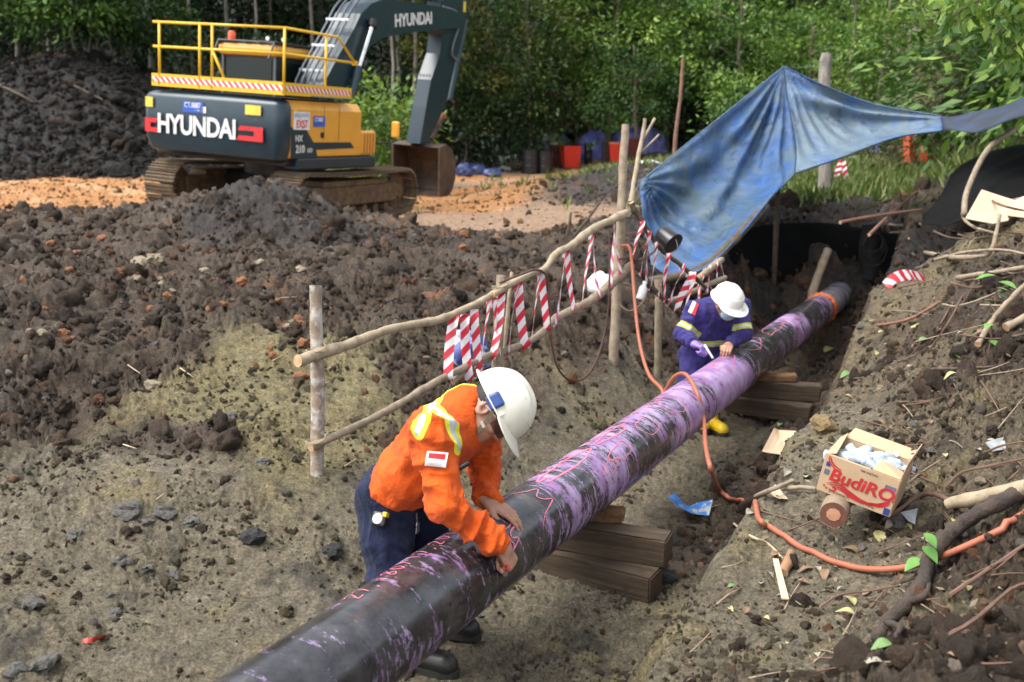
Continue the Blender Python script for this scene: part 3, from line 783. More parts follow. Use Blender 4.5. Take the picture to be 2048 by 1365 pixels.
def boot(parent, ankle, toe, m, name='boot', h=.16):
    a = Vector(ankle); t = Vector(toe); d = (t - a); d.z = 0; d.normalize(); z0 = t.z
    A_ = np.array
    def fn(p):
        e = cap(p, a + Vector((0, 0, h)), Vector((a.x, a.y, z0 + .07)), .062, .055)
        e = smin(e, cap(p, Vector((a.x, a.y, z0 + .05)) - d * .03, Vector((a.x, a.y, z0 + .045)) + d * .15, .047, .043), .04)
        e = smin(e, cap(p, Vector((a.x, a.y, z0 + .03)) + d * .06, Vector((a.x, a.y, z0 + .03)) + d * .17, .045, .040), .03)
        return np.maximum(e, z0 - p[:, 2])
    pts = [A_(a + Vector((0, 0, h))), A_(Vector((a.x, a.y, z0)) + d * .22), A_(Vector((a.x, a.y, z0)) - d * .1)]
    lo, hi = box_around(pts, .075); v, f = surface_nets(fn, lo, hi, .007)
    o = np_mesh(name, v, f, m, parent=parent)
    mb = MB(); k = 26     # sole
    out = [Vector((a.x, a.y, z0)) + d * (.065 + .155 * math.cos(2 * math.pi * i / k)) + Vector((-d.y, d.x, 0)) * .052 * math.sin(2 * math.pi * i / k) * (1 + .12 * math.cos(2 * math.pi * i / k)) for i in range(k)]
    mb.add([p + Vector((0, 0, -.008)) for p in out] + [p + Vector((0, 0, .022)) for p in out], [tuple(range(k - 1, -1, -1)), tuple(range(k, 2 * k))] + [(i, (i + 1) % k, k + (i + 1) % k, k + i) for i in range(k)])
    mb.build('sole', mat('boot_sole', (.03, .028, .024), .9), o)
    return o

def join_arrays(parts):
    vs, fs, o = [], [], 0
    for v, f in parts: vs.append(v); fs.append(f + o); o += len(v)
    return np.concatenate(vs), np.concatenate(fs)

def pipe_hit(px, py):
    """where the line of sight through a picture position meets the pipe, and the outward normal there"""
    o = np.array([0, 0, CAM_H]); d = np.array(P(px, py, 1.0)) - o
    ax = np.array(PIPE_D); a0 = np.array(PIPE_A)
    dp = d - ax * (d @ ax); op = o - a0; op = op - ax * (op @ ax)
    A2, B2, C2 = dp @ dp, 2 * dp @ op, op @ op - PIPE_R ** 2
    disc = max(B2 * B2 - 4 * A2 * C2, 0); t = (-B2 - math.sqrt(disc)) / (2 * A2)
    p = o + d * t; n = p - a0; n = n - ax * (n @ ax)
    return p, n / np.linalg.norm(n)
def worker_one():
    f = np.array([PN2[0], PN2[1], 0]); l = np.array([PD2[0], PD2[1], 0]); z = np.array([0, 0, 1.])
    A_ = np.array
    pel = A_(P(797, 975, 4.14)); chest = A_(P(902, 862, 4.0)); neck = A_(P(936, 815, 3.99))
    shR, shL = A_(P(866, 868, 3.83)), A_(P(958, 850, 4.17))
    hR, nR = pipe_hit(996, 1132); hL, nL = pipe_hit(1016, 1040)
    wp, _ = pipe_hit(968, 1099)
    elR, wrR = A_(P(886, 1010, 3.78)), wp + nR * .085
    wp, wn_ = pipe_hit(978, 1024)
    elL, wrL = A_(P(970, 945, 4.33)), wp + wn_ * .050
    hipR, hipL = pel - l * .095 - z * .02, pel + l * .095 - z * .02
    knR, knL = A_(P(778, 1165, 4.02)), A_(P(862, 1120, 4.25))
    fR = TQ(.25, -.22); anR = A_((P(826, 1310, 4.20))); anL = A_(P(876, 1255, 4.5))
    zR = gz(anR[0], anR[1]) + .012; zL = gz(anL[0], anL[1]) + .012
    anR[2] = zR + .10; anL[2] = zL + .10
    root = thing('person', (float(pel[0]), float(pel[1]), zR), 'worker in orange shirt and white hard hat bending over the pipe with a red marker', 'person', None)
    hc = A_(P(978, 822, 3.965)); M = head_axes(f * .74 + z * .46 + l * .42, f * .56 - z * .82 - l * .14)
    hv, hf, L = head_sdf(hc, M, neck)
    def bodyf(p):
        d = cap(p, pel - l * .06, chest - l * .06, .10, .10); d = smin(d, cap(p, pel + l * .06, chest + l * .06, .10, .10), .06)
        d = smin(d, cap(p, shR, shL, .06), .05); d = smin(d, cap(p, chest, neck, .07, .055), .05)
        for a, b, r1, r2 in ((shR, elR, .05, .04), (elR, wrR, .039, .026), (shL, elL, .05, .04), (elL, wrL, .039, .026), (hipR, knR, .08, .055), (knR, anR, .055, .04), (hipL, knL, .08, .055), (knL, anL, .055, .04)):
            d = smin(d, cap(p, a, b, r1, r2), .03)
        return d
    lo, hi = box_around([pel, chest, neck, shR, shL, elR, elL, wrR, wrL, knR, knL, anR, anL], .12)
    bv, bf = surface_nets(bodyf, lo, hi, .013)
    # hands: the right one closes on the marker, the left one rests on the pipe
    pd = A_(PIPE_D); nrm = nR
    rv, rf, rt = hand_sdf(wrR, hR + nR * .060 - wrR, -nR, pd + f * .2, [(58, 70, 40), (64, 78, 45), (68, 82, 45), (72, 82, 45)], [(.045, .026, .040), (.070, .045, .036), (.086, .058, .020)], 1.06)
    fin, _ = pipe_hit(1046, 1056)
    lv, lf, lt = hand_sdf(wrL, fin + nL * .022 - wrL, -nL, -pd, [(4, 16, 14), (5, 17, 14), (7, 18, 14), (10, 20, 16)], [(.040, .012, .044), (.070, .020, .052), (.095, .026, .048)], 1.06, .5)
    v, fc = join_arrays([(bv, bf), (hv, hf), (rv, rf), (lv, lf)])
    body = np_mesh('body', v, fc, skin_mat, parent=root)
    # hair
    def hair(p):
        d = ell(p, L(0, -.018, .042), (.081, .100, .098), M)
        cut = (p - L(0, .03, -.005)) @ (M @ A_((0, .78, -.62)))
        return np.maximum(d, cut)
    lo, hi = box_around([hc], .16); hv2, hf2 = surface_nets(hair, lo, hi, .006)
    np_mesh('hair', hv2, hf2, mat('black_hair', (.012, .010, .009), .6, bmp=.5, bscale=150), parent=root)
    # shirt
    wR, wL = wrR + (wrR - elR) / np.linalg.norm(wrR - elR) * .012, wrL + (wrL - elL) / np.linalg.norm(wrL - elL) * .006
    up = (chest - pel) / np.linalg.norm(chest - pel)
    back = np.cross(l, up); back = back if back @ f < 0 else -back
    hem = pel + up * .035
    def shirt(p):
        d = cap(p, pel - l * .085 + up * .02 - back * .01, chest - l * .085 + back * .01, .122, .120)
        d = smin(d, cap(p, pel + l * .085 + up * .02 - back * .01, chest + l * .085 + back * .01, .122, .120), .08)
        d = smin(d, cap(p, shR + up * .0, shL, .084), .06); d = smin(d, cap(p, chest + up * .03, neck + (neck - chest) * .15, .105, .080), .06)
        d = smin(d, cap(p, pel - up * .02 + f * .05, chest - up * .12 + f * .03, .10, .09), .08)
        d = np.maximum(d, (hem - p) @ up - .075 * 0 - .02 * np.sin(((p - hem) @ l) * 22))
        # collar opening
        ha = (hc - neck) / np.linalg.norm(hc - neck)
        for a, b, w_, r0, r1, r2 in ((shR, elR, wR, .083, .066, .045), (shL, elL, wL, .080, .064, .045)):
            e = smin(cap(p, a, b, r0, r1), cap(p, b, w_, r1, r2), .03)
            e = np.maximum(e, (p - w_) @ ((w_ - b) / np.linalg.norm(w_ - b)))
            d = smin(d, e, .035)
        co = cap(p, neck - ha * .02, neck + ha * .045, .080, .074); co = np.maximum(co, (p - neck - ha * .052) @ ha)
        d = smin(d, co, .02)
        d = np.maximum(d, -cap(p, neck + ha * .02, hc, .066, .080))
        return d
    lo, hi = box_around([pel, chest, neck, shR, shL, elR, elL, wrR, wrL], .17)
    cv, cf, cv0 = cloth(shirt, lo, hi, .0068, [(pel, chest, .12, 9, .0075), (shR, elR, .065, 11, .011), (elR, wrR, .05, 17, .013), (shL, elL, .065, 11, .010), (elL, wrL, .05, 17, .012), (chest, neck, .09, 6, .004)], seed=3)
    cn = normals_of(cv, cf)
    cn0 = normals_of(cv0, cf)
    def band_dist(lines):
        dm = np.full(len(cv), 1.)
        for ln in lines:
            q = [surf_point(cv0, cn0, x, y, 0, 5)[0] for x, y in ln]
            for a, b in zip(q[:-1], q[1:]): dm = np.minimum(dm, cap(cv0, a, b, 0))
        return dm
    bd = band_dist([[(930, 760), (905, 765), (880, 784), (862, 812), (848, 842), (838, 866)], [(862, 812), (884, 822), (900, 842), (912, 872), (915, 896)], [(935, 755), (952, 762), (966, 775)]])
    sm = fabric('orange_cotton', (.70, .105, .010), lambda m, c: hi_vis(m, c), col2=(.56, .075, .008))
    sh = np_mesh('shirt', cv, cf, sm, parent=root, attrs={'band': bd})
    patch(sh, cv, cn0, [(857, 901), (893, 906), (889, 936), (853, 931)], 'flag_patch', flag_mats, 10, 8, flag_split, off=.015)
    # pocket with dark pens
    mb = MB(); p0, n0 = surf_point(cv, cn, 918, 935, .012); 
    ax = (A_(P(930, 926, 3.9)) - A_(P(905, 940, 3.9))); ax /= np.linalg.norm(ax)
    mb.tube([p0 - ax * .034, p0 - ax * .02, p0 + ax * .03, p0 + ax * .034], [.006, .010, .010, .006], 10); mb.build('pocket_pen', mat('black_plastic', (.012, .012, .013), .4), sh, smooth=True)
    # trousers
    def trous(p):
        d = cap(p, pel - l * .07 + up * .03, pel - l * .075 - z * .02, .112, .115); d = smin(d, cap(p, pel + l * .07 + up * .03, pel + l * .075 - z * .02, .112, .115), .06)
        d = smin(d, cap(p, pel - f * .03 - z * .03, pel - f * .04, .11), .05)
        for a, b, c in ((hipR, knR, anR), (hipL, knL, anL)):
            d = smin(d, cap(p, a, b, .115, .086), .04); d = smin(d, cap(p, b, c, .086, .075), .03)
        d = np.maximum(d, min(zR, zL) + .06 - p[:, 2])
        return d
    lo, hi = box_around([pel + up * .1, pel, hipR, hipL, knR, knL, anR, anL], .16)
    tv, tf, _ = cloth(trous, lo, hi, .008, [(hipR, knR, .1, 10, .009), (knR, anR, .08, 14, .010), (hipL, knL, .1, 10, .009), (knL, anL, .08, 14, .010), (pel, chest, .12, 10, .005)], seed=13)
    tr = np_mesh('trousers', tv, tf, fabric('navy_denim', (.010, .016, .045), col2=(.006, .010, .030)), parent=root)
    for an, zz, tt in ((anR, zR, .2), (anL, zL, .2)):
        boot(root, (an[0], an[1], zz + .08), (an[0] + f[0] * .2, an[1] + f[1] * .2, zz), mat('black_rubber', (.016, .016, .015), .4, dirt=(.06, .05, .035), dirt_amt=.2))
    # hard hat with its fittings
    shell = mat('helmet_white', (.76, .735, .62), .36, col2=(.68, .645, .51), scale=9, dirt=(.36, .31, .20), dirt_amt=.12, dirt_scale=11)
    hh, HL = helmet(root, hc + M @ A_((0, 0, .012)), M, shell, s=1.09, brim_f=.05)
    near = 1 if (M[:, 0] @ l) < 0 else -1
    blue = mat('blue_clip', (.025, .06, .22), .45)
    mb = MB(); axs = Matrix([list(r_) for r_ in M]);
    mb.box(HL(near * .112, -.005, .036), (.030, .062, .060), axs, bev=.010); mb.build('lamp_clip', blue, hh, smooth=False)
    # chin strap: ribbon from the shell round the jaw
    mb = MB(); pts = [HL(near * .108, .018, .018), L(near * .082, .040, -.010), L(near * .074, .048, -.035), L(near * .062, .058, -.066), L(near * .040, .066, -.098), L(0, .070, -.116), L(-near * .040, .066, -.098), L(-near * .074, .048, -.035), HL(-near * .108, .018, .018)]
    pp = arc_pts(pts, 5); w_ = M[:, 1] * .0095; vs_ = []
    for p in pp: vs_ += [A_(p) - w_, A_(p) + w_]
    mb.add(vs_, [(2 * i, 2 * i + 1, 2 * i + 3, 2 * i + 2) for i in range(len(pp) - 1)]); mb.build('chin_strap', mat('strap_webbing', (.13, .11, .065), .8, bmp=.3, bscale=300), hh)
    mb = MB(); mb.box(L(near * .078, .047, -.038), (.006, .028, .014), axs, bev=.002); mb.build('strap_buckle', mat('buckle_plastic', (.45, .42, .34), .5), hh)
    # safety glasses
    gl, gb = new_mat('tinted_lens'); gb.inputs['Base Color'].default_value = (.05, .02, .018, 1); gb.inputs['Roughness'].default_value = .08; gb.inputs['Alpha'].default_value = .75
    mb = MB(); vs_ = []
    for i in range(17):
        a = R(-78 + 156 * i / 16); sag = .004 * math.cos(a * 3)
        for u in (.026, -.026 + .006 * abs(math.sin(a)) - .010 * math.exp(-(a / .12) ** 2) * -1): vs_.append(L(.083 * math.sin(a), .028 + .092 * math.cos(a) ** .8 if math.cos(a) > 0 else .028, .008 + u))
    mb.add(vs_, [(2 * i, 2 * i + 1, 2 * i + 3, 2 * i + 2) for i in range(16)]); g = mb.build('safety_glasses', gl, root, smooth=True)
    mb = MB()
    for s_ in (-1, 1): mb.tube([L(s_ * .083, .046, .02), L(s_ * .086, .01, .014), L(s_ * .084, -.035, .002)], [.0035, .003, .0035], 6)
    mb.tube([L(.083 * math.sin(R(-78 + 156 * i / 16)), .03 + .092 * max(math.cos(R(-78 + 156 * i / 16)), 0) ** .8, .034) for i in range(17)], .003, 6)
    mb.build('frame', mat('glasses_frame', (.55, .57, .6), .25), g)
    # belt
    return dict(root=root, tv=tv, tn=normals_of(tv, tf), tips=rt, nrm=nrm, wrR=wrR, l=l, f=f, pel=pel, tr=tr)
W1 = worker_one()
def worker_one_kit():
    A_ = np.array
    # marker in the closed fist
    nrm, tips = W1['nrm'], W1['tips']
    tip, q = pipe_hit(1008, 1152); tip = tip + q * .003
    dt = project(tip[None])[0, 2]; cap_end = A_(P(1013, 1133, dt - .125))
    d = (cap_end - tip); d /= np.linalg.norm(d)
    mk = thing('marker', Vector(tip), 'red paint marker gripped in the fist of the orange-shirted worker', 'marker')
    red = mat('red_plastic', (.75, .02, .025), .35)
    mb = MB(); mb.lathe([(.004, .012), (.0085, .018), (.0095, .03), (.0095, .10)], tip, d, 16); mb.build('barrel', mat('white_plastic', (.75, .74, .72), .4), mk, smooth=True, auto=40)
    mb = MB(); mb.lathe([(.0098, .10), (.0108, .102), (.0108, .128), (.0085, .129), (.0085, .104), (0, .103)], tip, d, 16); mb.build('end_cap', red, mk, smooth=True, auto=40)
    mb = MB(); mb.lathe([(.001, 0), (.003, .004), (.003, .013)], tip, d, 8); mb.build('nib', red, mk)
    # tape measure clipped to the hip, keys beside it
    v, n = W1['tv'], W1['tn']
    p, nn = surf_point(v, n, 762, 1040, .014)
    u = A_((0, 0, 1.)) - nn * nn[2]; u /= np.linalg.norm(u); s = np.cross(u, nn); Mx = Matrix(np.stack([s, u, nn], 1).tolist())
    tm = thing('tape_measure', Vector(p - u * .03), 'black and silver tape measure clipped on the navy trousers', 'tape measure')
    mb = MB(); mb.box(p, (.062, .058, .026), Mx, bev=.009); mb.build('case', mat('black_plastic', (.012, .012, .013), .4), tm)
    mb = MB(); mb.lathe([(.021, 0), (.021, .003), (0, .004)], p + nn * .013 - s * .002, nn, 20); mb.build('label_disc', mat('brushed_silver', (.55, .55, .53), .35, metal=.3), tm)
    mb = MB(); mb.box(p + s * .024 + u * .02 + nn * .002, (.018, .02, .028), Mx, bev=.003); mb.build('lock_button', mat('yellow_plastic', (.7, .5, .02), .4), tm)
    p, nn = surf_point(v, n, 828, 1035, .012); u = A_((0, 0, 1.)) - nn * nn[2]; u /= np.linalg.norm(u); s = np.cross(u, nn)
    ky = thing('key_ring', Vector(p - u * .05), 'bunch of steel keys hanging from the navy trousers', 'keys')
    steel = mat('worn_steel', (.35, .34, .32), .35, metal=.8)
    mb = MB(); mb.tube([p + u * (.02 * math.sin(a)) + s * .007 * math.cos(a) for a in np.linspace(0, 2 * math.pi, 15)], .0016, 6); mb.build('clip', steel, ky)
    for k in range(4):
        a = -.35 + .22 * k; d = -u * math.cos(a) + s * math.sin(a); w = np.cross(d, nn); b = p - u * .02 + nn * .002 * k
        mb = MB(); mb.prism([(-.008, 0), (.008, 0), (.009, .016), (.004, .022), (.004, .046), (-.003, .046), (-.003, .022), (-.009, .016)], b, w, d, nn, .0018); mb.build('key', steel, ky)
worker_one_kit()

def worker_two():
    A_ = np.array; z = A_((0, 0, 1.))
    f = A_((.42, -.908, 0)); l = np.cross(z, f)           # faces the pipe and the lens; his right hand is on the left of the picture
    D0 = 7.95
    pel = A_(P(1408, 705, D0 + .12)); chest = A_(P(1428, 632, D0 - .02)); neck = A_(P(1444, 607, D0 - .10))
    shR, shL = A_(P(1393, 622, D0 - .10)), A_(P(1476, 612, D0 + .08))
    elR, wrR = A_(P(1366, 668, D0 - .12)), A_(P(1386, 688, D0 - .33))
    elL, wrL = A_(P(1487, 668, D0 + .02)), A_(P(1458, 690, D0 - .15))
    hipR, hipL = pel - l * .09 - z * .02, pel + l * .09 - z * .02
    knR, knL = A_(P(1382, 765, D0 - .03)), A_(P(1440, 770, D0 + .02))
    anR = A_(P(1384, 830, D0 + .05)); anL = A_(P(1421, 843, D0 + .05))
    zR = gz(anR[0], anR[1]) + .012; zL = gz(anL[0], anL[1]) + .012
    anR[2] = zR + .1; anL[2] = zL + .1
    root = thing('person', (float(pel[0]), float(pel[1]), zR), 'worker in purple coverall and face mask leaning over the pipe by the dark pit', 'person', None)
    hc = A_(P(1453, 607, D0 - .20)); M = head_axes(f * .45 + z * .85, f * .80 - z * .55 + l * .10)
    hv, hf, L = head_sdf(hc, M, neck)
    def bodyf(p):
        d = cap(p, pel - l * .06, chest - l * .06, .10, .10); d = smin(d, cap(p, pel + l * .06, chest + l * .06, .10, .10), .06)
        d = smin(d, cap(p, shR, shL, .06), .05); d = smin(d, cap(p, chest, neck, .07, .055), .05)
        for a, b, r1, r2 in ((shR, elR, .05, .04), (elR, wrR, .039, .027), (shL, elL, .05, .04), (elL, wrL, .039, .027), (hipR, knR, .08, .055), (knR, anR, .055, .04), (hipL, knL, .08, .055), (knL, anL, .055, .04)):
            d = smin(d, cap(p, a, b, r1, r2), .03)
        return d
    lo, hi = box_around([pel, chest, neck, shR, shL, elR, elL, wrR, wrL, knR, knL, anR, anL], .12)
    bv, bf = surface_nets(bodyf, lo, hi, .015)
    lv, lf, lt = hand_sdf(wrL, A_(P(1452, 700, D0 - .28)) - wrL, -z - f * .3, -l * .9 + f * .1, (35, 40, 30), [(.045, .02, .045), (.07, .035, .04), (.085, .045, .025)], 1.0)
    v, fc = join_arrays([(bv, bf), (hv, hf), (lv, lf)])
    np_mesh('body', v, fc, skin_mat, parent=root)
    rv, rf, rt = hand_sdf(wrR, A_(P(1412, 697, D0 - .40)) - wrR, -z * .8 + f * .2, l, [(55, 55, 30), (62, 70, 40), (68, 75, 40), (72, 75, 40)], [(.045, .022, .040), (.070, .040, .036), (.086, .052, .022)], 1.1)
    np_mesh('glove', rv, rf, mat('purple_glove', (.28, .19, .52), .5, col2=(.22, .14, .44), bmp=.2, bscale=120), parent=root)
    up = (chest - pel) / np.linalg.norm(chest - pel)
    wR = wrR; wL = wrL
    def suit(p):
        d = cap(p, pel - l * .08, chest - l * .08, .120, .118); d = smin(d, cap(p, pel + l * .08, chest + l * .08, .120, .118), .08)
        d = smin(d, cap(p, shR, shL, .085), .06); d = smin(d, cap(p, chest, neck, .10, .075), .05)
        for a, b, w_, r0, r1, r2 in ((shR, elR, wR, .082, .066, .048), (shL, elL, wL, .080, .064, .046)):
            e = smin(cap(p, a, b, r0, r1), cap(p, b, w_, r1, r2), .03)
            e = np.maximum(e, (p - w_) @ ((w_ - b) / np.linalg.norm(w_ - b)))
            d = smin(d, e, .035)
        d = smin(d, cap(p, pel - f * .03 - z * .02, pel - f * .03, .12), .05)
        for a, b, c in ((hipR, knR, anR), (hipL, knL, anL)):
            d = smin(d, cap(p, a, b, .118, .090), .04); d = smin(d, cap(p, b, c, .090, .080), .03)
        ha = (hc - neck) / np.linalg.norm(hc - neck)
        d = np.maximum(d, -cap(p, neck + ha * .03, hc, .064, .08))
        return np.maximum(d, min(zR, zL) + .22 - p[:, 2])
    lo, hi = box_around([pel, chest, neck, shR, shL, elR, elL, wrR, wrL, knR, knL, anR, anL], .17)
    cv, cf, cv0 = cloth(suit, lo, hi, .0095, [(pel, chest, .12, 9, .008), (shR, elR, .065, 11, .010), (elR, wrR, .05, 15, .011), (shL, elL, .065, 11, .010), (elL, wrL, .05, 15, .011), (hipR, knR, .1, 10, .010), (knR, anR, .08, 13, .012), (hipL, knL, .1, 10, .010), (knL, anL, .08, 13, .012)], seed=33)
    cn = normals_of(cv, cf)
    dm = np.full(len(cv), 1.)
    def armband(a, b, t, r):
        c = a + (b - a) * t; d = (b - a) / np.linalg.norm(b - a); s = np.abs((cv - c) @ d)
        return np.where(np.linalg.norm(cv - c, axis=1) < r, s, 1.)
    dm = np.minimum(dm, armband(shR, elR, .74, .13)); dm = np.minimum(dm, armband(shL, elL, .80, .12))
    tors = np.abs((cv - (pel + (chest - pel) * .42)) @ up)
    arm = np.minimum(np.minimum(cap(cv, shR, elR, .085), cap(cv, elR, wrR, .075)), np.minimum(cap(cv, shL, elL, .085), cap(cv, elL, wrL, .075)))
    dm = np.where(arm > .0, np.minimum(dm, tors), dm)
    sm = fabric('purple_cotton', (.045, .036, .17), lambda m, c: hi_vis(m, c, 'band', .007, .025, (.50, .52, .07)), col2=(.030, .025, .12))
    su = np_mesh('coverall', cv, cf, sm, parent=root, attrs={'band': dm})
    patch(su, cv, cn, [(1387, 606), (1397, 612), (1390, 632), (1380, 625)], 'flag_patch', flag_mats, 6, 6, lambda i, j, a, b: 1 if i < a / 2 else 0, off=.02)
    shell = mat('helmet_white_clean', (.80, .79, .74), .38, col2=(.72, .70, .62), scale=9, dirt=(.42, .32, .18), dirt_amt=.1, dirt_scale=10)
    hh, HL = helmet(root, hc + M @ A_((0, 0, .010)), M, shell, s=.98, brim_f=.05)
    # face mask
    def mask(p):
        d = ell(p, L(0, .040, -.050), (.072, .076, .066), M); d2 = ell(p, L(0, .040, -.050), (.068, .072, .062), M)
        d = np.maximum(d, -d2); d = np.maximum(d, -((p - L(0, .045, 0)) @ M[:, 1])); d = np.maximum(d, (p - L(0, 0, .0)) @ M[:, 2])
        return d
    lo, hi = box_around([hc], .15); mv, mf = surface_nets(mask, lo, hi, .0042)
    np_mesh('face_mask', mv, mf, mat('blue_mask', (.42, .60, .72), .8, bmp=.2, bscale=90), parent=root)
    def hair(p):
        d = ell(p, L(0, -.018, .042), (.081, .100, .098), M); cut = (p - L(0, .03, -.005)) @ (M @ A_((0, .78, -.62)))
        return np.maximum(d, cut)
    hv2, hf2 = surface_nets(hair, lo, hi, .008); np_mesh('hair', hv2, hf2, MATS['black_hair'], parent=root)
    yb = mat('yellow_rubber', (.75, .52, .015), .4, col2=(.62, .40, .012), dirt=(.14, .11, .07), dirt_amt=.1, dirt_scale=14)
    for an, zz in ((anR, zR), (anL, zL)): boot(root, (an[0], an[1], zz + .08), (an[0] + f[0] * .2, an[1] + f[1] * .2, zz), yb, 'rubber_boot', .26)
    # pen
    a = A_(P(1409, 690, D0 - .47)); b = A_(P(1424, 714, D0 - .50)); d = b - a; d /= np.linalg.norm(d)
    pn = thing('marker', Vector(b), 'white marker pen held in the purple glove', 'marker')
    mb = MB(); mb.lathe([(.007, 0), (.0085, .003), (.0085, .085), (.006, .09)], a, d, 12); mb.build('barrel', MATS['white_plastic'], pn, smooth=True, auto=40)
    mb = MB(); mb.lathe([(.009, .088), (.009, .118), (.005, .122)], a, d, 12); mb.build('pen_cap', mat('pen_cap', (.6, .6, .58), .4), pn, smooth=True, auto=40)
worker_two()

# ---------------------------------------------------------------- barrier fence of sticks
def fence_depth(x):
    u = (x - 1024) / FPX
    t = (u * 5.5 + 1.078) / (1.945 - 2.6 * u)
    return 5.5 + 2.6 * t
def FP(x, y, o=0.0): return P(x, y, fence_depth(x) + o)
bark_grey = mat('pole_bark', (.30, .235, .16), .85, col2=(.20, .15, .10), scale=18, bmp=.6, bscale=45, bdist=.006, dirt=(.42, .38, .31), dirt_amt=.0, dirt_scale=16)
bark_pale = mat('pole_bark_pale', (.36, .29, .19), .8, col2=(.24, .185, .115), scale=14, bmp=.6, bscale=50, bdist=.006, dirt=(.16, .12, .075), dirt_amt=.1, dirt_scale=12)
bark_white = mat('pole_bark_lichen', (.27, .20, .14), .85, col2=(.18, .13, .09), scale=12, bmp=.6, bscale=45, bdist=.006, dirt=(.55, .54, .50), dirt_amt=.45, dirt_scale=11)
bark_dark = mat('pole_bark_dark', (.10, .075, .05), .9, col2=(.05, .04, .03), scale=14, bmp=.7, bscale=40, bdist=.008)
cut_wood = mat('cut_wood', (.55, .36, .20), .8, col2=(.42, .24, .12), scale=30)
def stick(pts, r0, r1, name, m, parent=None, n=9, knots=0.10, smooth_n=5, cut=True):
    mb = MB(); pp = arc_pts(pts, smooth_n); k = len(pp)
    rad = [(r0 + (r1 - r0) * i / (k - 1)) * (1 + rng.uniform(-knots, knots)) for i in range(k)]
    pp = [p + Vector(rng.normal(0, r0 * .07, 3)) for p in pp]
    mb.tube(pp, rad, n)
    if cut:
        for i in (-1, -2): mb.mi[i] = 1
        return mb.build(name, [m, cut_wood], parent, smooth=True, auto=50)
    return mb.build(name, m, parent, smooth=True)
def build_fence():
    base = P(632, 950, 5.5); base.z = gz(base.x, base.y)
    root = thing('barrier_fence', base, 'rough stick fence with two rails standing between the spoil and the trench', 'fence')
    def down(p, d=.12):
        q = Vector(p); q.z = min(q.z, gz(q.x, q.y)) - d; return q
    a, b = FP(630, 572), FP(633, 950); stick([a, (a + b) / 2 + V((.012, 0, 0)), b, down(b)], .036, .041, 'post', bark_white, root, 12)
    a, b = FP(1003, 552), FP(993, 760); stick([a, (a + b) / 2, b, down(b)], .036, .040, 'post', bark_grey, root, 10)
    a, b = FP(1024, 545, .05), FP(1000, 770, .05); stick([a, (a + b) / 2, b, down(b)], .014, .020, 'post', bark_pale, root, 8)
    a, b = P(1251, 250, 8.12), P(1228, 690, 8.12); stick([a, P(1243, 400, 8.12), P(1236, 550, 8.13), b, down(b)], .034, .046, 'post', bark_grey, root, 11)
    a, b = P(1316, 560, 8.4), P(1318, 625, 8.4); stick([a, (a + b) / 2, b, down(b)], .030, .036, 'post', bark_pale, root, 9)
    # rails
    stick([FP(x, y, -.06) for x, y in ((596, 723), (640, 708), (700, 688), (770, 662), (860, 643), (905, 630), (960, 604), (1000, 580), (1050, 552), (1092, 541))], .033, .018, 'rail', bark_pale, root, 10, .13)
    stick([FP(x, y, -.09) for x, y in ((985, 590), (1060, 549), (1090, 538), (1112, 508), (1145, 490), (1180, 462), (1230, 437), (1272, 418))], .020, .034, 'rail', bark_pale, root, 10, .13)
    stick([FP(x, y, -.06) for x, y in ((622, 896), (660, 878), (730, 845), (800, 808), (870, 766), (930, 735), (985, 708))], .024, .022, 'rail', bark_grey, root, 9, .13)
    stick([FP(x, y, -.03) for x, y in ((905, 765), (950, 728), (1040, 692), (1082, 668), (1104, 644), (1132, 626), (1180, 603), (1215, 575), (1238, 553), (1262, 534))], .020, .042, 'rail', bark_grey, root, 10, .14)
    # stretch that turns towards the pit
    stick([P(x, y, d) for x, y, d in ((1262, 405, 8.1), (1272, 425, 8.12), (1297, 464, 8.2), (1318, 494, 8.25), (1338, 512, 8.3), (1368, 536, 8.4), (1412, 576, 8.6))], .026, .018, 'rail', bark_dark, root, 8, .15)
    stick([P(x, y, d) for x, y, d in ((1264, 515, 8.1), (1274, 528, 8.12), (1290, 557, 8.2), (1312, 584, 8.25), (1362, 628, 8.4))], .028, .020, 'rail', bark_dark, root, 8, .15)
    stick([P(x, y, d) for x, y, d in ((1392, 562, 8.7), (1418, 540, 9.4), (1444, 520, 10.2))], .030, .034, 'rail', bark_pale, root, 8, .1)
    stick([P(x, y, d) for x, y, d in ((1335, 606, 8.5), (1380, 586, 8.9), (1450, 556, 9.8))], .024, .026, 'rail', bark_grey, root, 8, .1)
    # lashings
    rope = mat('tie_rope', (.34, .27, .17), .9)
    for (x, y, d, r) in ((1246, 440, 8.10, .05), (1236, 545, 8.10, .055), (632, 712, 5.46, .046), (632, 893, 5.46, .046), (1000, 582, 6.78, .048)):
        mb = MB(); c = P(x, y, d); pts = [c + V((r * 1.15 * math.cos(t), r * 1.15 * math.sin(t), .02 * math.sin(t * .5) + .004 * t)) for t in np.linspace(0, 14, 70)]
        mb.tube(pts, .0035, 5); mb.build('lashing', rope, root)
build_fence()

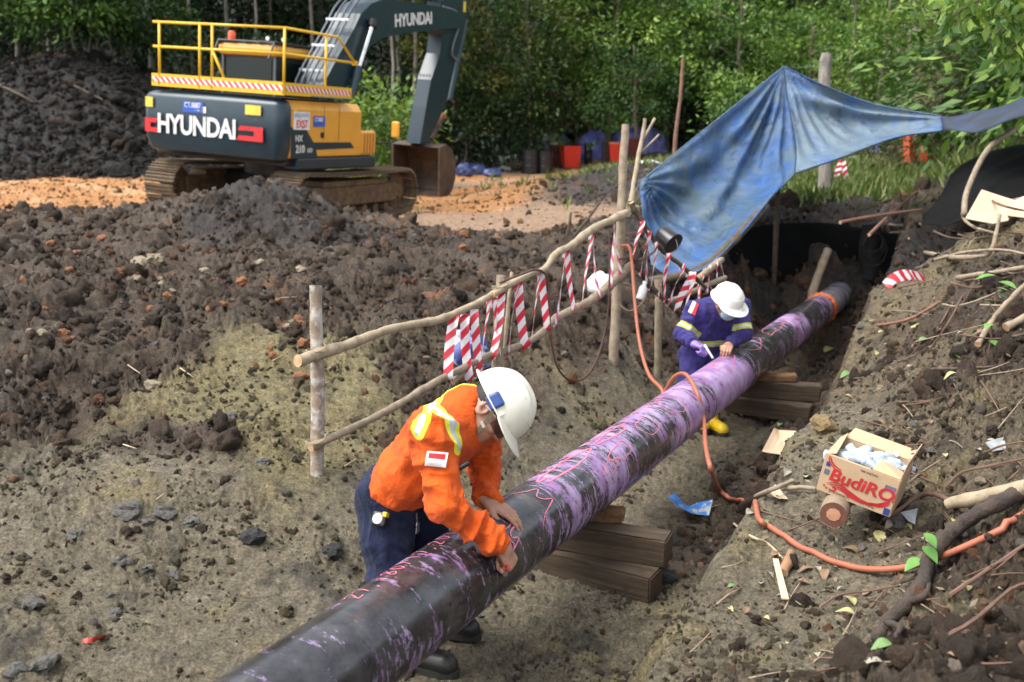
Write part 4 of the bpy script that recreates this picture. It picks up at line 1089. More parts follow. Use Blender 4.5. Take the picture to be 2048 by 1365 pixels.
# red and white tape wound between the rails
def tape_mat():
    m, b = new_mat('barrier_tape'); n, l = nodes_of(m)
    s, w = attr(m, 'along'), attr(m, 'across')
    d = math_node(m, 'FRACT', math_node(m, 'ADD', math_node(m, 'MULTIPLY', s, 9.0), math_node(m, 'MULTIPLY', w, .55)))
    red = math_node(m, 'LESS_THAN', d, .5)
    geo = n.new('ShaderNodeNewGeometry')
    rd = mixrgb(m, (.60, .10, .20), (.62, .03, .05), geo.outputs['Backfacing'])
    c = mixrgb(m, (.78, .76, .76), rd, red)
    c = mixrgb(m, c, (.24, .16, .10), ramp(m, tex_noise(m, 14, 6, .7), ((.62, 0.0), (.72, .8))))
    l.new(c, b.inputs['Base Color']); b.inputs['Roughness'].default_value = .35
    t = n.new('ShaderNodeBsdfTranslucent'); l.new(c, t.inputs[0]); mx = n.new('ShaderNodeMixShader'); mx.inputs[0].default_value = .25
    out = n['Material Output']; l.new(b.outputs[0], mx.inputs[1]); l.new(t.outputs[0], mx.inputs[2]); l.new(mx.outputs[0], out.inputs[0])
    return m
TAPE = tape_mat()
def ribbon(parent, path, width, side0, twist, name='strip', k=26, m=None, s0=0.0):
    """strip of tape along a path; side0 is its width direction at the start, twist in turns"""
    pp = arc_pts(path, max(2, k // (len(path) - 1))); nn = len(pp); W = 4
    V_, al, ac = [], [], []; s = s0
    for i, p in enumerate(pp):
        d = (pp[min(i + 1, nn - 1)] - pp[max(i - 1, 0)]).normalized()
        a = Vector(side0); a = (a - d * a.dot(d)).normalized(); a = Quaternion(d, 2 * math.pi * twist * i / (nn - 1)) @ a
        nb = d.cross(a)
        if i: s += (p - pp[i - 1]).length
        for j in range(W + 1):
            t = j / W - .5
            V_.append(p + a * (t * width) + nb * (.10 * width * math.cos(t * 3.1) * math.sin(i * .9 + j)))
            al.append(s); ac.append(t + .5)
    f = [(i * (W + 1) + j, i * (W + 1) + j + 1, (i + 1) * (W + 1) + j + 1, (i + 1) * (W + 1) + j) for i in range(nn - 1) for j in range(W)]
    return np_mesh(name, np.array(V_), np.array(f), m or TAPE, parent=parent, attrs={'along': al, 'across': ac})
def tape_run(label, strips, depth, group=None):
    x, y = strips[0][0]
    root = thing('barrier_tape', P(x, strips[0][1][1], depth(x)), label, 'tape', group)
    for (a, b, w, tw) in strips:
        pa, pb = P(a[0], a[1], depth(a[0]) - .06), P(b[0], b[1], depth(b[0]) - .06)
        up = V((0, 0, .045)); back = V((0, .085, 0))
        path = [pa + back - up * .6, pa + up * .6 + back * .5, pa + V((0, -.035, 0)), pa.lerp(pb, .5) + V((rng.uniform(-.015, .015), -.03, 0)), pb + V((0, -.03, 0)), pb - V((0, 0, .03)) + back * .7]
        ribbon(root, path, w * .84, V((1, rng.uniform(-.3, .1), 0)), tw * 1.6 + rng.uniform(-.07, .07), s0=rng.uniform(0, 1))
    return root
tape_run('red and white striped tape wound between the pale rails above the orange worker',
         [((907, 640), (897, 752), .078, .04), ((930, 640), (939, 756), .072, .03), ((949, 630), (958, 742), .066, -.05), ((978, 612), (964, 712), .05, .2), ((990, 605), (1000, 702), .045, -.22), ((1003, 596), (985, 712), .062, .08), ((1037, 572), (1050, 692), .072, -.04), ((1036, 572), (1018, 700), .035, .25), ((1082, 548), (1094, 655), .062, .05), ((1078, 552), (1062, 684), .042, .18),
          ((1134, 508), (1147, 616), .055, -.15), ((1130, 512), (1112, 645), .042, .25)], fence_depth)
tape_run('faded striped tape wound round the rails beside the tall fence post',
         [((1183, 476), (1163, 612), .048, .18), ((1186, 474), (1197, 592), .04, -.3), ((1226, 442), (1240, 548), .05, .35), ((1230, 440), (1219, 574), .04, -.3)], fence_depth)
tape_run('thin striped tape wound on the dark rails below the tarpaulin',
         [((1284, 450), (1266, 510), .05, .2), ((1297, 470), (1280, 546), .045, -.2), ((1299, 472), (1292, 560), .045, .3), ((1312, 492), (1301, 572), .05, .2), ((1334, 514), (1316, 588), .05, -.25), ((1336, 514), (1328, 596), .045, .2), ((1366, 538), (1338, 606), .05, .3), ((1382, 552), (1352, 618), .07, -.1), ((1386, 554), (1366, 624), .06, .2)], lambda x: 8.2 + (x - 1290) / 120 * .35)
tape_run('tangled striped tape on the short pole beside the dark pit',
         [((1402, 556), (1398, 590), .05, .2), ((1416, 544), (1424, 582), .045, -.2), ((1420, 540), (1412, 584), .045, .3), ((1432, 532), (1436, 580), .05, .2), ((1440, 526), (1452, 572), .05, -.25)], lambda x: 8.9 + (x - 1400) / 40 * 1.1)

# loose stick props
tag(stick([P(1262, 405, 8.6), P(1272, 340, 8.7), P(1286, 265, 8.8), P(1290, 238, 8.8)], .024, .016, 'forked_stick', bark_pale, None, 8), 'thin forked stick standing beside the tall fence post', 'stick')
fk = bpy.data.objects['forked_stick']
stick([P(1284, 285, 8.8), P(1298, 262, 8.8), P(1310, 236, 8.78)], .014, .009, 'fork', bark_pale, fk, 7) if False else None
def forked():
    o = bpy.data.objects['forked_stick']; base = o.location.copy()
    for pts, r in (([(1282, 285), (1296, 262), (1310, 237)], .013), ([(1278, 308), (1296, 292), (1318, 270)], .010)):
        mb = MB(); mb.tube(arc_pts([P(x, y, 8.8) for x, y in pts], 4), [r] * 9, 7); c = mb.build('fork', bark_pale, o, smooth=True)
forked()

# ---------------------------------------------------------------- hoses and cables
def hose(name, pts, r, m, label, cat, n=10, sm=10):
    q = arc_pts(pts, sm); zg = ground_full(np.array([p.x for p in q]), np.array([p.y for p in q]))[0]
    for p, z in zip(q, zg): p.z = max(p.z, z + r * .7)                  # lies on the soil, never in it
    for _ in range(3):
        for i in range(1, len(q) - 1): q[i].z = max(q[i].z, (q[i - 1].z + q[i + 1].z) / 2)  if zg[i] > q[i].z - .03 else q[i].z
    mb = MB(); mb.tube(q, r, n); return tag(mb.build(name, m, None, smooth=True), label, cat)
hose_or = mat('orange_hose', (.38, .115, .06), .55, col2=(.31, .10, .055), scale=20, dirt=(.20, .13, .09), dirt_amt=-.05, dirt_scale=12)
def pp_(x, y, off):
    p, n = pipe_hit(x, y); return Vector(p + n * off)
g = lambda x, y, l=.012: on_ground(x, y, lift=l)
hose('hose', [P(1244, 492, 8.02), P(1258, 495, 7.98), P(1264, 530, 7.95), P(1270, 610, 7.8), P(1280, 690, 7.6), P(1298, 750, 7.35), P(1326, 786, 7.1), TQ(3.75, -.28, .10), TQ(3.72, -.17, .37), TQ(3.62, -.04, .46), pp_(1392, 790, .012), pp_(1404, 840, .012), P(1411, 890, 5.95), P(1422, 940, 5.45), g(1438, 978, .05), g(1455, 995, .03), g(1490, 1012, .02), g(1515, 1036), g(1540, 1058), g(1610, 1102), g(1700, 1135), g(1790, 1138, .03), g(1870, 1118, .05), g(1950, 1085, .05), g(2012, 1055, .02), g(2060, 1030, -.03)], .0135, hose_or,
     'orange rubber hose draped over the pipe and across the right bank', 'hose', 12, 10)
hose('cable', [FP(1000, 566, -.12), FP(1040, 550, -.13), FP(1075, 540, -.14), FP(1094, 556, -.14), FP(1099, 600, -.13), FP(1101, 666, -.12), FP(1113, 730, -.12), FP(1138, 760, -.12), FP(1169, 756, -.12), FP(1195, 716, -.12), FP(1213, 644, -.14), FP(1219, 556, -.14), FP(1219, 466, -.12)], .008, mat('brown_cable', (.10, .040, .025), .55), 'brown cable hanging in a loop from the stick fence', 'cable')
hose('cable', [P(1235, 520, 8.0), P(1256, 516, 8.0), P(1280, 520, 8.05), P(1303, 508, 8.1), P(1316, 492, 8.15)], .007, MATS['brown_cable'], 'short reddish cable sagging between fence post and black pot', 'cable')
hose('cable', [P(1236, 600, 8.0), P(1245, 615, 7.95), P(1262, 622, 7.95), P(1285, 605, 8.0), P(1296, 578, 8.1)], .007, mat('tan_cable', (.26, .15, .09), .6), 'tan cable drooping beneath the white bottle', 'cable')

# ---------------------------------------------------------------- things hung on the fence
def pot():
    c = P(1322, 466, 8.1); d = (P(1352, 492, 8.0) - c).normalized()
    o = thing('pot', c - V((0, 0, .12)), 'glossy black plastic pot hung on the dark fence rail', 'pot')
    bp = mat('black_gloss', (.012, .012, .013), .28, dirt=(.10, .09, .075), dirt_amt=.0)
    mb = MB(); mb.lathe([(0, 0), (.065, .0), (.075, .02), (.082, .15), (.076, .15), (.07, .03), (0, .02)], c, d, 24); mb.build('body', bp, o, smooth=True, auto=40)
    mb = MB(); mb.lathe([(.082, .142), (.092, .144), (.092, .158), (.080, .160)], c, d, 24); mb.build('rim', bp, o, smooth=True, auto=40)
    mb = MB(); mb.tube(arc_pts([c + d * .15 + V((0, 0, .085)), c + d * .20 + V((0, -.02, 0)), c + d * .15 - V((0, 0, .085))], 6), .003, 6); mb.build('handle', MATS['worn_steel'], o)
pot()
def bottle():
    a = P(1279, 600, 8.05); d = (P(1288, 572, 8.05) - a).normalized()
    o = thing('bottle', a, 'white plastic bottle hanging below the dark rails', 'bottle')
    mb = MB(); mb.lathe([(.026, 0), (.034, .006), (.034, .10), (.018, .122), (.016, .13)], a, d, 18); mb.build('body', mat('white_bottle', (.72, .74, .72), .45), o, smooth=True, auto=40)
    mb = MB(); mb.lathe([(.019, .13), (.019, .155), (.0, .157)], a, d, 14); mb.build('bottle_cap', MATS['white_plastic'], o, smooth=True, auto=40)
bottle()
def crumple(c, size, name, m, label, cat, seed=0, group=None, rot=0.0, flat=.5, n=3, amp=.35, parent=None):
    """bag or rag: a ball pushed into folds and set on the ground"""
    bm = bmesh.new(); bmesh.ops.create_icosphere(bm, subdivisions=n, radius=1.0)
    v = np.array([x.co for x in bm.verts]); k = noise3(v * 1.7 + seed * 3.1, seed); k2 = 1 - 2 * np.abs(noise3(v * 3.6 + seed, seed + 9)); k3 = 1 - 2 * np.abs(noise3(v * 8 + seed, seed + 19))
    v = v * (1 + amp * k + amp * .45 * k2 + amp * .15 * k3)[:, None]
    v[:, 2] = np.where(v[:, 2] < -flat, -flat + (v[:, 2] + flat) * .1, v[:, 2]) + flat
    c_, s_ = math.cos(rot), math.sin(rot); v = v * np.array(size)
    v = np.stack([v[:, 0] * c_ - v[:, 1] * s_, v[:, 0] * s_ + v[:, 1] * c_, v[:, 2]], -1) + np.array(c)
    mb = MB(); mb.add(v.tolist(), [[q.index for q in f_.verts] for f_ in bm.faces]); bm.free()
    o = mb.build(name, m, parent, smooth=True, auto=60)
    if label: tag(o, label, cat, group)
    return o
bagw = mat('white_sack', (.70, .70, .68), .5, col2=(.55, .55, .52), scale=8, bmp=.3, bscale=25, bdist=.01)
p = P(1206, 560, 9.0); crumple(p - V((0, 0, .12)), (.115, .09, .13), 'plastic_bag', bagw, 'crumpled white bag hanging behind the tall fence post', 'bag', 4, amp=.28)
p = on_ground(925, 740); crumple(p + V((.02, .1, -.02)), (.15, .12, .17), 'rag_bag', mat('blue_white_bag', (.05, .07, .22), .55, col2=(.42, .48, .62), scale=7, lo=.5, hi=.56, bmp=.3, bscale=30), 'blue and white bag lying behind the striped tape', 'bag', 6)

# ---------------------------------------------------------------- timbers under the pipe
def wood_mat(name, c1, c2):
    m, b = new_mat(name); n, l = nodes_of(m)
    gr = tex_noise(m, 1.0, 8, .7, stretch=(2.2, 38, 38), dist=.6)
    c = mixrgb(m, c1, c2, ramp(m, gr, ((.38, 0.0), (.62, 1.0))))
    c = mixrgb(m, c, (.035, .027, .02), ramp(m, tex_noise(m, 7, 7, .7), ((.56, 0.0), (.72, .8))))
    l.new(c, b.inputs['Base Color']); b.inputs['Roughness'].default_value = .8; b.inputs['Specular IOR Level'].default_value = .25
    bump(m, gr, .5, .006); return m
TIMB = wood_mat('old_timber', (.085, .058, .036), (.040, .028, .019)); TIMB2 = wood_mat('fresh_timber', (.22, .115, .05), (.11, .06, .028))
def timber(t, q0, q1, z0, w, h, yaw, label, m=TIMB, tilt=0.0, cat='timber', name='timber'):
    c = TQ(t, (q0 + q1) / 2, z0 + h / 2); L = q1 - q0
    bm = bmesh.new(); bmesh.ops.create_cube(bm, size=1)
    bmesh.ops.subdivide_edges(bm, edges=[e for e in bm.edges if abs((e.verts[0].co - e.verts[1].co).x) > .5], cuts=10)
    for v in bm.verts: v.co = V((v.co.x * L, v.co.y * w, v.co.z * h))
    bmesh.ops.bevel(bm, geom=[e for e in bm.edges if e.is_manifold and e.calc_face_angle(0) > 1], offset=.008, segments=2, affect='EDGES')
    for v in bm.verts: v.co += V(rng.normal(0, .0016, 3)) + V((0, .006 * math.sin(v.co.x * 3 + t), 0))
    me = bpy.data.meshes.new(name); bm.to_mesh(me); bm.free(); me.materials.append(m)
    o = bpy.data.objects.new(name, me); COL.objects.link(o); o.location = c
    a = math.atan2(PN2[1], PN2[0]); o.rotation_euler = (0, -tilt, a + R(yaw))
    return tag(o, label, cat)
timber(1.68, -.5, .46, -.015, .15, .145, 4, 'upper weathered timber of the stack under the pipe near the orange worker')
timber(1.62, -.6, .44, -.165, .17, .15, -4, 'lower weathered timber of the stack under the pipe near the orange worker')
timber(1.78, -.02, .19, .128, .13, .05, 14, 'split orange-brown wedge block between timber stack and pipe', TIMB2, .06, 'wood block', 'wedge_block')
timber(5.55, -.5, .57, -.165, .15, .135, 6, 'upper dark timber of the stack under the pipe beside the purple worker')
timber(5.45, -.55, .53, -.305, .16, .138, -2, 'lower dark timber of the stack under the pipe beside the purple worker')
timber(5.6, -.05, .36, -.03, .12, .05, 16, 'pale wedge block on the timber stack beside the purple worker', TIMB2, .04, 'wood block', 'wedge_block')

# ---------------------------------------------------------------- excavator
def text_obj(txt, size, frame, m, name, parent, bold=.0, ext=.003, local=True, space=1.0, shear=0.0, sx=1.0):
    """raised lettering; frame = (origin, direction of the line, up) with the text centred on origin"""
    cu = bpy.data.curves.new('t', 'FONT'); cu.body = txt; cu.size = size; cu.extrude = ext; cu.offset = bold * size; cu.align_x = 'CENTER'; cu.align_y = 'CENTER'; cu.space_character = space; cu.shear = shear; cu.resolution_u = 3
    t = bpy.data.objects.new('t', cu); me = bpy.data.meshes.new_from_object(t)
    o_, ex, ey = [Vector(x) for x in frame]; ex.normalize(); ey = (ey - ex * ey.dot(ex)).normalized(); ez = ex.cross(ey)
    vs = [o_ + ex * v.co.x * sx + ey * v.co.y + ez * v.co.z for v in me.vertices]
    mb = MB(); mb.add(vs, [list(p.vertices) for p in me.polygons])
    bpy.data.objects.remove(t); bpy.data.curves.remove(cu); bpy.data.meshes.remove(me)
    return mb.build(name, m, parent, local=local, fix=False)
def exc_frame():
    y = R(EXC_YAW)
    f = V((math.sin(y), math.cos(y), -math.tan(R(1.1)))).normalized()
    r = V((math.cos(y), -math.sin(y), -math.tan(R(4.0)))); r = (r - f * r.dot(f)).normalized()
    return r, f, r.cross(f)
def build_excavator():
    r, f, u = exc_frame()
    root = thing('excavator', EXC_O, 'navy and yellow crawler excavator parked behind the black mound', 'excavator')
    root.rotation_euler = Matrix((r, f, u)).transposed().to_euler()
    cam_l = V((V((0, 0, CAM_H)) - EXC_O).dot(a) for a in (r, f, u))
    def MP(px, py, x):
        """(y, z) on the machine's lengthwise plane at width x"""
        d = P(px, py, 1.0) - V((0, 0, CAM_H)); dl = V((d.dot(r), d.dot(f), d.dot(u)))
        k = (x - cam_l.x) / dl.x; q = cam_l + dl * k; return q.y, q.z
    mud = (.17, .12, .07)
    navy = mat('navy_paint', (.012, .030, .042), .33, col2=(.016, .036, .050), scale=4, dirt=mud, dirt_amt=-.02, dirt_scale=3.2)
    yel = mat('machine_yellow', (.74, .36, .045), .38, col2=(.68, .32, .04), scale=3, dirt=mud, dirt_amt=-.12, dirt_scale=4)
    rail = mat('rail_yellow', (.80, .48, .02), .42, col2=(.72, .42, .02))
    steel = mat('track_steel', (.10, .075, .05), .65, metal=.3, col2=(.06, .045, .032), scale=10, dirt=(.22, .15, .08), dirt_amt=.55, dirt_scale=7, bmp=.4, bscale=30)
    dark = mat('machine_black', (.014, .015, .016), .5, dirt=mud, dirt_amt=-.05)
    glass, gb = new_mat('cab_glass'); gb.inputs['Base Color'].default_value = (.008, .014, .013, 1); gb.inputs['Roughness'].default_value = .12; gb.inputs['Specular IOR Level'].default_value = .3
    white = mat('decal_white', (.80, .80, .78), .5); redm = mat('decal_red', (.65, .02, .02), .5); bluem = mat('decal_blue', (.03, .12, .55), .5); yelm = mat('decal_yellow', (.80, .62, .08), .5)
    X, Y, Z = V((1, 0, 0)), V((0, 1, 0)), V((0, 0, 1))
    B = lambda mb, name, m, par=root, **k: mb.build(name, m, par, local=True, **k)
    # --- tracks
    shoe_me = None
    for sx in (-1, 1):
        tr = MB(); ty = -.55; x0 = sx * 1.2 + .08
        tr.box((x0, ty, .46), (.30, 3.1, .36), bev=.03); tr.box((x0, ty, .68), (.36, 2.2, .10), bev=.02)
        t = B(tr, 'track_frame', steel)
        path = []; ty = -.55; n_shoe = 47; Lf = 1.68; rr = .40
        per = 4 * Lf + 2 * math.pi * rr
        for k in range(n_shoe):
            s = per * k / n_shoe
            if s < 2 * Lf: path.append((-Lf + s, .06, 0))
            elif s < 2 * Lf + math.pi * rr: a = (s - 2 * Lf) / rr; path.append((Lf + rr * math.sin(a), .06 + rr - rr * math.cos(a), a))
            elif s < 4 * Lf + math.pi * rr: q = s - 2 * Lf - math.pi * rr; path.append((Lf - q, .06 + 2 * rr - .035 * math.sin(math.pi * q / (2 * Lf)), math.pi))
            else: a = (s - 4 * Lf - math.pi * rr) / rr; path.append((-Lf - rr * math.sin(a), .06 + rr + rr * math.cos(a), math.pi + a))
        for (yy, zz, a) in path:
            if shoe_me is None:
                mb = MB(); mb.box((0, 0, 0), (.60, .175, .028), bev=.005)
                for off in (-.062, 0, .062): mb.box((0, off, -.026), (.60, .016, .032))
                so = B(mb, 'track_shoe', steel, t); shoe_me = so.data
            else:
                so = bpy.data.objects.new('track_shoe', shoe_me); COL.objects.link(so); so.parent = t
            so.location = (x0, yy + ty, zz); so.rotation_euler = (a, 0, 0)
        for yy, rad, nm in ((-Lf, .33, 'sprocket'), (Lf, .33, 'idler')):
            mb = MB(); mb.lathe([(0, -.09), (.10, -.09), (.12, -.05), (rad, -.05), (rad, .05), (.12, .05), (.10, .09), (0, .09)], (x0, yy + ty, .46), X, 24)
            mb.lathe([(0, 0), (.15, 0), (.13, .03), (0, .035)], (x0 + sx * .09, yy + ty, .46), X * sx, 16); B(mb, nm, steel, t, smooth=True, auto=35)
        for k in range(7):
            mb = MB(); mb.lathe([(0, -.12), (.09, -.12), (.09, .12), (0, .12)], (x0, -1.2 + .4 * k + ty, .18), X, 12); B(mb, 'roller', steel, t, smooth=True, auto=35)
    mb = MB(); mb.box((0, -.55, .55), (2.1, 1.1, .34), bev=.06); mb.lathe([(.72, .7), (.72, 1.0)], (-.1, -.5, 0), Z, 28); B(mb, 'car_body', dark)
    # --- slewing platform and counterweight
    mb = MB(); yf = MP(752, 300, 1.37)[0]; mb.box((0, (-2.5 + yf) / 2, 1.06), (2.56, yf + 2.5, .14), bev=.03); B(mb, 'platform', dark)
    def outline(w, y0, y1, rc, bulge, inset=0.0):
        pts = []; w -= inset; yb = y0 + inset
        for k in range(9):
            a = math.pi + math.pi / 2 * k / 8; pts.append((-w + rc + rc * math.cos(a), yb + rc + rc * math.sin(a)))
        for k in range(1, 6): s = k / 6; pts.append((-w + rc + (2 * w - 2 * rc) * s, yb - bulge * math.sin(math.pi * s)))
        for k in range(9):
            a = -math.pi / 2 + math.pi / 2 * k / 8; pts.append((w - rc + rc * math.cos(a), yb + rc + rc * math.sin(a)))
        return pts + [(w, y1), (-w, y1)]
    mb = MB(); lev = ((1.04, .16), (1.10, .06), (1.28, .01), (1.62, 0), (1.93, .01), (1.99, .04), (2.03, .11)); n = len(outline(1.37, -2.75, -2.50, .16, .05))
    vs = []
    for z, ins in lev: vs += [(x, y, z) for x, y in outline(1.37, -2.75, -2.50, .16, .05, ins)]
    fs = [(i * n + k, i * n + (k + 1) % n, (i + 1) * n + (k + 1) % n, (i + 1) * n + k) for i in range(len(lev) - 1) for k in range(n)] + [tuple(range(n - 1, -1, -1)), tuple((len(lev) - 1) * n + k for k in range(n))]
    mb.add(vs, fs); cw = B(mb, 'counterweight', navy, smooth=True, auto=35)
    yr = -2.808
    text_obj('HYUNDAI', .42, (V((-.22, yr + .002, 1.50)), X, Z), white, 'maker_lettering', cw, bold=.030, ext=.004, space=.95, sx=.86)
    for sgn, xc in ((-1, -1.13), (1, .80)):
        mb = MB()
        if sgn < 0: poly = [(-.13, -.11), (.13, -.11), (.13, -.035), (-.02, -.035), (-.02, .045), (.10, .045), (.13, .115), (-.13, .115)]
        else: poly = [(-.24, -.11), (.26, -.11), (.26, .115), (-.17, .115), (-.21, .045), (.09, .045), (.09, -.035), (-.20, -.035)]
        mb.prism(poly, (xc, (-2.79 if sgn < 0 else -2.80), 1.47), X, Z, -Y, .006); B(mb, 'red_emblem', redm, cw)
    def plate(par, c, w, h, ax, ay, m, nm, t=.006):
        mb = MB(); az = Vector(ax).cross(Vector(ay)); mb.prism([(-w / 2, -h / 2), (w / 2, -h / 2), (w / 2, h / 2), (-w / 2, h / 2)], Vector(c), ax, ay, az, t); return B(mb, nm, m, par)
    pl = plate(cw, (-.28, -2.797, 1.81), .40, .17, X, Z, bluem, 'number_plate', .008)
    text_obj('CT.8887', .115, (V((-.29, -2.808, 1.835)), X, Z), white, 'plate_number', pl, bold=.01, sx=.8)
    text_obj('-- -m', .05, (V((-.20, -2.808, 1.765)), X, Z), white, 'plate_mark', pl)
    plate(cw, (-.12 + .04, -2.800, 1.78), .10, .10, X, Z, white, 'plate_sticker', .005)
    plate(cw, (-1.19, -2.772, 1.84), .15, .16, X, Z, yelm, 'reflector'); plate(cw, (.86, -2.79, 1.84), .29, .15, X, Z, yelm, 'reflector')
    plate(cw, (1.372, -2.40, 1.80), .08, .20, Y, Z, yelm, 'reflector')
    # --- engine house, right side panels
    y1 = MP(722, 250, 1.37)[0]; yb = MP(752, 290, 1.37)[0]
    mb = MB(); mb.prism([(1.30, 1.12), (1.37, 1.16), (1.37, 1.90), (1.27, 2.03), (-1.2, 2.03), (-1.2, 1.12)], (0, -2.50, 0), X, Z, Y, y1 + 2.50); hood = B(mb, 'engine_house', yel)
    mb = MB(); mb.box((-.0, (-2.50 + y1) / 2, 2.045), (2.2, (y1 + 2.50) * .9, .03)); B(mb, 'hood_top', dark, hood)
    xs = 1.372
    mb = MB(); ys = -2.50; w_ = y1 - ys
    mb.prism([(ys, 1.13), (ys + w_ * .36, 1.13), (ys + w_ * .34, 1.26), (ys + w_ * .90, 1.28), (ys + w_ * .84, 1.38), (ys + w_ * .30, 1.38), (ys + w_ * .20, 1.58), (ys, 1.62)], (xs, 0, 0), Y, Z, X, .005); B(mb, 'dark_swoosh', navy, hood)
    text_obj('HX', .14, (V((xs + .007, ys + w_ * .10, 1.44)), Y, Z), white, 'model_lettering', hood, bold=.015); text_obj('210', .17, (V((xs + .007, ys + w_ * .12, 1.27)), Y, Z), white, 'model_lettering', hood, bold=.02); text_obj('HD', .10, (V((xs + .007, ys + w_ * .25, 1.25)), Y, Z), white, 'model_lettering', hood, bold=.01)
    sg = plate(hood, (xs + .006, ys + w_ * .13, 1.72), .46 , .28, Y, Z, white, 'unit_sign', .006)
    text_obj('EX57', .17, (V((xs + .015, ys + w_ * .13, 1.665)), Y, Z), redm, 'unit_number', sg, bold=.012, sx=.85)
    plate(sg, (xs + .013, ys + w_ * .13, 1.81), .42, .055, Y, Z, mat('decal_pale_blue', (.45, .50, .68), .5), 'sign_header', .003)
    sg2 = plate(hood, (xs + .004, ys + w_ * .37, 1.72), .34, .17, Y, Z, bluem, 'number_plate', .006)
    text_obj('CT.8887', .095, (V((xs + .012, ys + w_ * .36, 1.745)), Y, Z), white, 'plate_number', sg2, bold=.01, sx=.75)
    mb = MB(); mb.box((xs + .004, ys + w_ * .42, 1.50), (.012, .10, .09), bev=.01); B(mb, 'door_latch', dark, hood)
    for fr in (.44, .66):
        mb = MB(); mb.box((xs + .0015, ys + w_ * fr, 1.70), (.004, .008, .56)); B(mb, 'door_seam', mat('seam_shadow', (.25, .12, .015), .7), hood)
    mb = MB(); mb.box((1.28, (y1 + yb) / 2 + .002, 1.36), (.18, yb - y1, .42), bev=.04)
    tb = B(mb, 'tool_box', yel)
    for k in range(4):
        mb = MB(); mb.box((1.372, y1 + (yb - y1) * (.25 + .18 * k), 1.36), (.012, .02, .36)); B(mb, 'rib', mat('rust_red', (.35, .09, .05), .7), tb)
    mb = MB(); mb.box((1.24, (-2.3 + yb) / 2, 1.03), (.27, yb + 2.3, .20), bev=.03); B(mb, 'side_skirt', navy)
    # mirror on its stalk
    mb = MB(); mb.tube([(1.3, yb, 1.35), (1.55, yb + .25, 1.38), (1.6, yb + .3, 1.55)], .014, 6); mr = B(mb, 'mirror_arm', dark)
    mb = MB(); mb.box((1.60, yb + .30, 1.62), (.16, .07, .30), bev=.03); B(mb, 'mirror', yel, mr)
    # --- cab
    mb = MB(); mb.prism([(-.35, 1.13), (1.25, 1.13), (1.40, 1.6), (1.30, 2.80), (-.35, 2.80)], (-1.62, 0, 0), Y, Z, X, 1.2); cab = B(mb, 'cab', dark)
    mb = MB(); mb.box((-1.02, .45, 2.85), (1.30, 1.78, .20), bev=.07); B(mb, 'cab_roof', yel, cab)
    for c, s_ in (((-1.02, -.358, 2.36), (1.0, .012, .66)), ((-.414, .40, 2.30), (.012, 1.2, .76))):
        mb = MB(); mb.box(c, s_, bev=.004); B(mb, 'window', glass, cab)
    for c, s_ in (((-1.585, -.37, 2.36), (.05, .03, .86)), ((-.445, -.37, 2.36), (.05, .03, .86)), ((-1.02, -.37, 2.00), (1.19, .03, .05)), ((-.405, 1.05, 2.3), (.03, .06, .9))):
        mb = MB(); mb.box(c, s_, bev=.008); B(mb, 'window_frame', mat('frame_grey', (.09, .10, .11), .4), cab)
    for k in range(5):
        mb = MB(); mb.tube([(-1.6 + .29 * k, -.45, 2.98), (-1.6 + .29 * k, 1.3, 2.98)], .016, 6); B(mb, 'guard_bar', dark, cab)
    for y_ in (-.45, .1, .7, 1.3):
        mb = MB(); mb.tube([(-1.63, y_, 3.0), (-.41, y_, 3.0)], .018, 6); B(mb, 'guard_bar', dark, cab)
    for x_ in (-1.63, -.41):
        mb = MB(); mb.tube([(x_, -.62, 2.70), (x_, -.45, 3.0), (x_, 1.35, 3.0)], .022, 6); B(mb, 'guard_bar', dark, cab)
    mb = MB(); mb.lathe([(.07, 0), (.07, .12), (.05, .15), (0, .16)], (-1.45, -.30, 3.02), Z, 16); m_o = mat('beacon_orange', (.80, .11, .03), .3); B(mb, 'beacon', m_o, cab, smooth=True, auto=40)
    for x_, y_ in ((-.55, -.42), (-.30, -.3)):
        mb = MB(); mb.box((x_, y_, 3.06), (.10, .07, .09), bev=.02); B(mb, 'work_light', dark, cab)
        mb = MB(); mb.lathe([(.038, 0), (.038, .01), (0, .014)], (x_, y_ - .036, 3.06), -Y, 12); B(mb, 'lamp_lens', white, cab)
    # --- service walkway with handrail
    hz, hb = new_mat('hazard_stripe'); nn, ll = nodes_of(hz)
    d_ = math_node(hz, 'FRACT', math_node(hz, 'ADD', math_node(hz, 'MULTIPLY', attr(hz, 'along'), 9.0), math_node(hz, 'MULTIPLY', attr(hz, 'across'), .75)))
    ll.new(mixrgb(hz, (.78, .76, .72), (.66, .05, .04), math_node(hz, 'LESS_THAN', d_, .5)), hb.inputs['Base Color']); hb.inputs['Roughness'].default_value = .4
    xw, yw = 1.42, -2.72
    mb = MB(); mb.box((.11, yw, 2.20), (2.56, .03, .20)); pr_ = B(mb, 'toe_board', rail)
    yend = MP(707, 185, xw)[0]
    mb = MB(); mb.box((xw - .04, (yw + yend) / 2, 2.20), (.03, yend - yw - .05, .19)); ps_ = B(mb, 'toe_board', rail)
    mb = MB(); mb.box((.1, -2.35, 2.115), (2.5, .66, .02)); mb2 = B(mb, 'walkway', mat('walkway_steel', (.30, .30, .29), .5, metal=.4))
    mb = MB(); mb.box((1.15, (-2.0 + yend) / 2, 2.115), (.5, yend + 2.0, .02)); B(mb, 'walkway', MATS['walkway_steel'])
    def band(o_, ex, L_, h_, par):
        ex = Vector(ex); vs_ = [Vector(o_), Vector(o_) + ex * L_, Vector(o_) + ex * L_ + Z * h_, Vector(o_) + Z * h_]
        ob = np_mesh('hazard_stripe', np.array(vs_), np.array([[0, 1, 2, 3]]), hz, None, False, attrs={'along': [0, L_, L_, 0], 'across': [0, 0, 1, 1]}, rebase=False); ob.parent = par
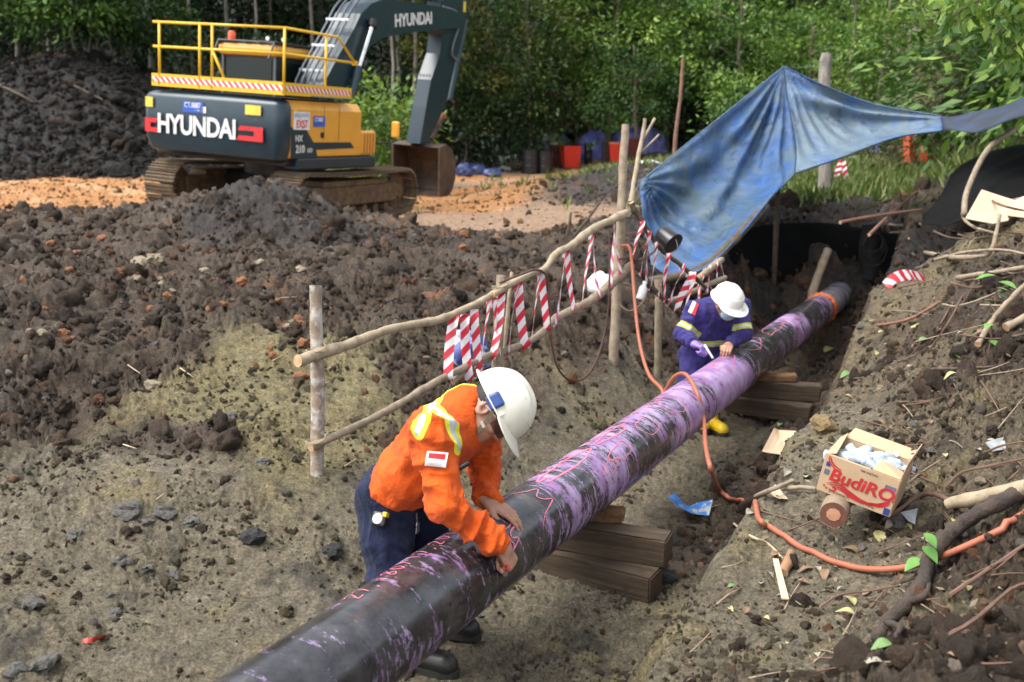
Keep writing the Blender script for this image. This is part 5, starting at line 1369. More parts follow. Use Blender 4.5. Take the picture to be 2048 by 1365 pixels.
    band((-1.15, yw - .018, 2.165), X, 2.52, .085, pr_); band((xw - .022, yw + .03, 2.165), Y, yend - yw - .1, .085, ps_)
    def tube(pts, nm='rail', rad=.021):
        mb = MB(); mb.tube(pts, rad, 8); B(mb, nm, rail, smooth=True)
    xl = -1.14; zt, zm = 3.10, 2.72
    xr = xw - .05
    tube([(xl - .0, yw, zt), (xr, yw, zt)]); tube([(xl, yw, zm), (xr, yw, zm)])
    ym = MP(676, 82, xr)[0]
    tube([(xr, yw, zt), (xr, ym, zt), (xr, yend + .1, zm)]); tube([(xr, yw, zm), (xr, yend + .1, zm)])
    for x_ in (xl + .12, -.22, .02, xr): tube([(x_, yw, 2.12), (x_, yw, zt)], 'rail_post')
    tube([(.02, yw, zm), (.26, yw + .02, 2.25)], 'rail_brace')
    for y_ in (ym - .35,): tube([(xr, y_, 2.12), (xr, y_, zt)], 'rail_post')
    mb = MB(); mb.box((xr, yend + .1, zm), (.05, .10, .08)); B(mb, 'rail_end', rail)
    # --- boom, arm, bucket: side outlines measured on the machine's centre plane
    xb0, xb1 = -.22, .34
    sd = [(598 + 48, 190), (646, 171), (678, 110), (708, 58), (722, 28), (742, 8), (768, -2), (820, 4), (889, 15), (925, 30), (926, 56), (872, 61), (814, 66), (768, 76), (742, 92), (722, 125), (690, 178), (682, 195)]
    poly = [MP(x, y, xb1) for x, y in sd]
    mb = MB(); mb.prism(poly, (xb0, 0, 0), Y, Z, X, xb1 - xb0); boom = B(mb, 'boom', navy)
    yz = MP(828, 40, xb1); dirb = V((0, MP(860, 38, xb1)[0] - MP(800, 43, xb1)[0], MP(860, 38, xb1)[1] - MP(800, 43, xb1)[1]))
    text_obj('HYUNDAI', .34, (V((xb1 + .004, yz[0], yz[1])), dirb, Z), white, 'maker_lettering', boom, bold=.03, space=.95, sx=1.15)
    for k in range(4):      # pipes running up the back of the boom
        x_ = xb0 + .08 + .13 * k
        pts = [(x_, *MP(x, y, xb1)) for x, y in ((640, 185), (640, 166), (672, 104), (701, 50), (716, 20), (738, -4), (766, -12), (830, -6), (895, 6))]
        pts = [V(p) + V((0, -.04, .03)) for p in pts]
        mb = MB(); mb.tube(arc_pts(pts, 3), .022, 7); B(mb, 'hydraulic_pipe', mat('pipe_grey', (.10, .12, .14), .35, metal=.3), boom, smooth=True)
    for fx, fy in ((652, 148), (676, 98), (704, 46), (744, -6)):
        yz = MP(fx, fy, xb1); mb = MB(); mb.box(((xb0 + xb1) / 2, yz[0] - .05, yz[1] + .04), (.5, .05, .05), bev=.01); B(mb, 'pipe_clamp', white, boom)
    def cyl(a, b, r_, m, nm, par, x=None, xs=(.44,)):
        for x_ in xs:
            ya, yb_ = MP(*a, x_), MP(*b, x_); mb = MB(); mb.tube([(x_, *ya), (x_, *yb_)], r_, 14); B(mb, nm, m, par, smooth=True, auto=40)
    chrome = mat('chrome_rod', (.75, .75, .74), .15, metal=.9)
    cyl((704, 190), (717, 134), .085, navy, 'boom_cylinder', boom, xs=(.44,)); cyl((717, 138), (746, 46), .045, chrome, 'cylinder_rod', boom, xs=(.44,))
    cyl((747, 42), (744, 54), .10, dark, 'rod_eye', boom, xs=(.44,))
    # arm
    xa0, xa1 = -.10, .24
    sa = [(884, -60), (946, -60), (936, 20), (928, 60), (908, 140), (890, 212), (868, 262), (852, 290), (840, 288), (852, 215), (862, 160), (880, 108), (884, 70), (880, 30)]
    mb = MB(); mb.prism([MP(x, y, xa1) for x, y in sa], (xa0, 0, 0), Y, Z, X, xa1 - xa0); arm = B(mb, 'arm', navy)
    mb = MB(); mb.box((xa1 + .004, *MP(929, 14, xa1)), (.006, .14, .24)); B(mb, 'yellow_label', yelm, arm)
    for k in range(4):
        x_ = xa0 + .05 + .075 * k; mb = MB(); mb.tube([(x_, V((0, *MP(866, 150, xa1))).y - .03, MP(866, 150, xa1)[1]), (x_, MP(846, 276, xa1)[0] - .03, MP(846, 276, xa1)[1])], .014, 6); B(mb, 'wear_strip', steel, arm)
    hp = [(xa1 + .06, *MP(x, y, xa1 + .06)) for x, y in ((886, 14), (912, 24), (918, 50), (908, 84), (904, 108), (914, 121))]
    mb = MB(); mb.tube(arc_pts(hp, 5), .024, 8); B(mb, 'hydraulic_hose', mat('hose_grey', (.16, .17, .18), .5), arm, smooth=True)
    ba = MP(900, 200, .07); bb_ = MP(930, 40, .07)
    mb = MB(); mb.tube([(.07, ba[0], ba[1]), (.07, bb_[0] + .05, bb_[1])], .065, 12); B(mb, 'bucket_cylinder', navy, arm, smooth=True, auto=40)
    # bucket opened towards the machine
    py_, pz_ = MP(848, 290, .07); rust = mat('bucket_steel', (.075, .055, .042), .6, metal=.3, col2=(.12, .075, .05), scale=5, dirt=(.15, .11, .07), dirt_amt=.3, dirt_scale=5, bmp=.3, bscale=30)
    sh = [(-.42, -.02), (-.10, .06), (.22, -.05), (.46, -.36), (.50, -.72), (.34, -1.02), (.05, -1.17), (-.30, -1.22)]
    bw0, bw1 = -.52, .66; mb = MB(); n = len(sh); vs = []
    for x_ in (bw0, bw1): vs += [(x_, py_ + a, pz_ + b) for a, b in sh]
    for x_ in (bw0, bw1): vs += [(x_, py_ + a * .94 - .02, pz_ + b * .96 - .02) for a, b in sh]
    mb.add(vs, [(i, i + 1, n + i + 1, n + i) for i in range(n - 1)] + [(2 * n + i, 3 * n + i, 3 * n + i + 1, 2 * n + i + 1) for i in range(n - 1)])
    bk = B(mb, 'bucket', rust)
    for x_ in (bw0, bw1):
        mb = MB(); mb.prism(sh + [(-.36, -.6)], (x_ - .02, py_, pz_), Y, Z, X, .04); B(mb, 'side_plate', rust, bk)
    for k in range(5):
        mb = MB(); x_ = bw0 + .08 + (bw1 - bw0 - .16) * k / 4; mb.prism([(0, -.03), (-.22, -.012), (-.22, .012), (0, .03)], (x_ - .05, py_ - .28, pz_ - 1.22), Y, Z, X, .10); B(mb, 'tooth', rust, bk)
    mb = MB(); mb.lathe([(.085, -.20), (.085, .20)], (.07, py_, pz_ + .02), X, 14); B(mb, 'pivot', rust, bk, smooth=True, auto=40)
    la, lb = MP(886, 232, .07), MP(856, 264, .07)
    mb = MB(); mb.tube([(.07, *la), (.07, *lb)], .05, 10); mb.tube([(.0, la[0] - .02, la[1]), (.14, la[0] - .02, la[1])], .075, 10); B(mb, 'link_rod', mat('rust_orange', (.30, .13, .05), .7), arm)
    mb = MB(); mb.tube([(.07, *la), (.07, py_ + .35, pz_ + .12)], .06, 10); B(mb, 'tipping_link', rust, arm)
build_excavator()

# ---------------------------------------------------------------- tarpaulin over the pit
def tarp_mat(name, blue, grey, lo=.44, hi=.60, rough=.28):
    m, b = new_mat(name); n, l = nodes_of(m)
    s = tex_noise(m, 1.0, 12, .78, stretch=(1.7, 1.7, 1.0), dist=.5)
    c = mixrgb(m, blue, grey, ramp(m, s, ((lo, 0.0), (hi, 1.0))))
    c = mixrgb(m, c, (.012, .022, .045), ramp(m, tex_noise(m, 3.5, 8, .7, dist=.8), ((.54, 0.0), (.72, .9))))
    l.new(c, b.inputs['Base Color']); b.inputs['Roughness'].default_value = rough; b.inputs['Specular IOR Level'].default_value = .6
    bump(m, tex_noise(m, 4.5, 10, .72, dist=1.2), .85, .05)
    return m
TARP = tarp_mat('blue_tarp', (.015, .095, .33), (.060, .105, .135), .36, .58, .25)  # grey mottling paints in sky sheen along with dirt
TARP_SKY = tarp_mat('tarp_sky_sheen', (.02, .11, .36), (.13, .185, .225), .30, .54, .27)  # paler copy for the side panel: sky reflection put into the colour
TARP_SHADE = mat('tarp_shaded_underside', (.012, .017, .026), .6, col2=(.02, .04, .09), scale=3)  # shade on the tail strip's underside is put into this dark colour
def coons(bot, top, left, right, nu, nv):
    """surface patch between four edges; left/right run from bot to top"""
    def samp(poly, t):
        pl = arc_pts(poly, 8); k = t * (len(pl) - 1); i = min(int(k), len(pl) - 2); return np.array(pl[i].lerp(pl[i + 1], k - i))
    G = np.zeros((nv + 1, nu + 1, 3))
    B_ = [samp(bot, i / nu) for i in range(nu + 1)]; T_ = [samp(top, i / nu) for i in range(nu + 1)]; L_ = [samp(left, j / nv) for j in range(nv + 1)]; R_ = [samp(right, j / nv) for j in range(nv + 1)]
    for j in range(nv + 1):
        for i in range(nu + 1):
            u, v = i / nu, j / nv
            G[j, i] = (1 - v) * B_[i] + v * T_[i] + (1 - u) * L_[j] + u * R_[j] - ((1 - u) * (1 - v) * B_[0] + u * (1 - v) * B_[-1] + (1 - u) * v * T_[0] + u * v * T_[-1])
    return G
def grid_faces(nv, nu, o=0):
    idx = np.arange((nv + 1) * (nu + 1)).reshape(nv + 1, nu + 1) + o
    return np.stack([idx[:-1, :-1], idx[:-1, 1:], idx[1:, 1:], idx[1:, :-1]], -1).reshape(-1, 4)
def sheet(name, patches, m, parent=None, thick=.004):
    vs, fs, o = [], [], 0
    for G in patches:
        nv, nu = G.shape[0] - 1, G.shape[1] - 1; vs.append(G.reshape(-1, 3)); fs.append(grid_faces(nv, nu, o)); o += G.shape[0] * G.shape[1]
    ob = np_mesh(name, np.concatenate(vs), np.concatenate(fs), m, parent=parent)
    b = bmesh.new(); b.from_mesh(ob.data); bmesh.ops.remove_doubles(b, verts=b.verts[:], dist=.003); bmesh.ops.recalc_face_normals(b, faces=b.faces[:])
    bmesh.ops.solidify(b, geom=b.faces[:], thickness=thick) if thick else None
    b.to_mesh(ob.data); b.free(); ob.data.polygons.foreach_set('use_smooth', np.ones(len(ob.data.polygons), bool)); ob.data.update()
    return ob
def build_tarp():
    Pk = P(1568, 134, 12.6)
    root = thing('tarpaulin', P(1420, 545, 10.4), 'large blue tarpaulin strung in a peak over the dark pit', 'tarpaulin')
    Lc, BL, Rf = P(1278, 366, 10.9), P(1302, 528, 10.3), P(1590, 347, 11.4)
    ridge = [Rf, P(1592, 290, 11.9), P(1578, 210, 12.3), Pk]
    left = [BL, P(1288, 450, 10.6), Lc]
    bot = [BL, P(1345, 552, 10.2), P(1410, 536, 10.15), P(1480, 470, 10.4), P(1540, 398, 10.9), Rf]
    top = [Lc, P(1372, 290, 11.3), P(1470, 212, 11.9), Pk]
    G = coons(bot, top, left, ridge, 70, 60); cr = lambda p, k, sd: .5 - abs(float(perlin(np.array([p[0] * k]), np.array([p[2] * k + p[1] * k * .5]), sd)[0]))
    # folds fan out from the peak and from the tied corners
    for j in range(61):
        for i in range(71):
            p = G[j, i]; d = p - np.array(Pk); r = np.linalg.norm(d); a = math.atan2(d[2], d[0])
            w = min(r / .8, 1) * (1 - (abs(j - 30) / 30) ** 4) ** .5 * (1 - (abs(i - 35) / 35) ** 6) ** .5
            k = .10 * math.sin(a * 34 + r * 1.5) / (1 + r * .8) + .10 * float(perlin(np.array([a * 6]), np.array([r * .9]), 91)[0]) + .03 * float(perlin(np.array([p[0] * 3]), np.array([p[2] * 3]), 92)[0])
            dl = p - np.array(Lc); rl = np.linalg.norm(dl); al = math.atan2(dl[2], dl[0]); k += .05 * cr(p, 2.2, 93) + .03 * cr(p, 5.1, 94); k += .06 * math.sin(al * 22) * math.exp(-rl / .7)
            G[j, i] = p + np.array([.15, -.95, .25]) * k * max(w, 0) + np.array([0, .28, -.22]) * math.sin(math.pi * i / 70) * math.sin(math.pi * j / 60) * .8
    tail0, tail1 = P(1885, 233, 12.2), P(1885, 262, 11.9)
    top2 = [Pk, P(1640, 168, 12.6), P(1745, 208, 12.6), tail0]; bot2 = [Rf, P(1680, 316, 11.5), P(1790, 276, 11.7), tail1]
    G2 = coons(bot2, top2, ridge, [tail1, tail0], 56, 44)
    for j in range(45):
        for i in range(57):
            u, v = i / 56, j / 44
            w = math.sin(math.pi * min(u * 1.0, 1)) * math.sin(math.pi * v)
            p = G2[j, i]; d = p - np.array(Pk); r = np.linalg.norm(d); a = math.atan2(d[2], d[0])
            k = .07 * math.sin(a * 30) / (1 + r) + .06 * float(perlin(np.array([a * 5]), np.array([r]), 95)[0])
            fold = .16 * math.exp(-((v - .80) / .07) ** 2) - .10 * math.exp(-((v - .92) / .05) ** 2)
            G2[j, i] = p + np.array([0, -.9, .2]) * (k * max(w, 0) ** .5 + fold * math.sin(math.pi * u) ** .7) + np.array([0, .22, -.10]) * w
    tl = [P(1885, 262, 11.9), P(1960, 250, 10.8), P(2060, 214, 9.6), P(2180, 190, 8.8)]; tu = [P(1885, 233, 12.2), P(1960, 212, 11.9), P(2060, 178, 11.4), P(2180, 140, 10.8)]
    G3 = coons(tl, tu, [tl[0], tu[0]], [tl[-1], tu[-1]], 30, 8)
    for j in range(9):
        for i in range(31): G3[j, i] += np.array([0, 0, -.08 * math.sin(math.pi * i / 30) + .012 * math.sin(i * .5 + j * .4)])
    sheet('front_sheet', [G], TARP, root); sheet('side_sheet', [G2], TARP_SKY, root); sheet('tail_strip', [G3], TARP_SHADE, root)
    # rear slope behind the ridge line, hanging to the ground on the far side
    GB = coons([P(1335, 330, 13.6), P(1500, 330, 14.5), P(1650, 330, 15)], [Lc + V((0, .02, 0)), P(1470, 214, 11.95), Pk + V((0, .02, 0))], [P(1335, 330, 13.6), P(1310, 350, 12), Lc + V((0, .02, 0))], [P(1650, 330, 15), P(1610, 230, 13.8), Pk + V((0, .02, 0))], 24, 20)
    GB += np.stack([0 * GB[..., 0], 0 * GB[..., 0], .05 * perlin(GB[..., 0] * 2, GB[..., 1] * 2, 97)], -1)
    sheet('rear_sheet', [GB], TARP, root)
    for edge in (bot, top, bot2, top2):
        mb = MB(); mb.tube(arc_pts(edge, 10), .011, 6); mb.build('hem', TARP, root, smooth=True)
    rope = mat('thin_cord', (.20, .20, .22), .7)
    for a, b in ((Lc, P(1262, 330, 8.7)), (Pk, P(1650, 120, 15.0)), (Lc, P(1240, 420, 8.2))):
        mb = MB(); a, b = Vector(a), Vector(b); mb.tube([a.lerp(b, k / 8) - V((0, 0, .05 * math.sin(math.pi * k / 8))) for k in range(9)], .004, 5); mb.build('guy_rope', rope, root)
build_tarp()
# poles and logs about the pit
tag(stick([P(1290, 566, 10.25), P(1400, 540, 10.2), P(1470, 478, 10.4), P(1530, 412, 10.9)], .05, .045, 'log', bark_dark, None, 10), 'dark log weighing down the lower edge of the blue tarpaulin', 'log')
tag(stick([P(1655, 500, 12.1), P(1638, 548, 12.0), P(1616, 612, 11.9)], .048, .05, 'prop_pole', bark_grey, None, 10), 'brown prop pole leaning in the dark pit beside the pipe', 'pole')
def grounded(x, y, d):
    p = P(x, y, d); q = Vector(p); q.z = gz(p.x, p.y) - .15; return q
tag(stick([P(1366, 118, 14.0), P(1360, 200, 14.0), P(1351, 280, 14.0), grounded(1347, 330, 14.0)], .022, .036, 'pole', mat('pole_reddish', (.20, .10, .065), .85, bmp=.4), None, 9), 'tall thin reddish pole standing behind the blue tarpaulin', 'pole')
st_b = grounded(1655, 330, 15.5)
tag(stick([P(1654, 108, 15.5), P(1650, 150, 15.5), P(1653, 240, 15.5), st_b], .085, .11, 'dead_stump', mat('dead_wood', (.26, .235, .20), .9, col2=(.14, .12, .10), scale=6, bmp=.8, bscale=18, bdist=.03, stretch=(3, 3, .6)), None, 12, .16), 'tall broken grey stump rising behind the tarpaulin peak', 'stump')
tag(stick([P(1566, 140, 12.62), P(1560, 280, 12.6), grounded(1556, 420, 12.6)], .03, .036, 'ridge_pole', bark_dark, None, 8), 'upright pole holding up the peak of the blue tarpaulin', 'pole')
for (x0, y0, x1, y1, d0, d1, r, lab) in ((1738, 470, 1832, 384, 11.0, 13.0, .020, 'reddish stick slanting up the slope behind the wire coil'), (1680, 445, 1842, 420, 11.4, 12.0, .020, 'long reddish stick lying level behind the wire coil'), (1772, 442, 1800, 384, 11.8, 12.6, .014, 'thin grey stick crossing the reddish sticks')):
    tag(stick([P(x0, y0, d0), P((x0 + x1) / 2, (y0 + y1) / 2 - 2, (d0 + d1) / 2), P(x1, y1, d1)], r, r * .8, 'stick', MATS['pole_reddish'] if 'reddish' in lab else bark_grey, None, 7), lab, 'stick')
def pit_shade_and_slope_sheet():
    m = mat('black_sheeting_and_pit_shade', (.004, .004, .0042), .9, spec=.12, col2=(.006, .006, .006), scale=5, bmp=.4, bscale=9, bdist=.02)
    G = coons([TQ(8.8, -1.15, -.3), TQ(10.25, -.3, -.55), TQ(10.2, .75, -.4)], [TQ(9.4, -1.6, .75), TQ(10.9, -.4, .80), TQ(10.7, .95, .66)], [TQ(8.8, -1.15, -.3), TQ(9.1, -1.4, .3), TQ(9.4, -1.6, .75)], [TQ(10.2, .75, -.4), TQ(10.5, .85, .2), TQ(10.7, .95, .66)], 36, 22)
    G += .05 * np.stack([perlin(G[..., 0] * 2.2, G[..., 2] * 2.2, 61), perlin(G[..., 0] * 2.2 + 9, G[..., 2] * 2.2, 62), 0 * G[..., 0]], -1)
    tag(sheet('black_sheet', [G], m), 'added black sheet standing in for deep shade at the pit end', 'plastic sheet')  # added sheet; its black stands in for the shade under the tarpaulin
    a = [P(1842, 440, 11.2), P(1880, 385, 11.8), P(1940, 320, 12.2), P(2060, 285, 11.6)]; b = [P(1850, 452, 10.7), P(1920, 442, 10.0), P(2000, 405, 9.9), P(2090, 392, 9.6)]
    G = coons(b, a, [b[0], a[0]], [b[-1], a[-1]], 36, 20)
    G += .06 * np.stack([0 * G[..., 0], perlin(G[..., 0] * 2, G[..., 2] * 2, 64), perlin(G[..., 0] * 2, G[..., 1] * 2, 65)], -1)
    tag(sheet('black_sheet', [G], m), 'black plastic sheet draped down the slope behind the cardboard', 'plastic sheet')
pit_shade_and_slope_sheet()
def wire_coil():
    b = on_ground(1738, 546); b.z -= .08; top = b + V((-.03, 0, .72))
    o = thing('stump', b, 'black charred stump with a coil of wire hung on it', 'stump')
    mb = MB(); k = 9; mb.tube([b.lerp(top, i / k) + V((.02 * math.sin(i), 0, 0)) for i in range(k + 1)], [.135 - .02 * i / k + rng.uniform(-.008, .008) for i in range(k + 1)], 14); mb.build('trunk', mat('charred_wood', (.012, .011, .010), .8, bmp=.8, bscale=25, bdist=.02), o, smooth=True, auto=50)
    wm = mat('dark_wire', (.05, .048, .045), .45, metal=.5)
    c = b + V((-.02, -.17, .50))
    for k in range(6):
        r = .10 + .012 * k; ph = rng.uniform(0, 6); tx = rng.uniform(-.02, .02)
        mb = MB(); mb.tube([c + V((r * math.cos(t) + tx, -.02 * k * .3 + .02 * math.sin(2 * t + ph), r * 1.25 * math.sin(t) - .02 * k)) for t in np.linspace(0, 2 * math.pi, 33)], .004, 5); mb.build('wire_loop', wm, o)
wire_coil()

# ---------------------------------------------------------------- waste yard at the edge of the wood
def scale_at(p): return (p - V((0, 0, CAM_H))).dot(V((0, CT, -ST))) / FPX
def drum(x, y, w, h, label, m, group=None):
    p = on_ground(x, y); s = scale_at(p); r, hh = w * s / 2, h * s
    o = thing('drum', p, label, 'drum', group)
    k = hh / .9; prof = [(r * .96, 0), (r, .02 * k), (r, .28 * k), (r * 1.05, .30 * k), (r, .32 * k), (r, .58 * k), (r * 1.05, .60 * k), (r, .62 * k), (r, .86 * k), (r * 1.04, .87 * k), (r * 1.04, .9 * k), (r * .95, .9 * k), (r * .94, .87 * k)]
    mb = MB(); mb.lathe(prof, p, (0, 0, 1), 22); mb.build('body', m, o, smooth=True, auto=30)
    mb = MB(); mb.lathe([(r * .93, .872 * k), (r * .93, .885 * k), (0, .887 * k)], p, (0, 0, 1), 22); mb.build('lid', m, o)
blk = mat('drum_black', (.012, .012, .013), .35, col2=(.02, .02, .02)); redp = mat('bin_red', (.62, .03, .012), .45, col2=(.5, .02, .01)); dred = mat('bin_dark_red', (.10, .012, .010), .5); ypl = mat('bin_yellow', (.72, .58, .02), .45)
drum(1060, 347, 34, 46, 'left one of two black drums standing side by side', blk); drum(1090, 348, 30, 45, 'right one of two black drums standing side by side', blk); drum(1176, 328, 17, 40, 'slim ribbed black drum standing alone between the red bins', blk)
def bin_(x, y, w, h, label, m, lid_m, yaw=0.0, lid=True):
    p = on_ground(x, y); s = scale_at(p); W, Hh = w * s, h * s; D_ = W * .9
    o = thing('wheeled_bin', p, label, 'bin')
    c, sn = math.cos(yaw), math.sin(yaw); ax, ay, az = V((c, sn, 0)), V((-sn, c, 0)), V((0, 0, 1))
    mb = MB(); vs = []
    for z, k in ((0.06, .78), (.80, .97), (.93, 1.0)): vs += [p + ax * (W / 2 * k * a) + ay * (D_ / 2 * k * b) + az * (Hh * z) for a, b in ((-1, -1), (1, -1), (1, 1), (-1, 1))]
    mb.add(vs, [(0, 3, 2, 1), (8, 9, 10, 11)] + [(4 * i + k, 4 * i + (k + 1) % 4, 4 * i + 4 + (k + 1) % 4, 4 * i + 4 + k) for i in range(2) for k in range(4)]); mb.build('body', m, o)
    for i in (-.25, .25):
        mb = MB(); mb.box(p + ax * W * i - ay * (D_ / 2 * .9) + az * Hh * .45, (W * .05, W * .05, Hh * .6), Matrix((ax, ay, az)).transposed()); mb.build('rib', m, o)
    if lid:
        mb = MB(); mb.box(p + az * Hh * .965, (W * 1.06, D_ * 1.1, Hh * .07), Matrix((ax, ay, az)).transposed(), bev=W * .02); mb.build('lid', lid_m, o)
    for k in (-1, 1):
        mb = MB(); mb.lathe([(0, -.03), (Hh * .11, -.03), (Hh * .11, .03), (0, .03)], p + ax * W * .42 * k + ay * D_ * .36 + az * Hh * .10, ax, 14); mb.build('wheel', blk, o)
bin_(1140, 338, 36, 48, 'open red wheeled bin in front of a yellow bin', redp, redp, .25, False); bin_(1153, 328, 14, 34, 'yellow bin half hidden behind the open red bin', ypl, ypl, .25)
bin_(1112, 334, 26, 42, 'dark red bin with cardboard on top beside the black drums', dred, dred, .1); bin_(1231, 326, 26, 40, 'red wheeled bin with pale orange lid beside a black bin', redp, mat('lid_orange', (.65, .30, .12), .5), .0); bin_(1212, 328, 17, 44, 'tall narrow black bin beside the red bin with pale lid', blk, blk, .0); bin_(1269, 318, 24, 40, 'dark red bin under the lilac tarpaulin', dred, dred, .1)
p = on_ground(1112, 334); s = scale_at(p); mb = MB(); mb.box(p + V((0, 0, 46 * s)), (34 * s, 30 * s, .02), (.15, .1, .3)); tag(mb.build('cardboard_sheet', mat('cardboard', (.52, .36, .21), .85, col2=(.46, .31, .18), scale=9, bmp=.15, bscale=40)), 'tan cardboard sheet lying on the dark red bin', 'cardboard')
lil = tarp_mat('lilac_tarp', (.14, .15, .62), (.30, .30, .66), rough=.4)
greyt = tarp_mat('grey_tarp', (.08, .11, .17), (.16, .18, .21), rough=.5)
for i, (x, y, w, h, lab, m_) in enumerate(((1186, 296, 58, 36, 'smaller lilac tarpaulin heap beyond the bins', lil), (1282, 300, 108, 48, 'larger lilac tarpaulin heap beyond the red bin', lil), (1116, 292, 78, 28, 'grey blue sheet heaped over sticks at the wood edge', greyt), (1745, 318, 44, 30, 'lilac tarpaulin bundle in the weeds beyond the pit', lil))):
    d_ = 40.5 if x < 1500 else 25; q = P(x, y - h, d_); p = V((q.x, q.y, gz(q.x, q.y) - .05)); s = scale_at(p)
    crumple(p, (w * s * .5, w * s * .35, max(q.z - p.z, .3) / 1.45), 'cover_sheet', m_, lab, 'tarpaulin', 60 + i, None, 0, .35, 4, .24)
blue_bag = mat('navy_bag', (.02, .03, .10), .3, col2=(.04, .06, .16), scale=6, bmp=.4, bscale=12, bdist=.03); blk_bag = mat('black_bag', (.012, .012, .014), .3, bmp=.4, bscale=14, bdist=.03)
for i, (x, y, w, h) in enumerate(((930, 352, 28, 22), (958, 350, 30, 18), (985, 354, 30, 16), (945, 345, 26, 16))):
    p = on_ground(x, y); s = scale_at(p); crumple(p, (w * s * .6, w * s * .5, h * s * .7), 'rubbish_bag', blue_bag, 'dark blue rubbish bag heaped beyond the excavator bucket', 'bag', 20 + i, 'dark blue rubbish bags beyond the bucket')
for i, (x, y, w, h) in enumerate(((990, 328, 36, 9), (1012, 324, 34, 10), (1034, 322, 22, 10), (1008, 341, 26, 7), (1120, 322, 16, 14), (1298, 327, 34, 5))):
    p = on_ground(x, y); s = scale_at(p); crumple(p, (w * s * .55, w * s * .4, h * s * .8), 'white_sack', bagw, 'crumpled white sack lying on the yard near the wood', 'sack', 30 + i, 'white sacks on the yard')
for i, (x, y, w, h, lab) in enumerate(((1134, 292, 22, 30, 'black bag piled behind the open red bin'), (1222, 286, 24, 22, 'black bag lying between the two lilac tarpaulins'))):
    p = on_ground(x, y + 20); s = scale_at(p); crumple(p, (w * s * .6, w * s * .5, (h + 20) * s * .55), 'rubbish_bag', blk_bag, lab, 'bag', 40 + i)
# orange sheets hung on stakes by the right slope
orm = mat('orange_sheet', (.70, .10, .02), .6, col2=(.55, .07, .015), scale=4, bmp=.3, bscale=6, bdist=.04)
def hung(x0, x1, y0, y1, d, label, seed, m):
    G = coons([P(x0, y1, d), P((x0 + x1) / 2, y1 + 3, d - .1), P(x1, y1, d)], [P(x0 + 2, y0, d), P((x0 + x1) / 2, y0 + 4, d - .1), P(x1 - 2, y0, d)], [P(x0, y1, d), P(x0 + 2, y0, d)], [P(x1, y1, d), P(x1 - 2, y0, d)], 20, 20)
    G[..., 1] += .10 * perlin(G[..., 0] * 5, G[..., 2] * .8, seed)
    tag(sheet('orange_sheet', [G], m, None, .008), label, 'sheet')
hung(1806, 1834, 268, 334, 19.5, 'taller orange sheet hung among the weeds right of the pit', 81, orm); hung(1838, 1866, 270, 326, 19.7, 'second orange sheet hung among the weeds right of the pit', 82, orm); hung(1616, 1640, 326, 352, 22, 'small orange red sheet seen below the tarpaulin edge', 83, orm)
tp = thing('barrier_tape', P(1680, 360, 17), 'two striped tape ends hanging in the weeds beyond the pit', 'tape')
for a, b in (((1682, 322), (1670, 362)), ((1686, 322), (1692, 358))):
    ribbon(tp, [P(*a, 17), P((a[0] + b[0]) / 2, (a[1] + b[1]) / 2, 16.97), P(*b, 17)], .09, V((1, 0, 0)), .05)

# ---------------------------------------------------------------- the wood
def leaf_mat(name, cols, trans=.28, rough=.5):
    m, b = new_mat(name); n, l = nodes_of(m)
    oi = n.new('ShaderNodeObjectInfo')
    t = math_node(m, 'ADD', math_node(m, 'MULTIPLY', attr(m, 'tint'), .75), math_node(m, 'MULTIPLY', oi.outputs['Random'], .25))
    c = ramp(m, t, [(i / (len(cols) - 1), k) for i, k in enumerate(cols)])
    l.new(c, b.inputs['Base Color']); b.inputs['Roughness'].default_value = rough; b.inputs['Specular IOR Level'].default_value = .4
    tr = n.new('ShaderNodeBsdfTranslucent'); l.new(mixrgb(m, c, (.9, 1.0, .3), .25, 'MULTIPLY'), tr.inputs[0])
    mx = n.new('ShaderNodeMixShader'); mx.inputs[0].default_value = trans
    l.new(b.outputs[0], mx.inputs[1]); l.new(tr.outputs[0], mx.inputs[2]); l.new(mx.outputs[0], n['Material Output'].inputs[0])
    return m
LEAF = {'dark': leaf_mat('leaf_shaded', ((.005, .014, .004), (.012, .033, .008), (.034, .072, .015))),  # dark and lit leaf tones put wood shade and sunlight into the colour
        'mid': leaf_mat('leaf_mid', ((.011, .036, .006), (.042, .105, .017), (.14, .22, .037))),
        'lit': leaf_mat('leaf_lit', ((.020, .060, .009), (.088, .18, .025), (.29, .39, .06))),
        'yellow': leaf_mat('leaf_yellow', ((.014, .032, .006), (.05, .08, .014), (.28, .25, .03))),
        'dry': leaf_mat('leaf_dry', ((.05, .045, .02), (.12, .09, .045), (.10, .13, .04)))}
def leaf_arrays(pos, out, size, r, droop=.25, asp=.42):
    """folded diamond leaves at pos, pointing roughly along out"""
    n = len(pos)
    d = out + r.normal(0, .75, (n, 3)); d[:, 2] -= droop; d /= np.linalg.norm(d, axis=1)[:, None]
    up = np.array([0, 0, 1.]) + r.normal(0, .45, (n, 3)); s = np.cross(d, up); s /= np.linalg.norm(s, axis=1)[:, None] + 1e-9; nn = np.cross(s, d)
    L = (size * r.uniform(.6, 1.3, n))[:, None]
    b = pos; t = pos + d * L - nn * L * .12; m_ = pos + d * L * .45
    le = m_ + s * L * asp * .5 - nn * L * .07; ri = m_ - s * L * asp * .5 - nn * L * .07
    v = np.stack([b, le, t, ri], 1).reshape(-1, 3); k = np.arange(n)[:, None] * 4
    f = np.concatenate([k + np.array([[0, 2, 1]]), k + np.array([[0, 3, 2]])], 1).reshape(-1, 3)
    return v, f
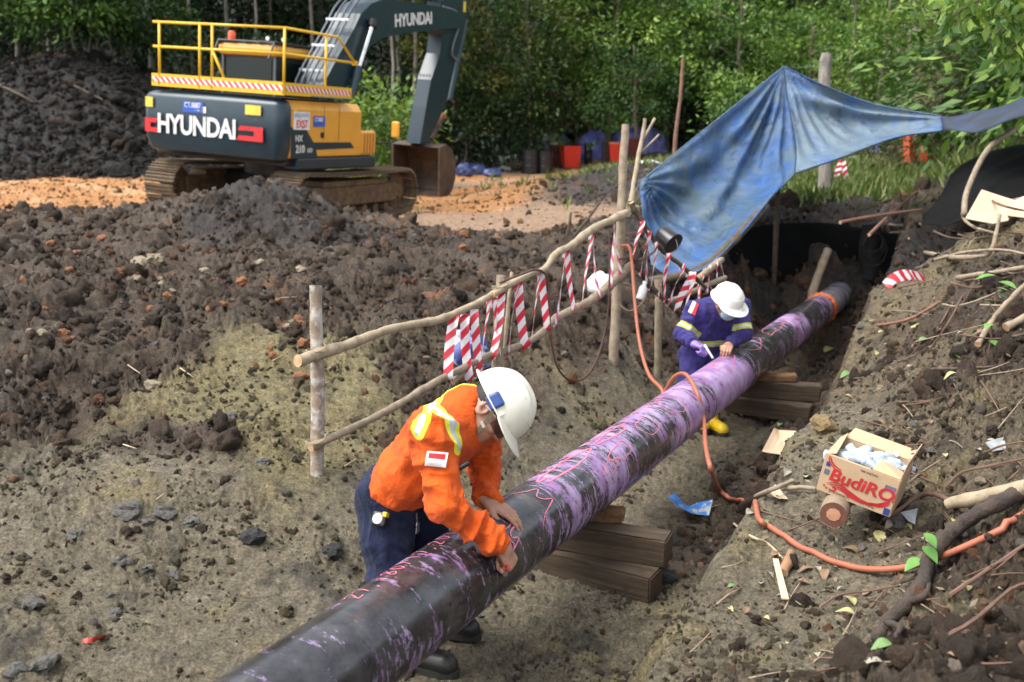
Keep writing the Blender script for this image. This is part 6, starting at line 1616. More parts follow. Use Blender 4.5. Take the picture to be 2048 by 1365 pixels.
def crown_mesh(seed, rad, ncl, per, leaf, hollow=.55, base=-.75, spread=.34):
    """leaf clumps spread through an uneven crown; lower half thinner"""
    r = np.random.default_rng(seed); pts, outs, tints = [], [], []
    k = 0
    while k < ncl:
        d = r.normal(0, 1, 3); d /= np.linalg.norm(d)
        if d[2] < base: continue
        lump = 1 + .55 * float(noise3(d[None] * 1.6 + seed, seed)[0]) + .15 * float(noise3(d[None] * 3.7 + seed, seed + 3)[0])
        q = d * lump * (hollow + (1 - hollow) * r.uniform() ** .5)
        c = q * np.array(rad); m = int(per * r.uniform(.5, 1.5)); cr = spread * r.uniform(.6, 1.5)
        o = r.normal(0, 1, (m, 3)) * cr * np.array([1, 1, .55])
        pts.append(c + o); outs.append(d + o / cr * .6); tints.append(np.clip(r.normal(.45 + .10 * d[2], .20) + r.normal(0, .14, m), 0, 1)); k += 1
    pts = np.concatenate(pts); outs = np.concatenate(outs); tints = np.concatenate(tints)
    v, f = leaf_arrays(pts, outs, leaf, r)
    return v, f, np.repeat(tints, 4)
def trunk_mesh(mb, h, r0, seed, limbs=4, lean=.05, reach=1.5, bare=.0):
    r = np.random.default_rng(seed)
    k = 9; pts = [V((lean * h * (i / k) ** 1.3 + .05 * math.sin(i * 1.3 + seed), .04 * math.cos(i * 1.7 + seed), h * i / k - .2)) for i in range(k + 1)]
    mb.tube(pts, [r0 * (1.25 - .9 * (i / k) ** .8) for i in range(k + 1)], 8)
    for j in range(limbs):
        a = r.uniform(0, 6.28); i = int(k * r.uniform(max(.35, bare), .9)); p = pts[i]; L = reach * r.uniform(.6, 1.2)
        e = p + V((math.cos(a) * L, math.sin(a) * L, L * r.uniform(.3, .9))); mm = p.lerp(e, .5) + V((0, 0, .12 * L))
        mb.tube([p, mm, e], [r0 * .42, r0 * .28, r0 * .10], 6)
bark_tree = mat('tree_bark', (.13, .105, .075), .9, col2=(.07, .055, .04), scale=5, bmp=.6, bscale=14, bdist=.02)
bark_light = mat('tree_bark_pale', (.24, .215, .175), .9, col2=(.13, .11, .085), scale=5, bmp=.5, bscale=14, bdist=.02)
TREES = {}
def tree_kind(key, name, leaf, rad, zc, h, r0, ncl, per, ls, seed, bark=bark_tree, limbs=5, hollow=.5, spread=.34, lean=.04, bare=0.0, stemmy=False):
    def make(x, y, z, s, rot, label, group, cat='tree', nm=None):
        o = thing(nm or name, (x, y, z), label, cat, group); o.rotation_euler = (0, 0, rot); o.scale = (s, s, s)
        if key not in TREES:
            mb = MB(); trunk_mesh(mb, h, r0, seed, limbs, lean, rad[0] * .7, bare); a = mb.build('stem' if stemmy else 'trunk', bark, o, smooth=True, local=True)
            v, f, t = crown_mesh(seed, rad, ncl, per, ls, hollow, spread=spread); v = v + np.array([lean * zc, 0, zc])
            c = np_mesh('foliage' if stemmy else 'crown', v, f, LEAF[leaf], None, False, attrs={'tint': t}, rebase=False); c.parent = o
            TREES[key] = (a.data, c.data)
        else:
            for nm_, d in zip((('stem', 'foliage') if stemmy else ('trunk', 'crown')), TREES[key]):
                c = bpy.data.objects.new(nm_, d); COL.objects.link(c); c.parent = o
        return o
    return make
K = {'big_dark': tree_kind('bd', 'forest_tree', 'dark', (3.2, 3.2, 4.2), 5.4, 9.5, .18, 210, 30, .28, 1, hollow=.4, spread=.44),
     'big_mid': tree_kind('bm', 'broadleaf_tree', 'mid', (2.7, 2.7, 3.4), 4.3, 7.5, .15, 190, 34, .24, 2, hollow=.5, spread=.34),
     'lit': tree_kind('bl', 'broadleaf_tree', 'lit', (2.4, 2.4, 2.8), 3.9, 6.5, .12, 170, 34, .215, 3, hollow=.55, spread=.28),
     'lit2': tree_kind('b2', 'broadleaf_tree', 'lit', (1.9, 1.9, 2.4), 3.2, 5.5, .10, 130, 34, .19, 13, hollow=.55, spread=.25),
     'yellow': tree_kind('by', 'broadleaf_tree', 'yellow', (2.0, 2.0, 3.2), 3.7, 6.8, .10, 140, 32, .20, 4, hollow=.5, spread=.27),
     'slender': tree_kind('sl', 'slender_tree', 'dark', (1.7, 1.7, 2.0), 8.2, 9.5, .085, 130, 28, .2, 5, bark=bark_light, hollow=.35, lean=.03, bare=.7, limbs=3),
     'slender2': tree_kind('s2', 'slender_tree', 'mid', (1.4, 1.4, 1.8), 7.4, 8.8, .065, 90, 28, .19, 6, bark=bark_light, hollow=.35, lean=-.05, bare=.6, limbs=3),
     'shrub': tree_kind('sh', 'shrub', 'mid', (1.0, 1.0, .95), .85, 1.4, .03, 75, 26, .13, 7, hollow=.3, spread=.22, stemmy=True),
     'shrub_dark': tree_kind('sd', 'shrub', 'dark', (1.3, 1.3, 1.1), .95, 1.6, .03, 85, 26, .15, 8, hollow=.3, spread=.25, stemmy=True),
     'shrub_lit': tree_kind('s3', 'shrub', 'lit', (.85, .85, 1.1), 1.15, 1.8, .025, 60, 22, .17, 9, hollow=.3, spread=.20, stemmy=True),
     'shrub_dry': tree_kind('s4', 'shrub', 'dry', (.9, .9, 1.2), 1.1, 1.9, .025, 70, 20, .10, 10, hollow=.2, spread=.26, limbs=9, stemmy=True)}
def at(px, d):
    x = (px - 1024) / FPX * d; y = d / CT * .985; return x, y
def gbase(x, y): return float(base_h(np.array([x]), np.array([y]))[0])
def plant(kind, px, d, s, label, group, cat='tree', dz=0.0):
    x, y = at(px, d); K[kind](x, y, gbase(x, y) - .1 + dz, s, float(rng.uniform(0, 6.28)), label, group, cat)
tr_ = np.random.default_rng(77)
for px in range(-420, 2600, 118):
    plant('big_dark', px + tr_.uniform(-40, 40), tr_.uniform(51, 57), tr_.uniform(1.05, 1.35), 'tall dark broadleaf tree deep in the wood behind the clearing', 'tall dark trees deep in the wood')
for px in range(-380, 2500, 150):
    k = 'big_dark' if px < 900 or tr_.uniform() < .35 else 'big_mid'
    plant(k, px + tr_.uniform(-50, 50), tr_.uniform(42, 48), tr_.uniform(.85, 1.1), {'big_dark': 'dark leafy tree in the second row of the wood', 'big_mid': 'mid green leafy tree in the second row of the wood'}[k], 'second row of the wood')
for px, d, k, s in ((905, 37, 'yellow', 1.05), (975, 39, 'big_mid', .9), (1060, 38, 'yellow', 1.0), (1125, 41, 'lit2', 1.0), (1215, 39.5, 'lit', 1.05), (1330, 41, 'lit', 1.1), (1420, 39, 'big_mid', .85), (1475, 36, 'lit2', 1.05), (1560, 40, 'lit', .95), (1600, 34, 'lit2', .8), (1690, 37, 'lit', 1.0), (1740, 30, 'lit2', .85), (1820, 36, 'big_mid', .85), (1900, 33, 'lit', .8), (2010, 34, 'big_mid', .9), (2150, 32, 'lit', 1.0), (1270, 36, 'big_mid', .55), (1500, 43, 'lit', 1.2), (1780, 43, 'lit', 1.15)):
    where = {905: 'beyond the excavator bucket', 975: 'beyond the dark blue bags', 1060: 'behind the two black drums', 1125: 'behind the open red bin', 1215: 'behind the smaller lilac heap', 1330: 'behind the larger lilac heap', 1420: 'behind the tall thin reddish pole', 1475: 'standing forward of its neighbours beside the tarpaulin', 1560: 'behind the tarpaulin peak', 1600: 'close behind the tarpaulin ridge', 1690: 'behind the tall grey stump', 1740: 'nearest the grassy slope behind the stump', 1820: 'behind the orange sheets', 1900: 'behind the thin end of the tarpaulin', 2010: 'behind the overhanging tree', 2150: 'beyond the overhanging tree', 1270: 'low between the lilac heaps', 1500: 'taller and deeper than the tarpaulin peak', 1780: 'tall and deep between stump and orange sheets'}[px]
    plant(k, px, d, s, {'yellow': 'olive tree with yellowing leaves ', 'big_mid': 'mid green bushy tree ', 'lit': 'large bright green tree ', 'lit2': 'small bright green tree '}[k] + where, 'trees along the front of the wood')
for px, d, k, s in ((-40, 37, 'slender', 1), (60, 38, 'slender2', 1.0), (120, 40, 'slender', 1.1), (222, 36, 'slender2', .95), (250, 41, 'slender', 1.0), (318, 38, 'slender', 1.0), (365, 42, 'slender', 1.0), (402, 36, 'slender2', 1.1), (470, 40, 'slender', 1.1), (520, 37, 'slender2', 1.0), (560, 42, 'slender', 1), (640, 38, 'slender', 1), (785, 33, 'slender2', .9), (800, 38, 'slender', 1.0), (835, 36, 'slender', 1.0), (160, 36, 'slender', .9), (1180, 41, 'slender', .9), (1680, 33, 'slender2', .8)):
    plant(k, px, d, s, {'slender': 'straight slender pale-barked tree at the edge of the wood', 'slender2': 'leaning slender pale-barked tree at the edge of the wood'}[k], 'slender trees at the wood edge')
for px, d, k, s in ((20, 33.5, 'shrub_lit', 1.6), (70, 35, 'shrub', 1.5), (140, 34, 'shrub_lit', 1.5), (175, 33, 'shrub_lit', 1.5), (205, 33.5, 'shrub_lit', 1.3), (245, 34, 'shrub', 1.5), (285, 35, 'shrub_dark', 1.6), (330, 35, 'shrub', 1.3), (-60, 34, 'shrub', 1.6)):
    plant(k, px, d, s, {'shrub_lit': 'bright large-leaved shrub behind the black spoil hill', 'shrub': 'mid green shrub behind the black spoil hill', 'shrub_dark': 'dark shrub behind the black spoil hill'}[k], 'shrubs behind the black hill', 'shrub', .6)
for px, d, k, s in ((752, 24.5, 'shrub_lit', 1.0), (778, 25.5, 'shrub_lit', 1.25), (805, 27, 'shrub_lit', 1.0), (735, 27, 'shrub', 1.2)):
    plant(k, px, d, s, {'shrub_lit': 'pale-leaved sapling standing between excavator and bucket', 'shrub': 'green shrub standing between excavator and bucket'}[k], 'saplings by the excavator boom', 'shrub')
for px in range(440, 2300, 62):
    k = ('shrub_dark', 'shrub', 'shrub_dark', 'shrub_dark')[int(tr_.integers(0, 4))]; d = tr_.uniform(42, 45) if px > 1000 else tr_.uniform(33, 38)
    plant(k, px + tr_.uniform(-20, 20), d, tr_.uniform(1.0, 1.6), {'shrub': 'mid green undergrowth bush along the wood edge', 'shrub_dark': 'dark undergrowth bush along the wood edge'}[k], 'undergrowth along the wood edge', 'shrub')
for px, d, k, s in ((1470, 27, 'shrub_lit', 1.0), (1560, 26, 'shrub', .9), (1640, 25, 'shrub_dry', .8), (1690, 21, 'shrub_dry', .55), (1735, 22, 'shrub', .6), (1770, 19, 'shrub_dry', .5), (1850, 26, 'shrub', 1.1), (1880, 17.5, 'shrub_dry', 1.2), (1935, 16.5, 'shrub_dry', 1.3), (1990, 17, 'shrub_lit', 1.4), (2050, 15, 'shrub', 1.5), (1900, 20, 'shrub', 1.6), (1960, 21, 'shrub_lit', 1.9), (2060, 19, 'shrub', 2.0), (1860, 28, 'shrub_lit', 1.8), (1790, 28, 'shrub', 1.2), (2110, 13, 'shrub_lit', 1.4)):
    plant(k, px, d, s, {'shrub_lit': 'fresh green bush on the slope right of the pit', 'shrub': 'leafy green bush on the slope right of the pit', 'shrub_dry': 'brownish half-dry bush on the slope right of the pit'}[k], 'bushes on the right slope', 'shrub')
# leafy branches reaching in over the right bank
def overhang():
    base = P(2150, 420, 10.0); base.z = gbase(base.x, base.y) - .1
    o = thing('overhanging_tree', base, 'leaning tree with large drooping leaves over the right bank', 'tree')
    mb = MB(); top = P(2085, -60, 9.6)
    mb.tube([base, base.lerp(top, .4) + V((.05, 0, 0)), top, top + V((-.3, 0, 1.2))], [.10, .08, .06, .03], 9)
    mb.build('trunk', bark_tree, o, smooth=True)
    mb = MB(); mb.tube(arc_pts([P(2030, 260, 11), P(1975, 300, 10.6), P(1935, 380, 10.2), P(1928, 430, 9.8)], 4), [.03] * 13, 7); mb.build('limb', bark_grey, o, smooth=True)
    ends = []
    for pts in ([(2080, -30), (2010, -20), (1940, 10), (1900, 40)], [(2085, 0), (2030, 30), (1990, 70)], [(2090, 30), (2050, 70), (2020, 115)], [(2085, -20), (1980, -40), (1880, -20)], [(2095, 20), (2060, 60), (2040, 110)]):
        q = arc_pts([P(x, y, 9.6 - .002 * (2085 - x)) for x, y in pts], 5); mb = MB(); mb.tube(q, [.022 - .016 * i / len(q) for i in range(len(q))], 6); mb.build('branch', bark_tree, o, smooth=True); ends += q[3:]
    r = np.random.default_rng(5); pts, outs = [], []
    for e in ends:
        m = 9; pts.append(np.array(e) + r.normal(0, .085, (m, 3))); outs.append(r.normal(0, .5, (m, 3)) + np.array([-.3, -.2, -.5]))
    pts = np.concatenate(pts); v, f = leaf_arrays(pts, np.concatenate(outs), .15, r, .7, .40)
    np_mesh('foliage', v, f, LEAF['lit'], o, False, attrs={'tint': np.repeat(r.uniform(.2, .9, len(pts)), 4)})
overhang()
# weeds and grass on the slope beyond the pit
def weeds():
    r = np.random.default_rng(8); P_, O_ = [], []
    for px, d, n, sp in ((1610, 15.5, 260, .5), (1640, 17, 420, .9), (1700, 18, 520, 1.0), (1760, 17.5, 420, 1.0), (1790, 20, 500, 1.4), (1850, 19, 420, 1.2), (1660, 22, 500, 1.8), (1890, 16, 350, .9), (1940, 15, 350, 1.0), (1560, 22, 400, 2.2), (1450, 24, 400, 2.5), (1600, 28, 600, 3.5), (1800, 25, 600, 3.0)):
        x, y = at(px, d); q = np.stack([x + r.normal(0, sp, n), y + r.normal(0, sp * 1.1, n)], -1)
        z = base_h(q[:, 0], q[:, 1]); P_.append(np.c_[q, z - .01]); O_.append(np.tile([0, 0, 1.6], (n, 1)))
    P_ = np.concatenate(P_); k = 4; P_ = np.repeat(P_, k, 0) + r.normal(0, .03, (len(P_) * k, 3)) * np.array([1, 1, 0]); O_ = np.repeat(np.concatenate(O_), k, 0)
    v, f = leaf_arrays(P_, O_, .26, r, 0, .16)
    o = np_mesh('weeds', v, f, leaf_mat('weed_leaf', ((.05, .10, .02), (.13, .19, .04), (.28, .24, .11))), None, False, attrs={'tint': np.repeat(r.uniform(0, 1, len(P_)), 4)}, rebase=False)
    o['kind'] = 'stuff'; o['label'] = 'green and straw coloured weeds on the slope beyond the pit'
weeds()

# ---------------------------------------------------------------- clods and crumbs of soil
def lump(seed, sub=2, amp=.35, squash=(1, .85, .7)):
    bm = bmesh.new(); bmesh.ops.create_icosphere(bm, subdivisions=sub, radius=1.0)
    v = np.array([x.co for x in bm.verts]); k = noise3(v * 1.3 + seed * 5.7, seed); k2 = np.abs(noise3(v * 2.6 + seed, seed + 7)); k3 = np.abs(noise3(v * 5.5 + seed, seed + 8))
    v = v * (1 + amp * k - amp * 1.1 * k2 + amp * .6 * k3)[:, None] * np.array(squash)
    f = [[q.index for q in t.verts] for t in bm.faces]; bm.free(); return v, f
def soil_lump_mat(name, cols, rough=.85):
    m, b = new_mat(name); n, l = nodes_of(m); oi = n.new('ShaderNodeObjectInfo')
    c = ramp(m, oi.outputs['Random'], [(i / (len(cols) - 1), k) for i, k in enumerate(cols)])
    c = mixrgb(m, c, ramp(m, tex_noise(m, 3.0, 8, .75), ((.3, .30), (.5, .5), (.7, .72))), .9, 'OVERLAY')
    l.new(c, b.inputs['Base Color']); b.inputs['Roughness'].default_value = rough; b.inputs['Specular IOR Level'].default_value = .3
    bump(m, tex_noise(m, 5, 8, .75), .9, .12); return m
def scatter(name, pts, sc, m, label, nvar=6, amp=.38, seed=0, sub=3):
    col = bpy.data.collections.new(name + '_shapes')
    for k in range(nvar):
        v, f = lump(seed * 10 + k, sub, amp, (1, rng.uniform(.7, 1), rng.uniform(.5, .85)))
        me = bpy.data.meshes.new('lump'); me.from_pydata(v.tolist(), [], f); me.materials.append(m); me.polygons.foreach_set('use_smooth', np.ones(len(f), bool)); me.update()
        col.objects.link(bpy.data.objects.new('lump', me))
    me = bpy.data.meshes.new(name); me.vertices.add(len(pts)); me.vertices.foreach_set('co', np.asarray(pts, np.float32).ravel())
    a = me.attributes.new('size', 'FLOAT_VECTOR', 'POINT'); a.data.foreach_set('vector', np.asarray(sc, np.float32).ravel())
    a = me.attributes.new('turn', 'FLOAT_VECTOR', 'POINT'); a.data.foreach_set('vector', rng.uniform(0, 6.28, (len(pts), 3)).astype(np.float32).ravel())
    me.update(); o = bpy.data.objects.new(name, me); COL.objects.link(o); o['kind'] = 'stuff'; o['label'] = label
    g = bpy.data.node_groups.new(name, 'GeometryNodeTree'); N = g.nodes; Lk = g.links
    g.interface.new_socket('Geometry', in_out='INPUT', socket_type='NodeSocketGeometry'); g.interface.new_socket('Geometry', in_out='OUTPUT', socket_type='NodeSocketGeometry')
    i_, o_ = N.new('NodeGroupInput'), N.new('NodeGroupOutput')
    ci = N.new('GeometryNodeCollectionInfo'); ci.inputs[0].default_value = col; ci.inputs[1].default_value = True; ci.inputs[2].default_value = True
    ip = N.new('GeometryNodeInstanceOnPoints'); ip.inputs['Pick Instance'].default_value = True
    s_ = N.new('GeometryNodeInputNamedAttribute'); s_.data_type = 'FLOAT_VECTOR'; s_.inputs[0].default_value = 'size'
    t_ = N.new('GeometryNodeInputNamedAttribute'); t_.data_type = 'FLOAT_VECTOR'; t_.inputs[0].default_value = 'turn'
    Lk.new(i_.outputs[0], ip.inputs['Points']); Lk.new(ci.outputs[0], ip.inputs['Instance']); Lk.new(s_.outputs[0], ip.inputs['Scale']); Lk.new(t_.outputs[0], ip.inputs['Rotation']); Lk.new(ip.outputs[0], o_.inputs[0])
    md = o.modifiers.new('scatter', 'NODES'); md.node_group = g
    return o
def sow():
    r = np.random.default_rng(21); n = 300000
    y = 1.6 * (34 / 1.6) ** (r.uniform(0, 1, n) ** .80); x = (r.uniform(-.62, .62, n)) * (y + 1.0)
    cw = np.zeros((NCL, n), np.float32); z = np.zeros(n)
    for i in range(0, n, 60000): sl = slice(i, i + 60000); z[sl], cw[:, sl] = ground_full(x[sl], y[sl])
    w, t, q = side_weight(x, y)
    keep_pipe = ~((np.abs(q) < .12) & (t < 10))
    big = fbm(x * .8, y * .8, 3, 301); fine = fbm(x * 2.3, y * 2.3, 3, 302)
    ex = np.exp(-(((x - EXC_O.x) / 2.2) ** 2 + ((y - EXC_O.y) / 3.0) ** 2))
    def pick(p, base, sig, lo, hi, k=.45):
        s = r.uniform(0, 1, n) < np.clip(p, 0, 1) * keep_pipe * (1 - .9 * ex)
        sz = np.clip(base * np.exp(r.normal(0, sig, s.sum())), lo, hi) * np.clip((y[s] / 6), .6, 3.2) ** k
        return s, sz
    dark = soil_lump_mat('dark_clod', ((.042, .029, .019), (.082, .056, .035), (.060, .042, .029), (.135, .088, .054), (.046, .034, .025), (.10, .070, .046)))
    olive = soil_lump_mat('olive_clod', ((.085, .070, .042), (.14, .115, .066), (.11, .09, .055), (.18, .148, .078), (.07, .058, .04)))
    ochre = soil_lump_mat('ochre_clod', ((.30, .15, .05), (.42, .24, .09), (.22, .11, .045), (.14, .085, .05)))
    grit = soil_lump_mat('grit', ((.25, .22, .17), (.12, .10, .08), (.34, .30, .24), (.30, .14, .06), (.08, .075, .07)), .7)
    spoil = cw[1] + cw[4] + cw[6]
    s, sz = pick(spoil * (.26 + .5 * fine), .0105, .80, .004, .12); pts = np.stack([x[s], y[s], z[s] - sz * .22], -1)
    scatter('dark_clods', pts, sz[:, None] * r.uniform(.75, 1.25, (len(sz), 3)), dark, 'dark lumpy clods of the spoil heaps', 7, .5, 1)
    s, sz = pick((cw[0] * .40 + cw[5] * .6 + cw[8] * .8) * (.3 + .9 * fine), .0062, .66, .002, .05); pts = np.stack([x[s], y[s], z[s] + sz * .05], -1)
    scatter('olive_crumbs', pts, sz[:, None] * r.uniform(.75, 1.25, (len(sz), 3)), olive, 'olive brown crumbs of clay on the trodden ground', 6, .45, 2)
    s, sz = pick((cw[0] * .03 + cw[5] * .18) * (.1 + 1.3 * np.clip(big, 0, 1)), .010, .7, .003, .06); pts = np.stack([x[s], y[s], z[s] + sz * .05], -1)
    scatter('dark_crumbs', pts, sz[:, None] * r.uniform(.75, 1.25, (len(sz), 3)), dark, 'dark crumbs of soil scattered over the banks', 6, .45, 3)
    s, sz = pick(cw[2] * .16 + cw[3] * .02, .010, .6, .005, .05); pts = np.stack([x[s], y[s], z[s] + sz * .05], -1)
    scatter('ochre_clods', pts, sz[:, None] * r.uniform(.75, 1.25, (len(sz), 3)), ochre, 'ochre clay lumps on the yard about the excavator', 5, .45, 4)
    s, sz = pick((spoil * .03 + cw[0] * .02 + cw[5] * .05 + cw[8] * .03) * (.5 + np.clip(fine, 0, 1)), .011, .5, .004, .03); pts = np.stack([x[s], y[s], z[s] + sz * .4], -1)
    scatter('pebbles', pts, sz[:, None] * r.uniform(.75, 1.25, (len(sz), 3)), grit, 'small pebbles and grit in the soil', 6, .3, 5)
    s, sz = pick(spoil * .04 * (np.clip(big, 0, 1) * 2), .014, .6, .005, .05); pts = np.stack([x[s], y[s], z[s] + sz * .35], -1)
    scatter('rusty_clods', pts, sz[:, None] * r.uniform(.75, 1.25, (len(sz), 3)), soil_lump_mat('rusty_clod', ((.15, .062, .026), (.22, .10, .045), (.12, .058, .032), (.19, .115, .065))), 'rusty orange lumps in the dark spoil', 6, .45, 6)
    n2 = 16000; yy = r.uniform(24, 36, n2); xx = r.uniform(-24, -8, n2); z2, c2 = ground_full(xx, yy); k = c2[6] > .45; sz = np.clip(.05 * np.exp(r.normal(0, .6, k.sum())), .02, .28)
    scatter('humus_clods', np.stack([xx[k], yy[k], z2[k]], -1), sz[:, None] * r.uniform(.75, 1.25, (len(sz), 3)), soil_lump_mat('humus_clod', ((.008, .007, .006), (.016, .013, .010), (.012, .010, .009), (.035, .024, .016))), 'black clods of the big spoil hill', 6, .5, 7)
sow()

# ---------------------------------------------------------------- single stones
STONE = {}
def stone(x, y, w, kind, label, group, asp=.7, bury=.35):
    p = on_ground(x, y); s = w * scale_at(p) / 2
    cols = {'grey': ((.155, .148, .13), (.085, .078, .065)), 'orange': ((.34, .145, .055), (.22, .085, .035)), 'pale': ((.38, .31, .21), (.26, .20, .13)), 'black': ((.035, .033, .032), (.018, .017, .017)), 'yellow': ((.30, .21, .09), (.19, .13, .06))}[kind]
    m = mat('stone_' + kind, cols[0], .75, col2=cols[1], scale=5, bmp=.7, bscale=9, bdist=.05)
    k = int(rng.integers(0, 5))
    if (kind, k) not in STONE:
        v, f = lump(400 + k * 3 + len(kind), 3, .42, (1, .85, .65)); me = bpy.data.meshes.new('stone'); me.from_pydata(v.tolist(), [], f); me.materials.append(m); me.polygons.foreach_set('use_smooth', np.ones(len(f), bool)); me.update(); me.set_sharp_from_angle(angle=R(38)); STONE[(kind, k)] = me
    o = bpy.data.objects.new('stone', STONE[(kind, k)]); COL.objects.link(o); o.location = p + V((0, 0, s * asp * (.65 - bury))); o.scale = (s, s, s * asp / .65); o.rotation_euler = (rng.uniform(-.3, .3), rng.uniform(-.3, .3), rng.uniform(0, 6.28))
    return tag(o, label, 'stone', group)
for x, y, w in ((255, 1022, 58), (330, 1025, 52), (380, 1045, 44), (292, 1045, 40), (240, 1125, 46), (292, 1138, 36), (60, 1210, 50), (230, 1228, 34), (85, 1330, 60), (30, 1345, 50), (525, 925, 30), (350, 1150, 30), (148, 1070, 34), (222, 1190, 26), (460, 835, 36)): stone(x, y, w, 'grey', 'grey stone half sunk in the trodden clay left of the pipe', 'grey stones in the trodden clay', .6, .62)
for x, y, w in ((103, 490, 20), (205, 480, 20), (158, 512, 28), (140, 545, 24), (242, 545, 22), (128, 668, 24), (145, 680, 16), (335, 595, 22), (420, 620, 18), (447, 610, 18), (602, 655, 30), (598, 640, 22), (608, 692, 32), (603, 757, 32), (555, 605, 20), (485, 570, 34), (48, 563, 18), (300, 620, 18), (545, 715, 24), (540, 700, 18), (930, 470, 22), (995, 480, 20), (925, 500, 26), (90, 620, 16)): stone(x, y, w, 'orange', 'rusty orange stone lying in the dark spoil', 'orange stones in the spoil')
for x, y, w in ((282, 530, 34), (306, 525, 40), (272, 562, 26), (325, 570, 20), (318, 560, 16), (345, 585, 18), (60, 665, 18), (85, 668, 20), (600, 545, 30), (575, 655, 18), (585, 648, 20), (520, 530, 26), (305, 772, 32), (852, 718, 16), (410, 545, 24)): stone(x, y, w, 'pale', 'pale buff stone lying on the spoil heap', 'pale stones on the spoil heap')
for x, y, w, lab in ((505, 1080, 56, 'smooth dark cobble lying alone on the trodden clay'), (665, 1108, 44, 'black lump of clay near the pipe beside the navy trousers'), (1345, 1090, 40, 'black stone wedged behind the end of the upper timber'), (1325, 1158, 52, 'black broken stone beside the lower timber end'), (1228, 985, 30, 'dark stone behind the wedge block under the pipe')): stone(x, y, w, 'black', lab, None)
stone(1648, 862, 54, 'yellow', 'large ochre rock lying alone on the ledge above the box', None, .75, .1)
stone(1800, 1045, 50, 'grey', 'rounded grey stone beside the corner of the cardboard box', None, .6, .3)
for x, y, w in ((1690, 660, 20), (1720, 655, 16), (1745, 645, 14), (1960, 965, 26), (2030, 720, 22), (1830, 850, 20), (1865, 905, 24), (1760, 780, 18), (1905, 760, 20), (1530, 1080, 18), (1680, 1240, 22), (1590, 1290, 20), (1440, 1180, 16), (1390, 1130, 20)): stone(x, y, w, 'pale' if w % 4 else 'grey', 'small stone lying on the littered right bank', 'small stones on the right bank')

